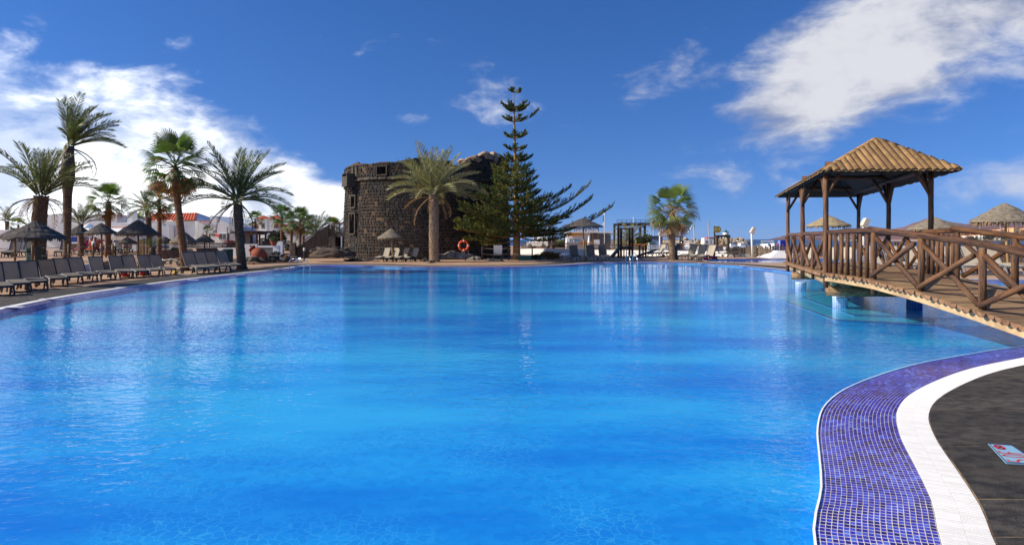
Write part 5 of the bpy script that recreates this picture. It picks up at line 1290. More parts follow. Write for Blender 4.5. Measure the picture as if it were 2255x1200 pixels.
umbrella('dark thatched umbrella half behind the far left umbrella', 33, 560, 36, 502, 520, 31, M_THD, M_FRINGED, TZ, 34, None, seed=3)
umbrella('thatched umbrella beside the small date palm on the terrace', 178, 560, 43, 496, 515, 26, M_THD, M_FRINGE, TZ, 175, None, seed=4)
umbrella('thatched umbrella above the sunbather on the blue towel', 225, 560, 41, 491, 513, 32, M_THD, M_FRINGE, TZ, 223, None, seed=5)
umbrella('small thatched umbrella at the terrace end behind the rope posts', 279, 560, 46, 522, 534, 20, M_THD, M_FRINGE, 0, 280, None, seed=6)
umbrella('small thatched umbrella above the wooden ladder frame', 317, 565, 52, 524, 533, 14, M_THD, M_FRINGE, 0, None, None, seed=7)
umbrella('small thatched umbrella left of the leaning fan palm trunk', 364, 565, 50, 521, 532, 16, M_THD, M_FRINGE, 0, None, None, seed=8)
umbrella('wide thatched umbrella cut by the leaning fan palm trunk', 404, 575, 44, 510, 532, 28, M_THG, M_FRINGE, 0, 405, None, seed=9, fr_len=0.22)
umbrella('thatched umbrella right of the leaning fan palm before the fence', 450, 566, 50, 516, 531, 21, M_THD, M_FRINGE, 0, None, None, seed=10)
umbrella('tilted straw umbrella with yellow pole in front of the tower', 866, 577, 45.5, 503, 523, 29, M_THG, M_FRINGE, 0, 861, M_POLEY, seed=11)
umbrella('dark straw umbrella between the pine and the play frame', 1287, 574, 46.5, 480, 498, 43, M_THD, M_FRINGED, 0, 1284, M_POLEY, seed=12, fr_len=0.10)
umbrella('pale straw umbrella seen behind the left gazebo posts', 1824, 588, 35, 474, 496, 45, M_THT, M_FRINGE, 0, None, M_POLEY, seed=13)
umbrella('pale straw umbrella behind the right gazebo post', 2058, 597, 31, 478, 503, 52, M_THG, M_FRINGE, 0, None, M_POLEY, seed=14)
umbrella('big pale straw umbrella at the right edge beyond the bridge', 2222, 606, 28.5, 447, 485, 64, M_THG, M_FRINGE, 0, 2212, M_POLEY, seed=15, fr_len=0.22)
# ------------------------------------------------------------------ bins, box, ladders, markers
M_BIN = mat('dark_green_plastic', (0.008, 0.045, 0.042), (0.012, 0.055, 0.05), 3.0, 0.45)
def bin_(label, px, py, w, h, z0=0.0):
    p = G(px, py, z0); t = thing('litter_bin', label, 'bin', (p.x, p.y + w / 2, z0), 0, 'dark green litter bins')
    obj('body', MB().lathe([(w * 0.44, 0), (w * 0.48, 0.06), (w * 0.50, h * 0.86), (w * 0.48, h * 0.88)], 8, M=Matrix.Rotation(pi / 8, 3, 'Z')), M_BIN, t)
    obj('lid', MB().lathe([(w * 0.53, h * 0.88), (w * 0.53, h * 0.94), (w * 0.40, h)], 8, M=Matrix.Rotation(pi / 8, 3, 'Z')), M_BIN, t)
    obj('slot', MB().box((0, -w * 0.485, h * 0.74), (w * 0.4, 0.03, h * 0.10)), M_BLACK, t)
bin_('green litter bin on the terrace behind the far left umbrella', 63, 583, 0.62, 0.86, TZ)
bin_('green litter bin behind the four loungers by the date palm', 497, 579.5, 0.66, 0.95)
bin_('green litter bin in front of the pale fan palm', 1485, 571.5, 0.70, 1.16)
p = G(1156, 573); o = obj('storage_box', MB().box((0, 0, 0.14), (1.0, 0.5, 0.28)).box((0, 0, 0.30), (1.04, 0.54, 0.04)), mat('teal_plastic', (0.012, 0.10, 0.09), None, rough=0.5)); o.location = (p.x, p.y, 0); tag(o, 'low teal storage box at the foot of the pine', 'box')
p = G(1188, 571.5); o = obj('beach_ball', MB().lathe([(0.12 * cos(radians(-90 + 18 * i)) + 0.001, 0.12 + 0.12 * sin(radians(-90 + 18 * i))) for i in range(11)], 14), mat('blue_ball', (0.02, 0.16, 0.72), None, rough=0.4), None, True); o.location = p; tag(o, 'small blue ball lying by the hedge', 'ball')
M_STEEL = mat('polished_steel', (0.72, 0.72, 0.72), None, rough=0.18, metal=1.0)
def ladder(label, pxs, base_y, top_y, dirv):
    p0 = G(pxs[0], base_y); p1 = G(pxs[1], base_y); c = (p0 + p1) / 2; t = thing('pool_ladder', label, 'ladder', (c.x, c.y, 0), 0, 'steel pool ladders')
    H = ZP(top_y, c.y); d_ = Vector(dirv).normalized(); s_ = Vector((-d_.y, d_.x, 0))
    w = 0.25
    for q in (-1, 1):
        o_ = s_ * w * q; pts = [o_ - d_ * 0.45, o_ - d_ * 0.45 + V(0, 0, H * 0.75), o_ - d_ * 0.32 + V(0, 0, H), o_ + V(0, 0, H * 1.02), o_ + d_ * 0.30 + V(0, 0, H * 0.72), o_ + d_ * 0.52 + V(0, 0, 0.15), o_ + d_ * 0.56 + V(0, 0, -0.55)]
        obj('handrail', MB().tube(pts, 0.024, 8), M_STEEL, t, True)
    for z_ in (-0.15, -0.40): obj('rung', MB().bar(s_ * -w + d_ * 0.56 + V(0, 0, z_), s_ * w + d_ * 0.56 + V(0, 0, z_), 0.05, 0.025), M_STEEL, t)
p = G(660, 594)
ladder('steel pool ladder at the left corner below the boulder', (655, 663), 592, 570, (0.85, -0.35, 0))
ladder('steel pool ladder in front of the wooden play frame', (1385, 1396), 578, 558, (0.15, -1, 0))
M_PLATE = mat('pale_blue_plate', (0.24, 0.47, 0.62), None, rough=0.4); M_PLATEW = mat('white_plate', (0.74, 0.76, 0.78), None, rough=0.4); M_RED = mat('red_print', (0.62, 0.03, 0.02), None, rough=0.5); M_NAVY = mat('navy_print', (0.01, 0.02, 0.16), None, rough=0.5)
for i, (px, py) in enumerate(((32, 676), (105, 658), (268, 632), (425, 616.5), (530, 605), (612, 592), (775, 578.5), (880, 582), (1010, 581.5), (1543, 579.5), (1637, 585.5))):
    p = G(px, py, 0.016); o = obj('depth_plate', MB().box((0, 0, 0), (0.36, 0.24, 0.008)), M_PLATEW); o.location = p; o.rotation_euler = (0, 0, 0.3 if px < 600 else 0); tag(o, 'white depth plate set in the dark coping, %s from the left' % ORD[i], 'depth plate', 'depth plates round the pool')
sp = thing('depth_sign', 'pale blue depth sign with red figures set in the near dark slabs', 'sign')
q4 = [G(2176, 976, 0.018), G(2228, 980, 0.018), G(2292, 1022, 0.018), G(2216, 1019, 0.018)]
def quad_on(a, b, c, d_, z, u0, u1, v0, v1):
    def at(u, v): pp = a.lerp(b, u).lerp(d_.lerp(c, u), v); return (pp.x, pp.y, z)
    return [at(u0, v0), at(u1, v0), at(u1, v1), at(u0, v1)]
obj('plate', MB().add([(p.x, p.y, 0.012) for p in q4] + [(p.x, p.y, 0.019) for p in q4], [(7, 6, 5, 4), (0, 1, 5, 4), (1, 2, 6, 5), (2, 3, 7, 6), (3, 0, 4, 7)]), M_PLATE, sp)
bd = MB()
for r4 in ((0.0, 0.04, 0, 1), (0.96, 1, 0, 1), (0.04, 0.96, 0, 0.03), (0.04, 0.96, 0.97, 1)): bd.add(quad_on(*q4, 0.0205, *r4), [(3, 2, 1, 0)])
obj('border', bd, M_NAVY, sp)
def on(u, v): a, b, c, d_ = q4; pp = a.lerp(b, u).lerp(d_.lerp(c, u), v); return V(pp.x, pp.y, 0.021)
def stroke(mb, pts, w):
    for (u0, v0), (u1, v1) in zip(pts, pts[1:]):
        a, b = on(u0, v0), on(u1, v1); s_ = (b - a).cross(V(0, 0, 1)).normalized() * w / 2
        mb.add([a - s_, a + s_, b + s_, b - s_], [(0, 1, 2, 3)] if (b - a).length else [])
g1 = MB(); stroke(g1, [(0.32 + 0.17 * cos(q * pi / 10), 0.19 + 0.115 * sin(q * pi / 10)) for q in range(21)], 0.018); stroke(g1, [(0.45, 0.10), (0.20, 0.28)], 0.018); obj('no_diving_ring', g1, M_RED, sp)
g1 = MB(); stroke(g1, [(0.16, 0.10), (0.30, 0.17), (0.46, 0.28)], 0.016); obj('diver_mark', g1, M_NAVY, sp)
# figures read upwards along the left edge: 5.0F
g1 = MB(); stroke(g1, [(0.12, 0.84), (0.12, 0.93), (0.42, 0.93), (0.42, 0.86), (0.55, 0.81), (0.80, 0.84), (0.86, 0.90), (0.78, 0.95)], 0.015); obj('figure_five', g1, M_RED, sp)
g1 = MB(); stroke(g1, [(0.78, 0.76), (0.86, 0.76)], 0.02); obj('figure_point', g1, M_RED, sp)
g1 = MB(); stroke(g1, [(0.50 + 0.38 * cos(q * pi / 10), 0.63 + 0.06 * sin(q * pi / 10)) for q in range(21)], 0.015); obj('figure_nought', g1, M_RED, sp)
g1 = MB(); stroke(g1, [(0.88, 0.50), (0.12, 0.50), (0.12, 0.39)], 0.015); stroke(g1, [(0.45, 0.50), (0.45, 0.42)], 0.015); obj('figure_letter', g1, M_RED, sp)
# ------------------------------------------------------------------ rope fences
M_ROPE = mat('rope', (0.45, 0.38, 0.28), None, rough=0.9)
def rope_fence(label, pts, h, m=None, r=0.055, nrope=2, cat='rope fence'):
    t = thing('rope_fence', label, cat)
    for p in pts: obj('post', MB().tube([(p[0], p[1], p[2]), (p[0], p[1], p[2] + h)], r, 8), m or M_POLE, t, True)
    for a, b in zip(pts, pts[1:]):
        for q in range(nrope):
            z = h * (0.88 - 0.42 * q); A, B = V(a[0], a[1], a[2] + z), V(b[0], b[1], b[2] + z)
            obj('rope', MB().tube([A.lerp(B, i / 6) - V(0, 0, 0.06 * sin(pi * i / 6)) for i in range(7)], 0.016, 5), M_ROPE, t)
rope_fence('rope fence on wooden posts along the raised terrace edge', [(-24.3, 26.5, TZ), (-23.0, 30.5, TZ), (-24.4, 35, TZ), (-25.7, 39, TZ), (-27.2, 42.6, TZ), (-28.0, 44.6, TZ)], 0.95)
rope_fence('dark rope fence between the rocks and the pine', [(XP(1062, 48.5), 48.5, 0), (XP(1120, 48.8), 48.8, 0), (XP(1172, 48.8), 48.8, 0)], 1.05, M_DARKWOOD, 0.05)
# ------------------------------------------------------------------ lone chair, lifebuoy, amphora, ladder frame
c = G(1096, 576); t = thing('patio_chair', 'single patio chair with grey back by the tower base', 'chair', (c.x, c.y + 0.3, 0))
obj('seat', MB().box((0, 0, 0.43), (0.62, 0.5, 0.05)), M_RESIN, t); obj('backrest', MB().box((0, 0.24, 0.83), (0.62, 0.04, 0.68), M=Matrix.Rotation(-0.12, 3, 'X')), mat('pale_grey_fabric', (0.42, 0.40, 0.40), None, rough=0.8), t)
for x in (-0.32, 0.32):
    for y in (-0.24, 0.24): obj('leg', MB().box((x, y, 0.3), (0.05, 0.05, 0.60)), M_RESIN, t)
    obj('armrest', MB().box((x, 0, 0.62), (0.055, 0.52, 0.035)), M_RESIN, t)
c = P(1021, 541, 46.9); t = thing('lifebuoy', 'orange lifebuoy ring hanging in front of the grey rocks', 'lifebuoy', c)
M_BUOY = mat('orange_foam', (0.72, 0.075, 0.012), (0.62, 0.055, 0.01), 3.0, 0.5); M_TAPE = mat('white_tape', (0.75, 0.75, 0.75), None, rough=0.5)
mb = MB(); R, r_ = 0.335, 0.085; n1_, n2_ = 32, 10
for i in range(n1_):
    for j in range(n2_): a, b = 2 * pi * i / n1_, 2 * pi * j / n2_; mb.v.append(((R + r_ * cos(b)) * cos(a), r_ * sin(b), (R + r_ * cos(b)) * sin(a)))
for i in range(n1_):
    for j in range(n2_): i2, j2 = (i + 1) % n1_, (j + 1) % n2_; mb.f.append((i * n2_ + j, i2 * n2_ + j, i2 * n2_ + j2, i * n2_ + j2))
obj('ring', mb, M_BUOY, t, True)
for a in (0, pi / 2, pi, 3 * pi / 2): e = V(cos(a), 0, sin(a)); obj('reflective_band', MB().tube([e * R - V(-sin(a), 0, cos(a)) * 0.035, e * R + V(-sin(a), 0, cos(a)) * 0.035], r_ + 0.006, 10), M_TAPE, t, True)
zb_ = -c.z
for x0_, zl in ((-0.12, 0.35), (0.02, 0.30), (0.32, 0.35)): obj('rope', MB().tube([(x0_, 0.02, -0.38), (x0_ + 0.05, 0.0, -0.7), (x0_ + 0.10, 0.02, -0.95), (x0_ + 0.02 + (0.1 if x0_ > 0.2 else -0.0), 0, zb_ + (0.02 if x0_ > 0.2 else zl)), ], 0.022, 6), mat('pale_rope', (0.62, 0.50, 0.44), None, rough=0.9), t)
obj('stand', MB().tube([(0.1, 0.14, zb_), (0.1, 0.14, 0.36)], 0.04, 8), M_DARKWOOD, t)
c = P(569, 567, 43); t = thing('amphora', 'big terracotta amphora lying on the dark rocks', 'amphora', (c.x, c.y, 0))
M_TERRA = mat('terracotta', (0.34, 0.085, 0.045), (0.27, 0.065, 0.035), 3.0, 0.8)
Mx = Matrix.Translation((0.05, 0, 0.55)) @ Matrix.Rotation(radians(-20), 4, 'Y').inverted() @ Matrix.Rotation(radians(-68), 4, 'Y')
obj('body', MB().lathe([(0.03, -0.60), (0.20, -0.56), (0.38, -0.38), (0.46, -0.10), (0.44, 0.15), (0.34, 0.38), (0.22, 0.50), (0.19, 0.56)], 22), M_TERRA, t, True, Mx)
obj('neck_ring', MB().lathe([(0.19, 0.56), (0.25, 0.60), (0.27, 0.66), (0.25, 0.70), (0.19, 0.70), (0.16, 0.62), (0.15, 0.45)], 22), M_TERRA, t, True, Mx)
obj('dark_mouth', MB().lathe([(0.005, 0.58), (0.165, 0.585)], 18), M_BLACK, t, False, Mx)
t = thing('post_rack', 'small orange wooden post rack under the tiny umbrella', 'rack', (XP(318, 44), 44, 0))
for x in (-0.30, -0.10, 0.10, 0.30): obj('post', MB().box((x, 0, 0.8), (0.06, 0.06, 1.6)), M_POLEY, t)
for z in (0.5, 1.1): obj('crossbar', MB().box((0, -0.035, z), (0.7, 0.03, 0.05)), M_POLEY, t)
# bollard lamps, towels
M_LAMPW = mat('white_lamp_glass', (0.75, 0.75, 0.72), None, rough=0.3)
for px, py, lb, z0 in ((102, 590, 'small dark bollard lamp left of the tallest palm', 0.0), (254, 566, 'small dark bollard lamp by the terrace rope posts', TZ), (670, 575, 'dark bollard lamp at the foot of the tower stair', 0.0)):
    p = G(px, py, z0); t = thing('bollard_lamp', lb, 'lamp', p, 0, 'bollard lamps'); obj('post', MB().tube([(0, 0, 0), (0, 0, 0.75)], 0.06, 8), M_RESIN, t); obj('lamp_head', MB().lathe([(0.08, 0.75), (0.09, 0.92), (0.05, 0.98)], 10), M_LAMPW, t)
def towel(label, par_px, py, col, z0=TZ, w=0.6, back=True):
    L = TL[par_px]; m = mat('towel_' + label.split()[0], col, None, rough=0.95, trans=(0.3, (1, 1, 1)))
    t = thing('towel', label, 'towel', L.location, L.rotation_euler.z); t.scale = L.scale
    hx, bl, ca, sa = -0.16, 0.80, cos(radians(54)), sin(radians(54))
    obj('cloth', sheet([(0.75, 0.395), (0.42, 0.455), (0.10, 0.375), (hx + 0.03, 0.365), (hx - bl * 0.5 * ca + 0.03, 0.36 + bl * 0.5 * sa), (hx - bl * ca * 1.05, 0.375 + bl * sa * 1.05), (hx - bl * ca * 1.10 - 0.03, 0.15 + bl * sa)], 0.66, 0.012), m, t)
towel('pink towel under the leftmost sunbather', 160, 0, (0.62, 0.03, 0.14)); towel('orange towel under the middle sunbather', 186, 0, (0.62, 0.09, 0.02)); towel('blue towel under the rightmost sunbather', 214, 0, (0.01, 0.05, 0.36)); 
L = TL[264]; o = obj('folded_towel', MB().box((0.35, 0, 0.49), (0.5, 0.55, 0.06)), mat('red_towel', (0.45, 0.04, 0.03), None, rough=0.95)); o.location = L.location; o.rotation_euler = L.rotation_euler; o.scale = L.scale; tag(o, 'folded red towel on the empty terrace lounger', 'towel')
c = G(1247, 576.5) + V(0, 0.9, 0); o = obj('crumpled_towel', MB().blob((0, 0, 0.50), (0.36, 0.5, 0.10), 5, 0.35, 2.2, 3), mat('white_towel', (0.72, 0.70, 0.76), None, rough=0.95), None, True); o.location = c; tag(o, 'crumpled white towel on the flat lounger by the dark umbrella', 'towel')
# ------------------------------------------------------------------ sunbathers
M_SKIN = mat('skin', (0.46, 0.24, 0.15), (0.38, 0.19, 0.12), 4.0, 0.55)
def sunbather(L, label, arms_up, suit, hair):
    t = thing('person', label, 'person', L.location, L.rotation_euler.z); t.scale = L.scale
    ca, sa = cos(radians(54)), sin(radians(54)); h0 = V(-0.10, 0, 0.50)
    bp = lambda d_, y=0, up=0: h0 + V(-ca * d_ - sa * -up * 1.0, y, sa * d_ + ca * up)
    J = [h0, bp(0.22, 0, 0.02), bp(0.45, 0, 0.02), bp(0.55, 0, 0.03), bp(0.62, 0, 0.05), bp(0.72, 0, 0.06), bp(0.80, 0, 0.05)]
    R = [0.13, 0.115, 0.135, 0.065, 0.085, 0.10, 0.05]; E = [(i, i + 1) for i in range(6)]
    for s_ in (-1, 1):
        b = len(J); J += [h0 + V(0.08, 0.10 * s_, 0.0), V(0.40, 0.11 * s_, 0.60), V(0.72, 0.10 * s_, 0.47), V(0.82, 0.10 * s_, 0.50)]; R += [0.095, 0.062, 0.042, 0.034]; E += [(0, b), (b, b + 1), (b + 1, b + 2), (b + 2, b + 3)]
        b = len(J)
        if arms_up: J += [bp(0.48, 0.17 * s_, 0.02), bp(0.72, 0.32 * s_, 0.04), bp(0.78, 0.12 * s_, -0.02)]
        else: J += [bp(0.46, 0.18 * s_, 0.02), bp(0.20, 0.27 * s_, 0.06), bp(0.10, 0.10 * s_, 0.17)]
        R += [0.055, 0.04, 0.034]; E += [(2, b), (b, b + 1), (b + 1, b + 2)]
    me = bpy.data.meshes.new('body'); me.from_pydata([tuple(p) for p in J], E, []); me.update(); o = bpy.data.objects.new('body', me); COL.objects.link(o); o.parent = t
    md = o.modifiers.new('skin', 'SKIN'); md.use_smooth_shade = True; sv = me.skin_vertices[0].data
    for i, r_ in enumerate(R): sv[i].radius = (r_, r_); sv[i].use_root = (i == 0)
    o.modifiers.new('sub', 'SUBSURF').render_levels = 1; me.materials.append(M_SKIN)
    M = Matrix.Translation(bp(0.76, 0, 0.055))
    obj('hair', MB().blob((0, 0, 0.0), (0.105, 0.115, 0.11), 3, 0.06, 1, 2), mat('hair_' + hair[0], hair[1], None, rough=0.7), t, True, Matrix.Translation(bp(0.785, 0, 0.02)))
    ax_ = V(-ca, 0, sa)
    for nm, d0, d1, rr_, m in suit: obj(nm, MB().tube([bp(d0, 0, 0.02), bp((d0 + d1) / 2, 0, 0.025), bp(d1, 0, 0.02)], [rr_, rr_ * 0.96, rr_ * 0.95], 12), m, t, True)
M_BLK = mat('black_swimwear', (0.012, 0.012, 0.014), None, rough=0.7); M_LIME = mat('lime_print', (0.25, 0.55, 0.08), None, rough=0.7); M_GRY = mat('grey_top', (0.42, 0.42, 0.44), None, rough=0.8)
sunbather(TL[160], 'sunbather in a black swimsuit with arms behind the head on the pink towel', True, [('swimsuit', -0.05, 0.44, 0.148, M_BLK), ('trim', 0.42, 0.47, 0.150, M_LIME)], ('black', (0.015, 0.012, 0.01)))
sunbather(TL[186], 'sunbather in a grey top with raised arms on the orange towel', True, [('top', 0.05, 0.46, 0.148, M_GRY)], ('brown', (0.05, 0.025, 0.012)))
sunbather(TL[214], 'sunbather in a pale top with hands on the belly on the blue towel', False, [('top', 0.05, 0.46, 0.148, M_GRY)], ('ginger', (0.30, 0.11, 0.035)))

# bits left under the loungers
for nm, px, py, col, sz, lb, z0 in (('beach_bag', 318, 607, (0.42, 0.03, 0.025), (0.20, 0.14, 0.13), 'red beach bag on the ground under a front row lounger', 0), ('beach_bag', 276, 610, (0.45, 0.04, 0.03), (0.16, 0.12, 0.10), 'small red bag under the front row lounger left of the umbrella pole', 0), ('beach_bag', 1571, 571, (0.50, 0.03, 0.03), (0.34, 0.22, 0.16), 'red bag under the sunlit loungers right of the green bin', 0), ('beach_bag', 1553, 573, (0.62, 0.06, 0.22), (0.18, 0.14, 0.12), 'pink bag under the sunlit loungers right of the green bin', 0), ('beach_bag', 387, 603, (0.55, 0.42, 0.04), (0.12, 0.1, 0.08), 'tiny yellow bag right of the last front row lounger', 0)):
    p = G(px, py, z0); t = thing(nm, lb, 'bag', (p.x, p.y, z0), 0, 'bags under the loungers'); m_ = mat('bag_' + '_'.join(str(int(c * 100)) for c in col), col, None, rough=0.8)
    obj('body', MB().blob((0, 0, sz[2] * 0.8), sz, 3, 0.2, 1.6, 2), m_, t, True); obj('handle', MB().tube([(-sz[0] * 0.5, 0, sz[2] * 1.3), (-sz[0] * 0.3, 0, sz[2] * 2.1), (sz[0] * 0.3, 0, sz[2] * 2.1), (sz[0] * 0.5, 0, sz[2] * 1.3)], 0.015, 5), m_, t)
# ------------------------------------------------------------------ resort houses
M_ROOFT = mat('red_roof_tile', (0.46, 0.085, 0.030), (0.36, 0.065, 0.025), 1.5, 0.8, per=0.12)
M_GLASS = mat('window_glass', (0.05, 0.065, 0.075), None, rough=0.12, spec=0.6)
M_GLASSG = mat('greenish_glass', (0.15, 0.20, 0.18), None, rough=0.15, spec=0.6)
M_BROWN = mat('brown_timber', (0.085, 0.030, 0.018), (0.055, 0.022, 0.014), 3.0, 0.7)
M_WHITEW = mat('bright_white_paint', (0.82, 0.82, 0.80), (0.76, 0.76, 0.74), 1.2, 0.8)
M_BLACKIRON = mat('black_iron', (0.015, 0.015, 0.016), None, rough=0.5)
def poly_wall(t, name, pts_px, Y, thick, m, Y2=None):
    pts = [P(px, py, Y) - t.location for px, py in pts_px]; pts = [V(p.x, p.y, p.z) for p in pts]
    return obj(name, MB().extr(pts[::-1], (0, thick, 0)), m, t)
def corrugated(t, name, a, b, c, d_, m, pitch=0.28, amp=0.05):
    "tiled roof slope a-b (eave) to d-c (ridge) as rows of round tiles"
    a, b, c, d_ = map(Vector, (a, b, c, d_)); n = max(4, int((b - a).length / pitch)) * 6; mb = MB(); nr = (b - a).cross(d_ - a).normalized()
    if nr.z < 0: nr = -nr
    vs_, fs = [], []
    for i in range(n + 1):
        f = i / n; h = amp * abs(sin(pi * i / 6 + 0.3))
        vs_ += [a.lerp(b, f) + nr * h, d_.lerp(c, f) + nr * h]
    for i in range(n): fs.append((2 * i, 2 * i + 2, 2 * i + 3, 2 * i + 1))
    mb.add(vs_, fs); return obj(name, mb, m, t)
def window(t, px0, px1, py0, py1, Y, m=None, frame=True):
    a, b = P(px0, py1, Y) - t.location, P(px1, py0, Y) - t.location; w, h = b.x - a.x, b.z - a.z; c = (a + b) / 2
    f = obj('window', MB().box((c.x, c.y - 0.03, c.z + h / 2 + 0.03), (w + 0.12, 0.10, 0.06)).box((c.x, c.y - 0.03, c.z - h / 2 - 0.03), (w + 0.12, 0.14, 0.06)).box((c.x - w / 2 - 0.03, c.y - 0.03, c.z), (0.06, 0.10, h)).box((c.x + w / 2 + 0.03, c.y - 0.03, c.z), (0.06, 0.10, h)).box((c.x, c.y - 0.03, c.z), (0.05, 0.07, h)), M_WHITEW, t)
    obj('pane', MB().box((c.x, c.y - 0.012, c.z), (w - 0.004, 0.03, h - 0.004)), m or M_GLASS, f)
# red-roofed house
Y = 70; t = thing('white_house', 'white house with long red tiled roof behind the leaning fan palm', 'house', (XP(380, Y), Y, 0))
poly_wall(t, 'wall', [(318, 545), (430, 545), (430, 486.5), (318, 486.5)], Y, 6.0, M_WHITEW)
poly_wall(t, 'lower_wing', [(316, 548), (372, 548), (372, 497), (316, 499)], Y - 1.2, 1.0, M_WHITE)
a, b = P(322, 487, Y - 0.35) - t.location, P(430, 485.5, Y - 0.35) - t.location; c, d_ = P(434, 469.5, Y + 3.1) - t.location, P(337, 471.5, Y + 3.1) - t.location
r_ = corrugated(t, 'roof', a, b, c, d_, M_ROOFT, 0.30, 0.07)
corrugated(t, 'roof', V(b.x, 6.3, b.z), V(a.x, 6.3, a.z), d_, c, M_ROOFT, 0.30, 0.07)
g = MB().extr([V(b.x - 0.1, 0.0, b.z), V(c.x - 0.1, c.y, c.z - 0.06), V(b.x - 0.1, 6.2, b.z)], (0.12, 0, 0)); obj('gable', g, M_WHITEW, t)
poly_wall(t, 'gable_wall', [(430, 545), (439, 545), (439, 490), (430, 486.5)], Y + 0.6, 0.5, M_WHITE)
window(t, 365, 373, 512, 524, Y - 0.0)
# house with sloping parapet
Y = 67; t = thing('white_house', 'white house with steeply sloping parapet left of the date palm trunk', 'house', (XP(490, Y), Y, 0))
poly_wall(t, 'wall', [(438, 548), (522, 548), (522, 503), (515, 498.5), (462.5, 475), (462.5, 490), (438, 490)], Y, 5.0, M_WHITEW)
corrugated(t, 'tile_capping', P(439, 490, Y - 0.1) - t.location, P(462, 490, Y - 0.1) - t.location, P(462, 488, Y + 1) - t.location, P(439, 488, Y + 1) - t.location, M_ROOFT, 0.3, 0.06)
window(t, 483, 499, 515, 527, Y, M_GLASSG)
obj('awning', MB().extr([P(470, 516, Y - 0.02) - t.location, P(484, 516, Y - 0.02) - t.location, P(484, 519, Y - 0.7) - t.location, P(471, 519, Y - 0.7) - t.location], (0, 0, -0.05)), mat('red_awning', (0.5, 0.03, 0.03), None, rough=0.7), t)
obj('downpipe', MB().bar(P(500.5, 545, Y - 0.06) - t.location, P(500.5, 500, Y - 0.06) - t.location, 0.06), M_GREYRES, t)
# belfry-like towers with pyramid roofs
def belfry(label, px, w_px, y_apex, y_eave, Y, yb=545, win=True):
    t = thing('belfry_tower', label, 'tower', (XP(px, Y), Y, 0), 0, 'white resort towers with red pyramid roofs'); w = w_px / FPX * Y; ze, za = ZP(y_eave, Y), ZP(y_apex, Y)
    obj('wall', MB().box((0, w / 2, ze / 2), (w, w, ze), rz=0.0), M_WHITEW, t)
    e = w / 2 + 0.28; apex = V(0, w / 2, za + 0.05)
    cs = [V(-e, w / 2 - e, ze), V(e, w / 2 - e, ze), V(e, w / 2 + e, ze), V(-e, w / 2 + e, ze)]
    for q in range(4): obj('roof', MB().add([cs[q], cs[(q + 1) % 4], apex], [(0, 1, 2)]), M_ROOFT, t)
    obj('eave', MB().box((0, w / 2, ze - 0.03), (2 * e - 0.02, 2 * e - 0.02, 0.05)), M_WHITEW, t)
    if win:
        for s_ in (0.05, 0.25): obj('window', MB().box((w * s_, -0.01, ze - 0.9), (0.16, 0.06, 0.75)), M_GLASS, t)
belfry('white tower with red pyramid roof left of the twin towers', 494.5, 13, 478, 483.5, 92, win=False)
belfry('left of the twin white towers with red pyramid roofs', 576, 22, 474.5, 482.5, 86)
belfry('right of the twin white towers with red pyramid roofs', 604, 22, 473.5, 481.5, 84)
belfry('distant small white tower with red roof above the drawbridge', 731.5, 16, 477.5, 483.5, 100, win=False)
Y = 90; t = thing('white_building', 'long white hotel block behind the twin towers', 'building', (XP(620, Y), Y, 0))
poly_wall(t, 'wall', [(535, 548), (700, 548), (690, 505), (640, 502), (640, 494), (610, 494), (566, 494), (535, 494)], Y, 8, M_WHITEW)
for x in (615, 622, 643, 655): window(t, x, x + 4, 503, 508, Y)
obj('roof_strip', MB().bar(P(608, 496.5, Y - 0.5) - t.location, P(636, 496.5, Y - 0.5) - t.location, 1.2, 0.25), M_ROOFT, t)
obj('balcony', MB().box(P(546, 508, Y - 0.6) - t.location, (2.2, 1.2, 0.9)), M_WHITEW, t)
obj('balcony_roof', MB().box(P(546, 499, Y - 0.6) - t.location, (2.6, 1.4, 0.15)), M_ROOFT, t)
t = thing('white_building', 'white block glimpsed between the palms and the stone tower', 'building', (XP(735, 105), 105, 0))
poly_wall(t, 'wall', [(690, 548), (752, 548), (752, 500), (690, 512)], 105, 6, M_WHITEW); window(t, 735, 740, 520, 526, 105)
# buildings at far left
Y = 76; t = thing('white_building', 'big plain white building behind the small date palm at left', 'building', (XP(175, Y), Y, 0)); poly_wall(t, 'wall', [(93, 548), (258, 548), (258, 473), (93, 473)], Y, 8, M_WHITEW)
poly_wall(t, 'wing', [(122, 548), (236, 548), (236, 497), (128, 494)], Y - 6, 3, M_WHITE)
t = thing('white_building', 'white wall at the far left edge behind the umbrellas', 'building', (XP(10, 62), 62, 0)); poly_wall(t, 'wall', [(-60, 552), (26, 552), (31, 507), (-60, 505)], 62, 4, M_WHITE)
Y = 64; t = thing('pool_bar', 'white poolside bar with scalloped awning behind the sunbathers', 'bar', (XP(200, Y), Y, 0))
poly_wall(t, 'wall', [(205, 552), (300, 552), (300, 512), (205, 512)], Y + 2.5, 3, M_WHITEW)
poly_wall(t, 'counter', [(150, 552), (200, 552), (200, 537), (150, 537)], Y, 0.8, M_GREYWOOD); poly_wall(t, 'blue_panel', [(150, 533), (205, 533), (205, 520), (150, 520)], Y + 1.2, 0.1, mat('blue_panel', (0.02, 0.05, 0.30), None, rough=0.6))
aw = MB(); a, b = P(147, 517, Y - 0.5) - t.location, P(262, 517, Y - 0.5) - t.location; n = 26
aw.add([a, b, b + V(0, 2.4, 0.7), a + V(0, 2.4, 0.7)], [(0, 1, 2, 3)])
for i in range(n):
    p, q = a.lerp(b, i / n), a.lerp(b, (i + 1) / n); aw.add([p, q, q - V(0, 0, 0.13), p.lerp(q, 0.5) - V(0, 0, 0.26), p - V(0, 0, 0.13)], [(0, 1, 2, 3, 4)])
obj('awning', aw, M_WHITEW, t)
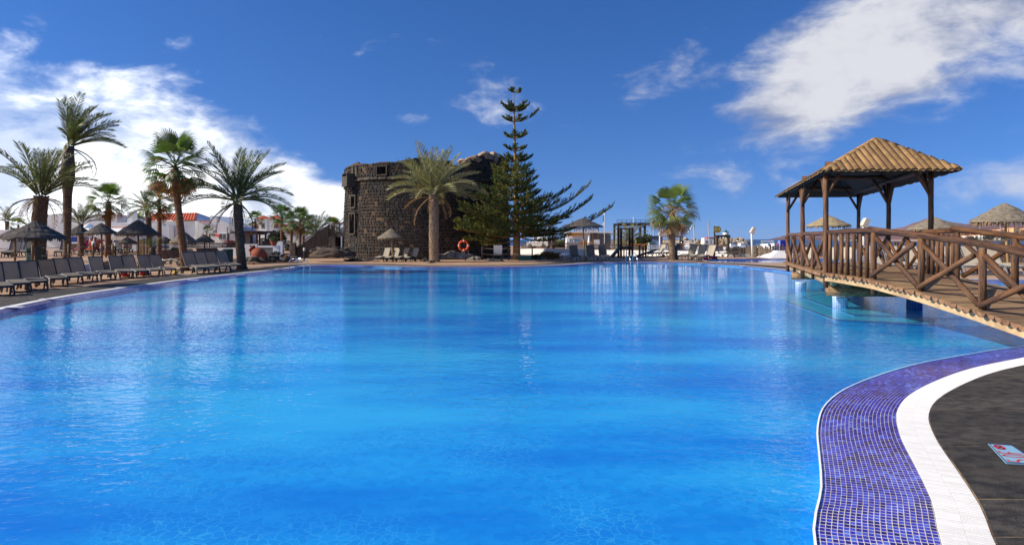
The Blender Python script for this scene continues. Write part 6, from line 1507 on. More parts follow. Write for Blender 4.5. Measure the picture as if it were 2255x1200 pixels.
for x in (150, 172, 200, 228, 256): obj('post', MB().bar(P(x, 549, Y - 0.4) - t.location, P(x, 518, Y - 0.4) - t.location, 0.07), M_WHITEW, t)
for i in range(22): x0_, x1_ = 246 + i * 1.7, 246 + i * 1.7 + 0.85; obj('striped_tile', MB().extr([P(x0_, 505, Y + 2) - t.location, P(x1_, 505, Y + 2) - t.location, P(x1_, 499, Y + 3) - t.location, P(x0_, 499, Y + 3) - t.location], (0, 0, -0.05)), M_ROOFT, t)
poly_wall(t, 'white_canopy', [(243, 499), (300, 497), (300, 494), (262, 490)], Y + 3.2, 2, M_WHITEW)
poly_wall(t, 'chimney', [(280, 498), (291, 498), (291, 466), (280, 466)], Y + 8, 1, M_WHITEW)
t = thing('parasol', 'pale blue and white parasol behind the terrace umbrellas', 'parasol', (XP(197, 58), 58, TZ)); n = 8; zz, za = ZP(502, 58) - TZ, ZP(492.5, 58) - TZ
for i in range(n):
    a0, a1 = 2 * pi * i / n, 2 * pi * (i + 1) / n; obj('panel', MB().add([(0, 0, za), (0.75 * cos(a0), 0.75 * sin(a0), zz), (0.75 * cos(a1), 0.75 * sin(a1), zz)], [(0, 1, 2)]), M_WHITEW if i % 2 else mat('pale_blue_canvas', (0.25, 0.45, 0.70), None, rough=0.8, trans=(0.3, (1, 1, 1))), t)
obj('pole', MB().tube([(0, 0, 0), (0, 0, za)], 0.03, 6), M_WHITEW, t)
# terrace walls and fences at the left middle
def lowwall(label, px0, px1, Y, y_top, th=0.25, m=None, name='low_wall', Y1=None):
    Y1 = Y1 or Y; a, b = V(XP(px0, Y), Y, 0), V(XP(px1, Y1), Y1, 0); h = ZP(y_top, (Y + Y1) / 2); d_ = b - a; n = V(-d_.y, d_.x, 0).normalized() * th
    o = obj(name, MB().prism([(a.x, a.y), (b.x, b.y), (b.x + n.x, b.y + n.y), (a.x + n.x, a.y + n.y)], -0.02, h), m or M_WHITEW); return tag(o, label, 'wall'), a, b, h
lowwall('long low white wall behind the four palm loungers', 457, 523, 57, 546); lowwall('taller white wall right of the date palm trunk', 523, 566, 56, 537.5); lowwall('white terrace wall above the iron stair rail', 566, 615, 59, 541)
lowwall('highest white terrace wall below the dark trees', 596, 622, 62, 531.5)
def picket(label, a, b, z, h, n, w=0.05, m=None, name='picket_fence', rails=(0.25, 0.8), group=None, top=0.0):
    t = thing(name, label, 'fence', (a[0], a[1], z), 0, group); a, b = V(a[0], a[1], 0), V(b[0], b[1], 0); d_ = b - a; rr_ = random.Random(n)
    me = MB().box((0, 0, h / 2), (w, 0.03, h)).mesh('slat', m or M_BLACKIRON)
    for i in range(n): link('slat', me, t, Matrix.Translation(d_ * (i / (n - 1))) @ Matrix.Rotation(atan2(d_.y, d_.x), 4, 'Z') @ Matrix.Diagonal((1, 1, 1 + rr_.uniform(-top, top), 1)))
    for q in rails: obj('rail', MB().bar(V(0, 0.03, h * q), d_ + V(0, 0.03, h * q), 0.04, 0.05), m or M_BLACKIRON, t)
    return t
def pf(label, px0, Y0, px1, Y1, z, h, n, **kw): return picket(label, (XP(px0, Y0), Y0), (XP(px1, Y1), Y1), z, h, n, **kw)
pf('dark iron balustrade on the long white wall', 411, 57.2, 522, 57.2, 0.78, 0.52, 44); pf('dark fence behind the small terrace umbrellas', 305, 58, 372, 58, 0.3, 0.75, 26); pf('iron balustrade of the upper restaurant terrace', 568, 59.2, 604, 59.2, ZP(541, 59), 0.5, 16); pf('iron railing at the foot of the terrace wall', 567, 55, 600, 55, 0.15, 0.75, 18)
t = thing('stair_handrail', 'sloping black handrail beside the amphora', 'handrail'); obj('rail', MB().bar(P(550, 540, 55), P(568, 549, 55), 0.06, 0.08), M_BLACKIRON, t)
for x, y0 in ((552, 541), (559, 545), (567, 549)): obj('post', MB().bar(P(x, 563, 55), P(x, y0, 55), 0.06), M_BLACKIRON, t)
t = thing('flower_pot', 'terracotta flower pot on the upper white terrace wall', 'flower pot', P(603, 541, 59.1)); obj('pot', MB().lathe([(0.20, 0), (0.34, 0.34), (0.37, 0.36), (0.37, 0.42)], 12), M_TERRA, t); obj('plant', leafy((0, 0, 0.62), (0.35, 0.35, 0.3), 120, 0.16, 9), M_LEAF, t)
t = thing('pergola', 'dark brown timber pergola roof behind the date palm trunk', 'pergola', (XP(540, 66), 66, 0))
for x in (503, 520, 538, 552, 566): 
    for dy in (0, 4): obj('post', MB().bar(V(XP(x, 66) - XP(540, 66), dy, 0), V(XP(x, 66) - XP(540, 66), dy, ZP(514, 66)), 0.15), M_BROWN, t)
obj('roof', MB().extr([P(501, 514, 65.4) - t.location, P(540, 509, 65.4) - t.location, P(567, 508.5, 65.4) - t.location, P(568, 511, 65.4) - t.location, P(540, 513, 65.4) - t.location], (0, 5.2, 0)), M_BROWN, t)
obj('lower_roof', MB().box(P(557, 515, 65.6) - t.location, (1.9, 2.6, 0.18)), M_BROWN, t)
for i in range(7): obj('rafter', MB().bar(P(508 + i * 9, 512, 65.2) - t.location, P(508 + i * 9, 511, 65.2) - t.location + V(0, 5.4, 0.1), 0.1, 0.14), M_BROWN, t)
# ------------------------------------------------------------------ white wall and picket fence towards the harbour
M_PICK = mat('dark_picket_wood', (0.055, 0.032, 0.020), (0.10, 0.060, 0.036), 4.0, 0.8, per=0.25); M_PICKG = mat('grey_stake_wood', (0.20, 0.16, 0.115), (0.09, 0.07, 0.055), 4.0, 0.85, per=0.3)
lowwall('low white wall right of the pine behind the hedge', 1146, 1300, 66, 548, Y1=61); lowwall('low white wall behind the play frame', 1300, 1452, 64.5, 551, Y1=60); lowwall('low white wall behind the pale fan palm and loungers', 1452, 1600, 63, 553, Y1=59); lowwall('white wall strip below the wooden stakes', 1600, 1700, 58, 560)
pf('dark picket fence on the white wall right of the pine', 1148, 66.1, 1298, 61.1, ZP(548, 63.5), 0.66, 62, w=0.045, m=M_PICK, top=0.06); pf('dark picket fence on the white wall behind the play frame', 1300, 64.6, 1420, 61.1, ZP(551, 62.2), 0.62, 46, w=0.045, m=M_PICK, top=0.06)
pf('white slatted fence left of the pale fan palm', 1427, 61, 1470, 62.5, ZP(551, 62.2), 0.5, 12, w=0.12, m=M_WHITEW, top=0.03)
pf('thin dark railing behind the green bin and loungers', 1498, 61.9, 1600, 59.1, ZP(553, 61), 0.75, 40, w=0.035, m=M_PICK, top=0.03)
def stakes(label, pts, h, n, m=None):
    t = thing('stake_fence', label, 'fence', (0, 0, 0)); tot = 0; rr_ = random.Random(n); mm = m or M_PICKG
    for i in range(n):
        f = i / (n - 1) * (len(pts) - 1); a = min(len(pts) - 2, int(f)); p = V(*pts[a]).lerp(V(*pts[a + 1]), f - a); hh = h * rr_.uniform(0.85, 1.15)
        obj('stake', MB().tube([(p.x, p.y, p.z), (p.x + rr_.uniform(-0.04, 0.04), p.y, p.z + hh)], 0.075, 6), mm, t)
    for q in (0.3, 0.72):
        for A, B in zip(pts, pts[1:]): obj('rail', MB().bar(V(*A) + V(0, 0.1, h * q), V(*B) + V(0, 0.1, h * q), 0.05, 0.06), mm, t)
stakes('weathered stake fence behind the loungers by the second pool', [(XP(1600, 60), 60, 0.15), (XP(1642, 60), 60, 0.15)], 0.72, 16)
stakes('weathered stake fence left of the white sloping wall', [(XP(1644, 58.5), 58.5, 0.1), (XP(1696, 55.5), 55.5, 0.0)], 0.88, 22)
stakes('dark stake fence rising to the gazebo', [(XP(1696, 57), 57, 0.2), (XP(1765, 52), 52, 0.2), (XP(1830, 50), 50, 0.2)], 0.92, 24, M_PICK)
stakes('stake fence beyond the cream loungers', [(XP(1840, 46), 46, 0.1), (XP(2060, 42), 42, 0.1), (XP(2300, 40), 40, 0.1)], 1.2, 70, M_PICK)
Y = 54; o = obj('sloping_wall', MB().extr([P(1696, 568.5, Y), P(1790, 568.5, Y), P(1790, 552.5, Y + 0.5), P(1713, 552.5, Y + 0.5)][::-1], (0, 3.2, 0)), M_WHITEW); tag(o, 'bright white sloping wall behind the second pool', 'wall')
o = tag(obj('windbreak_wall', MB().box((XP(2120, 44), 44.2, 0.45), (16, 0.2, 0.9)), M_WHITEW), 'white wall beyond the cream loungers', 'wall')
Y = 66; t = thing('blue_kiosk', 'small bright blue kiosk box behind the dark stakes', 'kiosk', (XP(1724, Y), Y, 0)); obj('body', MB().box((0, 0, 0.75), (0.62, 0.5, 1.5)), mat('bright_blue_paint', (0.02, 0.03, 0.42), None, rough=0.5), t); obj('side_panel', MB().box((-0.36, 0.0, 0.75), (0.10, 0.5, 1.45)), mat('light_blue_paint', (0.18, 0.26, 0.62), None, rough=0.5), t); obj('antenna', MB().tube([(0, 0, 1.5), (0, 0, 1.95)], 0.03, 6), M_PICKG, t)
t = thing('beacon_post', 'dark post with a red lamp left of the blue kiosk', 'post', (XP(1713, 60), 60, 0)); obj('post', MB().tube([(0, 0, 0), (0, 0, ZP(540, 60))], 0.09, 8), M_DARKWOOD, t); obj('red_lamp', MB().lathe([(0.10, ZP(540, 60)), (0.10, ZP(537, 60)), (0.05, ZP(536, 60))], 10), M_RED, t)
# lamp posts with floodlights
M_LAMPPOST = mat('white_metal', (0.72, 0.70, 0.66), None, rough=0.4)
def lamppost(label, px, Y, y_top, y_base, lean=0.0, r=0.10):
    z1 = ZP(y_top, Y); t = thing('lamp_post', label, 'lamp post', (XP(px, Y), Y, 0), 0, 'white floodlight posts'); dx = lean / FPX * Y
    obj('pole', MB().tube([(0, 0, 0), (dx, 0, z1 - 0.45)], [r, r * 0.8], 8), M_LAMPPOST, t, True); obj('floodlight', MB().box((0, 0, 0), (0.36, 0.45, 0.55), M=Matrix.Rotation(0.45, 3, 'Y'), taper=0.8), mat('lamp_cream', (0.62, 0.54, 0.42), None, rough=0.4), t, False, Matrix.Translation((dx + 0.12, 0, z1 - 0.2))); obj('bracket', MB().bar((dx, 0, z1 - 0.6), (dx + 0.14, 0, z1 - 0.3), 0.05), M_DARKWOOD, t)
lamppost('leaning white floodlight post left of the gazebo', 1657, 57, 503, 552, -2); lamppost('white floodlight post seen between the gazebo posts', 1901, 40, 484, 560, 0, 0.085); lamppost('white floodlight post beside the pale fan palm', 1453, 66, 509, 550, 0, 0.09)
# ------------------------------------------------------------------ play frame, showers, gate, round sign
t = thing('play_frame', 'dark wooden climbing frame with ramp behind the pool ladder', 'play frame', (XP(1380, 55), 55, 0)); q = lambda px, py, dy=0: P(px, py, 55) + V(0, dy, 0) - t.location
for dy in (0, 1.3):
    for px in (1367.5, 1392.5): obj('post', MB().bar(q(px, 567.7, dy), q(px, 501, dy), 0.17), M_DARKWOOD, t)
    obj('top_bar', MB().bar(q(1368, 504, dy), q(1393, 504, dy), 0.08), M_DARKWOOD, t)
for i in range(7): obj('plank', MB().box(q(1368 + i * 4.2, 543.5, 0.65), (0.155, 1.45, 0.07)), M_DARKWOOD, t)
obj('side_board', MB().box(q(1380, 547, 0), (1.0, 0.06, 0.18)), M_DARKWOOD, t)
obj('ramp', MB().extr([q(1346, 567.4), q(1368, 543), q(1368, 547.5), q(1351, 567.4)], (0, 1.3, 0)), M_DARKWOOD, t)
for px in (1374, 1387): obj('strut', MB().bar(q(px, 567.5), q(px, 548), 0.09), M_DARKWOOD, t)
t = thing('balance_beam', 'sloping dark balance beam right of the play frame', 'beam'); obj('beam', MB().bar(P(1402, 564.5, 55), P(1445, 550, 58), 0.14, 0.16), M_DARKWOOD, t)
for px, y0, Y in ((1408, 540, 56), (1416, 543, 56.5), (1422, 538, 57)): obj('post', MB().bar(V(XP(px, Y), Y, 0), P(px, y0, Y), 0.13), M_DARKWOOD, t)
for px, lb, yt in ((1379.5, 'thin shower pole left of the pool ladder', 515), (1411.5, 'thin shower pole right of the pool ladder', 497), (459, 'bent white shower pole left of the date palm', 513)):
    Y = 51 if px > 1000 else 52; t = thing('shower_pole', lb, 'shower', (XP(px, Y), Y, 0), 0, 'outdoor showers'); z1 = ZP(yt, Y); m_ = M_GREYRES if px > 1000 else M_LAMPPOST
    obj('pipe', MB().tube([(0, 0, 0), (0, 0, z1 * 0.8), (0.02, 0, z1), (0.18, -0.1, z1 + 0.12)], 0.035, 6), m_, t, True); obj('shower_head', MB().lathe([(0.03, z1 + 0.12), (0.09, z1 + 0.06)], 8, (0.18, -0.1, 0)), m_, t); obj('base', MB().lathe([(0.16, 0), (0.14, 0.06)], 10), m_, t)
t = thing('wooden_gate', 'dark log gate frame below the lighthouse', 'gate', (XP(1592, 62), 62, 0)); q = lambda px, py, dy=0: P(px, py, 62) + V(0, dy, 0) - t.location
for px in (1579, 1604): obj('post', MB().tube([V(q(px, 550).x, 0, 0), q(px, 518)], 0.13, 8), M_DARKWOOD, t, True)
obj('lintel', MB().tube([q(1576, 520), q(1608, 520)], 0.10, 8), M_DARKWOOD, t, True)
for i in range(4): obj('hook', MB().bar(q(1583 + i * 6, 522), q(1583 + i * 6, 525.5), 0.08), M_DARKWOOD, t)
t = thing('round_sign', 'dark post with a round yellow-ringed sign above the loungers', 'sign', (XP(1573.5, 56), 56, 0)); obj('post', MB().tube([(0, 0, 0), (0, 0, ZP(498, 56))], 0.075, 8), M_DARKWOOD, t, True)
c = P(1580.5, 505.5, 55.9) - t.location; Mx = Matrix.Translation(c) @ Matrix.Rotation(radians(90), 4, 'X')
for nm, r0, r1, dz, m_ in (('rim', 0.30, 0.235, 0.02, mat('olive_yellow', (0.30, 0.26, 0.04), None, rough=0.5)), ('disc', 0.24, 0.0, 0.012, M_BLACKIRON), ('emblem', 0.10, 0.0, 0.024, mat('gold_paint', (0.55, 0.36, 0.03), None, rough=0.5))): obj(nm, MB().lathe([(r0, -0.01), (r0, dz), (max(0.001, r1), dz)], 22), m_, t, False, Mx)
for sx in (-0.17, 0.17): obj('pale_mark', MB().box((c.x + sx, c.y - 0.02, c.z + 0.03), (0.05, 0.012, 0.14)), M_PLATEW, t)
# orange tables and slatted barrier
t = thing('slatted_bench', 'long orange slatted bench behind the play frame', 'bench', (XP(1402, 68), 68, 0)); 
for i in range(26): obj('slat', MB().box((XP(1380 + i * 1.75, 68) - XP(1402, 68), 0, 0.72), (0.055, 0.05, 0.45)), M_POLEY, t)
obj('backrest', MB().box((0, 0, 1.02), (2.3, 0.08, 0.22)), mat('orange_wood', (0.62, 0.27, 0.04), None, rough=0.6), t); obj('seat', MB().box((0, -0.3, 0.45), (2.3, 0.5, 0.06)), M_POLEY, t)
for x in (-1.0, 1.0): obj('leg', MB().box((x, -0.2, 0.21), (0.1, 0.4, 0.42)), M_POLEY, t)
# ------------------------------------------------------------------ harbour behind the pool
M_YEL = mat('yellow_ochre_board', (0.72, 0.34, 0.03), (0.62, 0.28, 0.03), 2.0, 0.6); M_SIGNB = mat('dark_blue_sign', (0.012, 0.030, 0.13), None, rough=0.5); M_SIGNW = mat('sign_white', (0.78, 0.77, 0.74), None, rough=0.5)
def text_mesh(s_, size, m, ext=0.01):
    cu = bpy.data.curves.new('lettering', 'FONT'); cu.body = s_; cu.size = size; cu.extrude = ext; cu.align_x = 'CENTER'; cu.align_y = 'CENTER'; cu.offset = size * 0.018; cu.materials.append(m)
    ob = bpy.data.objects.new('lettering', cu); COL.objects.link(ob); dg = bpy.context.evaluated_depsgraph_get(); me = bpy.data.meshes.new_from_object(ob.evaluated_get(dg)); bpy.data.objects.remove(ob); bpy.data.curves.remove(cu)
    if not me.materials: me.materials.append(m)
    return me
Y = 92; t = thing('dive_centre', 'yellow and white dive centre hut with blue sign on its roof', 'hut', (XP(1298, Y), Y, 0)); q = lambda px, py, dy=0.0: P(px, py, Y) + V(0, dy, 0) - t.location
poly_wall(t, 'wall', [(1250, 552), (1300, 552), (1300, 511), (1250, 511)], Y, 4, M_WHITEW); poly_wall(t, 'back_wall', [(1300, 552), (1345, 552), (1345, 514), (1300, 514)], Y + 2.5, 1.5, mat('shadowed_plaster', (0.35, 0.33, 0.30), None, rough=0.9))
obj('fascia', MB().extr([q(1249, 512, -0.6), q(1281, 512, -0.6), q(1281, 517, -0.6), q(1249, 519, -0.6)], (0, 0.5, 0)), M_YEL, t); obj('roof', MB().box(q(1298, 511.5, 1.5), (6.6, 5.0, 0.18)), M_WHITEW, t)
window(t, 1254, 1262, 526, 534, Y, M_PLATE); window(t, 1265, 1277, 526, 534, Y, M_PLATE)
obj('counter', MB().box(q(1294, 535, -0.2), (1.6, 0.5, 0.55)), M_YEL, t)
for px in (1284, 1304, 1316, 1330): obj('post', MB().bar(q(px, 551, -0.4), q(px, 512, -0.4), 0.11), M_POLEY, t)
sg = obj('sign_board', MB().box(q(1292, 508, 0.3), (3.55, 0.08, 0.80)), M_SIGNB, t)
tx = link('sign_lettering', text_mesh('DIVE CENTER', 0.56, M_SIGNW), sg); tx.location = q(1292, 508, 0.24); tx.rotation_euler = (radians(90), 0, 0)
for px in (1270, 1314): obj('sign_post', MB().bar(q(px, 512, 0.4), q(px, 503, 0.4), 0.06), M_PICKG, t)
for i, (px, y0, y1, w, m, lb) in enumerate(((1249, 522, 546, 0.55, M_WHITEW, 'folded white parasol left of the dive centre window'), (1297, 519, 543, 0.45, M_WHITEW, 'folded white parasol in the middle of the dive centre'), (1314, 524, 545, 0.8, M_WHITEW, 'white wetsuit rack panel right of the dive centre'))):
    c = P(px, y1, 88); t = thing('folded_parasol' if i < 2 else 'display_panel', lb, 'parasol' if i < 2 else 'panel', (c.x, c.y, 0)); h = ZP(y0, 88); z0 = 0.25
    if i < 2: obj('canopy', MB().lathe([(0.06, z0), (w * 0.5, z0 + 0.15), (w * 0.42, h * 0.6), (0.05, h)], 9), m, t, True); obj('pole', MB().tube([(0, 0, 0), (0, 0, h)], 0.04, 6), M_POLEY, t)
    else: obj('panel', MB().box((0, 0, 0.9), (w, 0.06, 1.3)), m, t); obj('leg', MB().box((-w / 3, 0, 0.13), (0.06, 0.3, 0.26)), M_PICKG, t); obj('leg', MB().box((w / 3, 0, 0.13), (0.06, 0.3, 0.26)), M_PICKG, t)
# beach flag
t = thing('beach_flag', 'tall blue and white feather flag by the dive centre', 'flag', (XP(1331, 84), 84, 0)); z0, z1 = ZP(497, 84), ZP(468, 84)
obj('pole', MB().tube([(0, 0, 0), (0, 0, z1)], 0.035, 6), M_LAMPPOST, t)
for nm, a, b, m in (('white_tip', 0.80, 0.98, M_WHITEW), ('blue_field', 0.28, 0.80, mat('sky_blue_flag', (0.10, 0.42, 0.75), None, rough=0.7, trans=(0.3, (1, 1, 1)))), ('white_foot', 0.0, 0.28, M_WHITEW)):
    zz0, zz1 = z0 + (z1 - z0) * a, z0 + (z1 - z0) * b; obj(nm, MB().extr([(0, 0, zz0), (-0.24 if a < 0.7 else -0.2, 0.02, zz0), (-0.2 if a < 0.7 else -0.04, 0.02, zz1), (0, 0, zz1)], (0, 0.02, 0)), m, t)
# jeep-like white van
M_CAR = mat('white_car_paint', (0.78, 0.78, 0.76), None, rough=0.25, spec=0.6); M_TYRE = mat('black_rubber', (0.014, 0.014, 0.014), None, rough=0.8); M_TAIL = mat('red_tail_lamp', (0.4, 0.01, 0.01), None, rough=0.3)
Y = 112; van = thing('parked_jeep', 'white boxy jeep parked behind the picket fence by the pine', 'jeep', (XP(1187, Y), Y, 0.0), radians(150))
sh = 0.98
body = MB(); prof = [(-2.1, 0.45), (2.05, 0.45), (2.1, 0.62), (2.1, 1.08), (0.95, 1.16), (0.62, 1.92), (-2.05, 1.98), (-2.12, 1.1)]
body.extr([(x, -0.85, z) for x, z in prof], (0, 1.7, 0)); obj('body', body, M_CAR, van)
for s_ in (-1, 1):
    y = s_ * 0.862
    for x0_, x1_ in ((-1.95, -1.15), (-1.0, -0.25), (-0.10, 0.55)): obj('side_window', MB().box(((x0_ + x1_) / 2, y, 1.52), (x1_ - x0_, 0.03, 0.48)), M_GLASS, van)
    for x in (-1.35, 1.35):
        w_ = obj('wheel', MB().tube([(x, y - 0.06 * s_, 0.38), (x, y + 0.06 * s_, 0.38)], 0.38, 18), M_TYRE, van); obj('rim', MB().tube([(x, y + 0.055 * s_, 0.38), (x, y + 0.072 * s_, 0.38)], 0.20, 12), M_GREYRES, w_)
    obj('tail_lamp', MB().box((-2.13, s_ * 0.72, 0.85), (0.05, 0.14, 0.2)), M_TAIL, van); obj('headlight', MB().tube([(2.1, s_ * 0.6, 0.85), (2.13, s_ * 0.6, 0.85)], 0.11, 12), M_LAMPW, van); obj('mirror', MB().box((0.72, s_ * 1.0, 1.3), (0.08, 0.2, 0.2)), M_TYRE, van)
    obj('door', MB().box((-0.02 + 0.25, y + 0.004 * s_, 0.92), (0.86, 0.02, 0.62)), M_CAR, van)
obj('rear_window', MB().box((-2.10, 0, 1.52), (0.05, 1.2, 0.42)), M_GLASS, van); obj('windscreen', MB().extr([(0.98, -0.75, 1.2), (0.98, 0.75, 1.2), (0.68, 0.75, 1.84), (0.68, -0.75, 1.84)], (0.03, 0, 0.012)), M_GLASS, van)
obj('bumper', MB().box((-2.18, 0, 0.52), (0.12, 1.7, 0.16)), M_TYRE, van); obj('bumper', MB().box((2.16, 0, 0.52), (0.12, 1.7, 0.16)), M_TYRE, van); obj('spare_wheel', MB().tube([(-2.16, 0.2, 1.05), (-2.30, 0.2, 1.05)], 0.36, 16), M_TYRE, van); obj('number_plate', MB().box((-2.16, -0.45, 0.75), (0.02, 0.45, 0.11)), M_SIGNW, van)
# boat hoist gantry
Y = 105; t = thing('boat_hoist', 'tall grey steel boat hoist gantry behind the play frame', 'gantry', (XP(1393, Y), Y, 0)); q = lambda px, py, dy=0.0: P(px, py, Y) + V(0, dy, 0) - t.location
M_GANT = mat('dark_grey_steel', (0.055, 0.055, 0.050), (0.085, 0.075, 0.06), 2.0, 0.6)
for px in (1361.5, 1420): 
    for dy in (0, 4): obj('column', MB().bar(V(q(px, 540).x, dy, 0), q(px, 492, dy), 0.34), M_GANT, t)
for dy in (0, 4): obj('girder', MB().bar(q(1359, 494, dy), q(1431, 493.5, dy), 0.4, 0.42), M_GANT, t)
obj('rail_platform', MB().box(q(1395, 499, -0.3), (5.4, 0.5, 0.06)), M_GANT, t)
for i in range(8): obj('guard_post', MB().bar(q(1358 + i * 10.4, 492, -0.25), q(1358 + i * 10.4, 484.5, -0.25), 0.05), M_GANT, t)
for py in (484.5, 489): obj('guard_rail', MB().bar(q(1358, py, -0.25), q(1431, py, -0.25), 0.05), M_GANT, t)
obj('winch', MB().box(q(1418, 497, 0), (0.5, 0.5, 0.6)), M_GANT, t); obj('mast_light', MB().tube([q(1395, 491), q(1395, 478)], 0.07, 6), M_LAMPPOST, t)
# brown pergola posts, stall shelters
def kiosk(label, px, Y, w_px, y_eave, y_apex, m=None):
    t = thing('thatched_kiosk', label, 'kiosk', (XP(px, Y), Y, 0), 0, 'thatched harbour kiosks'); w = w_px / FPX * Y / 2; ze, za = ZP(y_eave, Y), ZP(y_apex, Y)
    obj('roof', MB().add([(-w, -w, ze), (w, -w, ze), (w, w, ze), (-w, w, ze), (-w * 0.25, 0, za), (w * 0.25, 0, za)], [(0, 1, 5, 4), (1, 2, 5), (2, 3, 4, 5), (3, 0, 4), (3, 2, 1, 0)]), M_BROWNTH, t)
    for sx in (-0.75, 0.75):
        for sy in (-0.75, 0.75): obj('post', MB().bar((sx * w, sy * w, 0), (sx * w, sy * w, ze), 0.14), M_BROWN, t)
    obj('counter', MB().box((0, -w * 0.7, 0.5), (w * 1.3, 0.3, 1.0)), M_GREYWOOD, t)
M_BROWNTH = mat('brown_kiosk_roof', (0.16, 0.095, 0.055), (0.10, 0.06, 0.04), 3.0, 0.9, 0.5)
kiosk('brown-roofed kiosk left of the pale fan palm trunk', 1466, 95, 28, 522, 519.5); kiosk('brown-roofed kiosk right of the pale fan palm trunk', 1492, 96, 22, 522.5, 519)
t = thing('post_shelter', 'pair of brown wooden posts and beams behind the picket fence', 'shelter', (XP(1210, 90), 90, 0))
for px in (1196, 1217, 1220, 1243, 1247): obj('post', MB().bar(V(XP(px, 90) - XP(1210, 90), 0, 0), P(px, 514, 90) - t.location, 0.16), M_BROWN, t)
obj('beam', MB().bar(P(1194, 516, 90) - t.location, P(1250, 516, 90) - t.location, 0.16, 0.2), M_BROWN, t)
Y = 100; t = thing('rental_hut', 'pale blue rental hut left of the floodlight post', 'hut', (XP(1445, Y), Y, 0)); poly_wall(t, 'wall', [(1429, 548), (1459, 548), (1459, 521), (1429, 521)], Y, 3, mat('pale_blue_wall', (0.52, 0.58, 0.66), None, rough=0.8)); obj('roof', MB().box(P(1444, 520.5, Y + 1.4) - t.location, (2.5, 3.6, 0.12)), M_GANT, t)
tx = link('sign_lettering', text_mesh('RENTAL', 0.46, mat('maroon_print', (0.22, 0.03, 0.04), None, rough=0.5)), t); tx.location = P(1445, 525.5, Y - 0.05) - t.location; tx.rotation_euler = (radians(90), 0, 0)
obj('door', MB().box(P(1436, 540, Y - 0.02) - t.location, (0.7, 0.06, 1.2)), M_GLASSG, t)
# breakwater with boulders
M_BREAK = mat('breakwater_rock', (0.34, 0.26, 0.17), (0.16, 0.125, 0.095), 0.5, 0.95, 0.6, 2, per=0.35)
bw = thing('breakwater', 'long rocky breakwater across the harbour mouth', 'breakwater', (XP(1500, 250), 250, -1.3)); rr_ = random.Random(77)
core = MB()
for a, b in (((1190, 300), (1430, 290)), ((1430, 290), (1560, 255)), ((1560, 255), (1640, 235))):
    A, B = V(XP(a[0], a[1]), a[1], 0), V(XP(b[0], b[1]), b[1], 0); d_ = (B - A); n = V(-d_.y, d_.x, 0).normalized()
    core.add([A - n * 3 - bw.location + V(0, 0, -1.3), B - n * 3 - bw.location + V(0, 0, -1.3), B + n * 3 - bw.location + V(0, 0, -1.3), A + n * 3 - bw.location + V(0, 0, -1.3), A - n * 1 - bw.location + V(0, 0, 1.2), B - n * 1 - bw.location + V(0, 0, 1.2), B + n * 1 - bw.location + V(0, 0, 1.2), A + n * 1 - bw.location + V(0, 0, 1.2)], [(4, 5, 6, 7), (0, 1, 5, 4), (1, 2, 6, 5), (2, 3, 7, 6), (3, 0, 4, 7)])
obj('rubble_core', core, M_BREAK, bw); rocks = [MB().blob((0, 0, 0), (1, 0.9, 0.75), s_, 0.3, 1.4, 2).mesh('rock', M_BREAK) for s_ in range(5)]
for i in range(130):
    px = rr_.uniform(1200, 1645) if i < 50 else rr_.uniform(1560, 1642); Y = 300 - (px - 1190) / 455 * 65 - rr_.uniform(0, 4); s_ = rr_.uniform(0.8, 1.5) * (1.15 if px > 1560 else 0.9)
    z = rr_.uniform(-0.2, 2.7 if px > 1500 else 2.4); link('rock', rocks[i % 5], bw, Matrix.Translation(V(XP(px, Y), Y - (2.7 - z) * 0.9, -1.3 + z) - bw.location) @ Matrix.Rotation(rr_.uniform(0, 6), 4, 'Z') @ Matrix.Diagonal((s_, s_, s_, 1)))
Y = 243; t = thing('lighthouse', 'small white and turquoise lighthouse on the breakwater end', 'lighthouse', (XP(1598, Y), Y, ZP(533, Y)))
zz = lambda py: ZP(py, Y) - ZP(533, Y); R = 1.12; M_TURQ = mat('turquoise_paint', (0.10, 0.50, 0.46), None, rough=0.5)
obj('base_band', MB().lathe([(R * 1.02, 0), (R, zz(523))], 16), M_WHITEW, t, True); obj('turquoise_band', MB().lathe([(R, zz(523)), (R * 0.97, zz(518))], 16), M_TURQ, t, True); obj('upper_band', MB().lathe([(R * 0.97, zz(518)), (R * 0.94, zz(511.5))], 16), M_WHITEW, t, True); obj('gallery', MB().lathe([(R * 1.05, zz(511.5)), (R * 1.05, zz(510.5))], 16), M_BLACKIRON, t); obj('lantern', MB().lathe([(0.5, zz(510.5)), (0.5, zz(508)), (0.05, zz(505.5))], 10), mat('green_lantern', (0.01, 0.22, 0.14), None, rough=0.4), t)
Y = 200; t = thing('harbour_hut', 'white harbour hut with red roof edge on the breakwater', 'hut', (XP(1558, Y), Y, -0.2)); obj('wall', MB().box((0, 0, 1.0), (3.0, 3, 2.4)), M_WHITEW, t); obj('roof', MB().box((0.5, 0, 2.25), (2.2, 3.2, 0.35)), mat('harbour_red', (0.5, 0.03, 0.03), None, rough=0.5), t)
for x in (-0.9, -0.35, 0.6): obj('window', MB().box((x, -1.52, 1.0), (0.28, 0.05, 0.8)), M_GLASS, t)
struct('harbour_jetty', MB().box((XP(1540, 190), 192, -0.9), (26, 22, 1.2)), M_LAND)
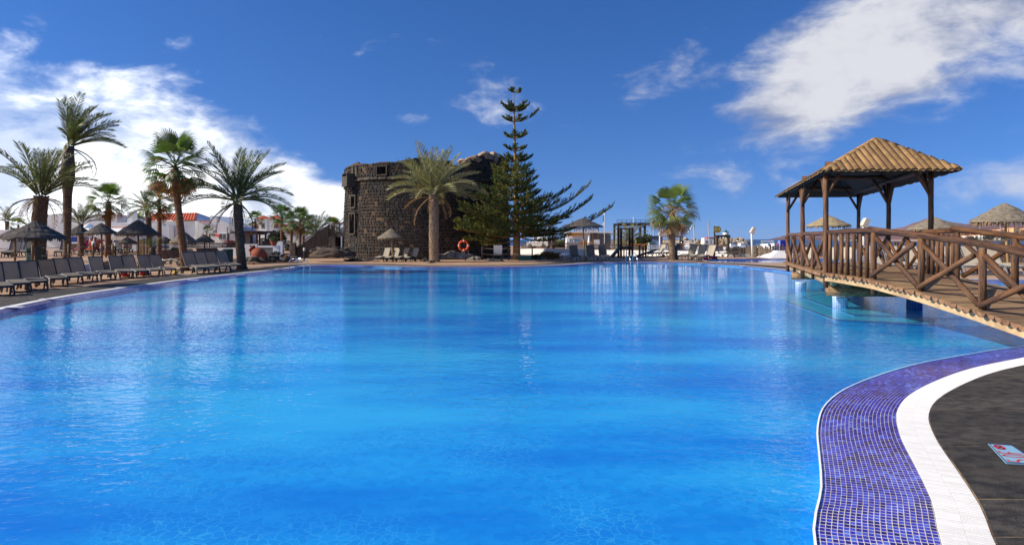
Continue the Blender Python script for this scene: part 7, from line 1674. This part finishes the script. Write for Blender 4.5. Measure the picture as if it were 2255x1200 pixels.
# boats
M_HULL = mat('white_gelcoat', (0.80, 0.80, 0.79), None, rough=0.25, spec=0.5); M_MAST = mat('aluminium_mast', (0.62, 0.62, 0.60), None, rough=0.35, metal=0.6)
def hull(L, B, H):
    mb = MB(); vs_, fs = [], []; n = 9
    for i in range(n):
        t_ = i / (n - 1); x = -L / 2 + L * t_; w = B / 2 * (1 - max(0, (t_ - 0.35) / 0.65) ** 2.2) * (0.9 + 0.1 * min(1, t_ * 4)); sh_ = H * (1 + 0.25 * t_ * t_)
        vs_ += [(x, -w, sh_), (x, -w * 0.75, 0), (x, w * 0.75, 0), (x, w, sh_)]
    for i in range(n - 1):
        for q in range(3): fs.append((i * 4 + q, i * 4 + q + 1, i * 4 + q + 5, i * 4 + q + 4))
        fs.append((i * 4 + 3, i * 4, i * 4 + 4, i * 4 + 7))
    fs.append((0, 3, 2, 1)); return mb.add(vs_, fs)
def sailboat(label, px, Y, y_top, L=7.0, rz=0.3, lean=0.0):
    t = thing('sailing_boat', label, 'sailing boat', (XP(px, Y), Y, -1.32), rz, 'sailing boats in the harbour'); zt_ = ZP(y_top, Y) + 1.3
    obj('hull', hull(L, 2.2, 0.85), M_HULL, t, True); obj('cabin', MB().box((0.2, 0, 1.05), (L * 0.38, 1.3, 0.45), taper=0.85), M_HULL, t)
    obj('mast', MB().tube([(0.5, 0, 0.9), (0.5 + lean, 0, zt_)], 0.085 * Y / 110, 6), M_MAST, t); obj('boom', MB().tube([(0.5, 0, 1.7), (-L * 0.38, 0, 1.75)], 0.06, 6), M_MAST, t)
    for a in (L * 0.48, -L * 0.48): obj('stay', MB().tube([(a, 0, 0.9), (0.5 + lean, 0, zt_ * 0.97)], 0.02, 4), M_MAST, t)
for px, Y, yt, lb, rz in ((1494.5, 150, 480, 'sailing boat whose mast rises just right of the pale fan palm trunk', 0.3), (1525, 150, 490, 'sailing boat with mast between the palm and the harbour hut', -0.2), (1558, 140, 487, 'sailing boat with tall mast right of the harbour hut', 0.4), (1491, 165, 503, 'sailing boat with short mast low behind the fan palm', 0.1), (1163, 170, 498, 'sailing boat with mast at the left of the jeep', 0.2), (1183, 175, 500, 'sailing boat with mast above the jeep', 0.5), (1196, 165, 492, 'sailing boat with pale mast right above the jeep roof', 0.2), (1206, 180, 497, 'sailing boat with mast between the jeep and the wooden posts', 0.1), (1228, 175, 503, 'sailing boat with mast left of the dark umbrella', 0.3), (1352, 160, 505, 'sailing boat with leaning mast left of the boat hoist', 0.2), (1436, 170, 500, 'sailing boat with thin mast left of the rental hut', 0.5)):
    sailboat(lb, px, Y, yt, 7.0, rz, rnd(-0.3, 0.3))
def motorboat(label, px, Y, L=6.0, rz=0.2, flybridge=True):
    t = thing('motor_boat', label, 'motor boat', (XP(px, Y), Y, -1.32), rz, 'motor boats in the harbour'); obj('hull', hull(L, 2.2, 1.1), M_HULL, t, True); obj('cabin', MB().box((0, 0, 1.55), (L * 0.42, 1.6, 0.7), taper=0.8), M_HULL, t); obj('windscreen', MB().box((L * 0.19, 0, 1.62), (0.12, 1.35, 0.4)), M_GLASS, t)
    obj('hardtop', MB().box((-0.2, 0, 2.45), (L * 0.42, 1.7, 0.09)), M_HULL, t)
    for x in (-L * 0.18, L * 0.14):
        for y in (-0.7, 0.7): obj('top_post', MB().bar((x, y, 1.8), (x, y, 2.45), 0.06), M_MAST, t)
    for q in range(4): obj('bow_rail', MB().bar((L * (0.2 + 0.07 * q), -0.7 + 0.1 * q, 1.2), (L * (0.2 + 0.07 * q), -0.7 + 0.1 * q, 1.75), 0.04), M_MAST, t)
    obj('rail', MB().bar((L * 0.18, -0.72, 1.75), (L * 0.45, -0.35, 1.85), 0.04), M_MAST, t)
motorboat('white motor cruiser with canopy behind the wooden gate', 1636, 165, 5.6, 0.15); motorboat('white cabin boat moored left of the blue kiosk', 1684, 150, 4.6, 2.6); motorboat('small white boat behind the cabin boat', 1704, 160, 3.2, 0.4); motorboat('white fishing cruiser beside the short-masted sailing boat', 1519, 155, 5.2, 0.6); motorboat('low white boat left of the motor cruiser', 1612, 150, 3.6, 0.1)
# ------------------------------------------------------------------ town across the bay
M_TOWN1 = mat('orange_cream_render', (0.62, 0.40, 0.20), (0.54, 0.33, 0.16), 0.1, 0.9); M_TOWN2 = mat('pale_town_render', (0.68, 0.60, 0.48), None, rough=0.9); M_TOWNR = mat('terracotta_town_roof', (0.45, 0.15, 0.06), None, rough=0.9)
def block(label, px0, px1, y0, y1, Y, m, floors=3, bays=7, roof=True):
    t = thing('apartment_block', label, 'building', (XP((px0 + px1) / 2, Y), Y, 0.85), 0, 'town across the bay'); w = (px1 - px0) / FPX * Y; h = max(3, ZP(y0, Y) - 0.85); d_ = 14
    rr2 = random.Random(int(px0)); n = 4
    for i in range(n):
        ww = w / n; hh = h * rr2.uniform(0.78, 1.0); x = -w / 2 + ww * (i + 0.5)
        obj('wing', MB().box((x, d_ / 2 + rr2.uniform(-2, 2), hh / 2), (ww - 0.05, d_, hh)), m, t)
        if roof: obj('roof', MB().box((x, d_ / 2, hh + 0.4), (ww * 0.7, d_ * 0.8, 0.8), taper=0.5), M_TOWNR, t)
    for f in range(floors):
        for b in range(bays): obj('window', MB().box((-w / 2 + w * (b + 0.5) / bays, -2.1, h * 0.72 * (f + 0.5) / floors + 0.6), (w / bays * 0.45, 0.5, h * 0.72 / floors * 0.5)), M_GLASS, t)
block('orange apartment block left of the big straw umbrella', 2114, 2157, 505, 518, 900, M_TOWN1); block('long orange apartment block behind the straw umbrella pole', 2176, 2232, 503, 517, 880, M_TOWN1, 3, 9); block('orange apartment block at the right edge of the bay', 2234, 2290, 501, 518, 870, M_TOWN1, 3, 8); block('low pale houses in front of the orange blocks', 2160, 2175, 516, 521, 860, M_TOWN2, 1, 3); block('low pale houses along the right shore', 2206, 2262, 516, 521, 850, M_TOWN2, 1, 6); block('low white buildings seen under the gazebo', 1846, 1905, 521, 525, 1000, M_TOWN2, 1, 6, False); block('low tan building behind the far railing', 2128, 2152, 518, 522, 850, M_TOWN2, 1, 3)
rr2 = random.Random(4)
tre = leafy((0, 0, 0), (1, 1, 1), 10, 0.1, 1)
for i in range(16):
    px = 2110 + i * 9.5; Y = rr2.uniform(825, 850); t = thing('shore_tree', f'dark green tree on the far shore, {(ORD + ["fourteenth", "fifteenth", "sixteenth"])[i]} from the left', 'tree', (XP(px, Y), Y, 0.8), 0, 'trees along the far shore'); s_ = rr2.uniform(2.2, 4.2)
    obj('crown', leafy((0, 0, s_ * 0.7), (s_, s_, s_ * 0.65), 160, s_ * 0.35, i), M_LEAFD, t); obj('trunk', MB().tube([(0, 0, 0), (0, 0, s_ * 0.7)], 0.25, 5), M_STEM, t)
for px, lb in ((2158, 'thin white mast on the far shore left'), (2203, 'thin white mast on the far shore right')):
    t = thing('flag_mast', lb, 'mast', (XP(px, 800), 800, 0.8)); obj('pole', MB().tube([(0, 0, 0), (0, 0, ZP(500, 800))], 0.3, 6), M_MAST, t); obj('yard', MB().bar((-1.2, 0, ZP(500, 800) * 0.9), (1.2, 0, ZP(500, 800) * 0.9), 0.2), M_MAST, t)
# ------------------------------------------------------------------ sea haze
hz = MB().box((0, 0, 80), (25000, 25000, 170)); hm = bpy.data.materials.new('sea_haze'); hm.use_nodes = True; ht = NT(hm.node_tree)
pv = ht.new('ShaderNodeVolumePrincipled', {'Color': (0.62, 0.74, 0.95, 1), 'Density': 0.00004, 'Anisotropy': 0.2})
ht.new('ShaderNodeOutputMaterial', {'Volume': pv.outputs[0]})
ho = obj('haze', hz, hm); ho['kind'] = 'stuff'; ho['label'] = 'thin blue sea haze over the bay'
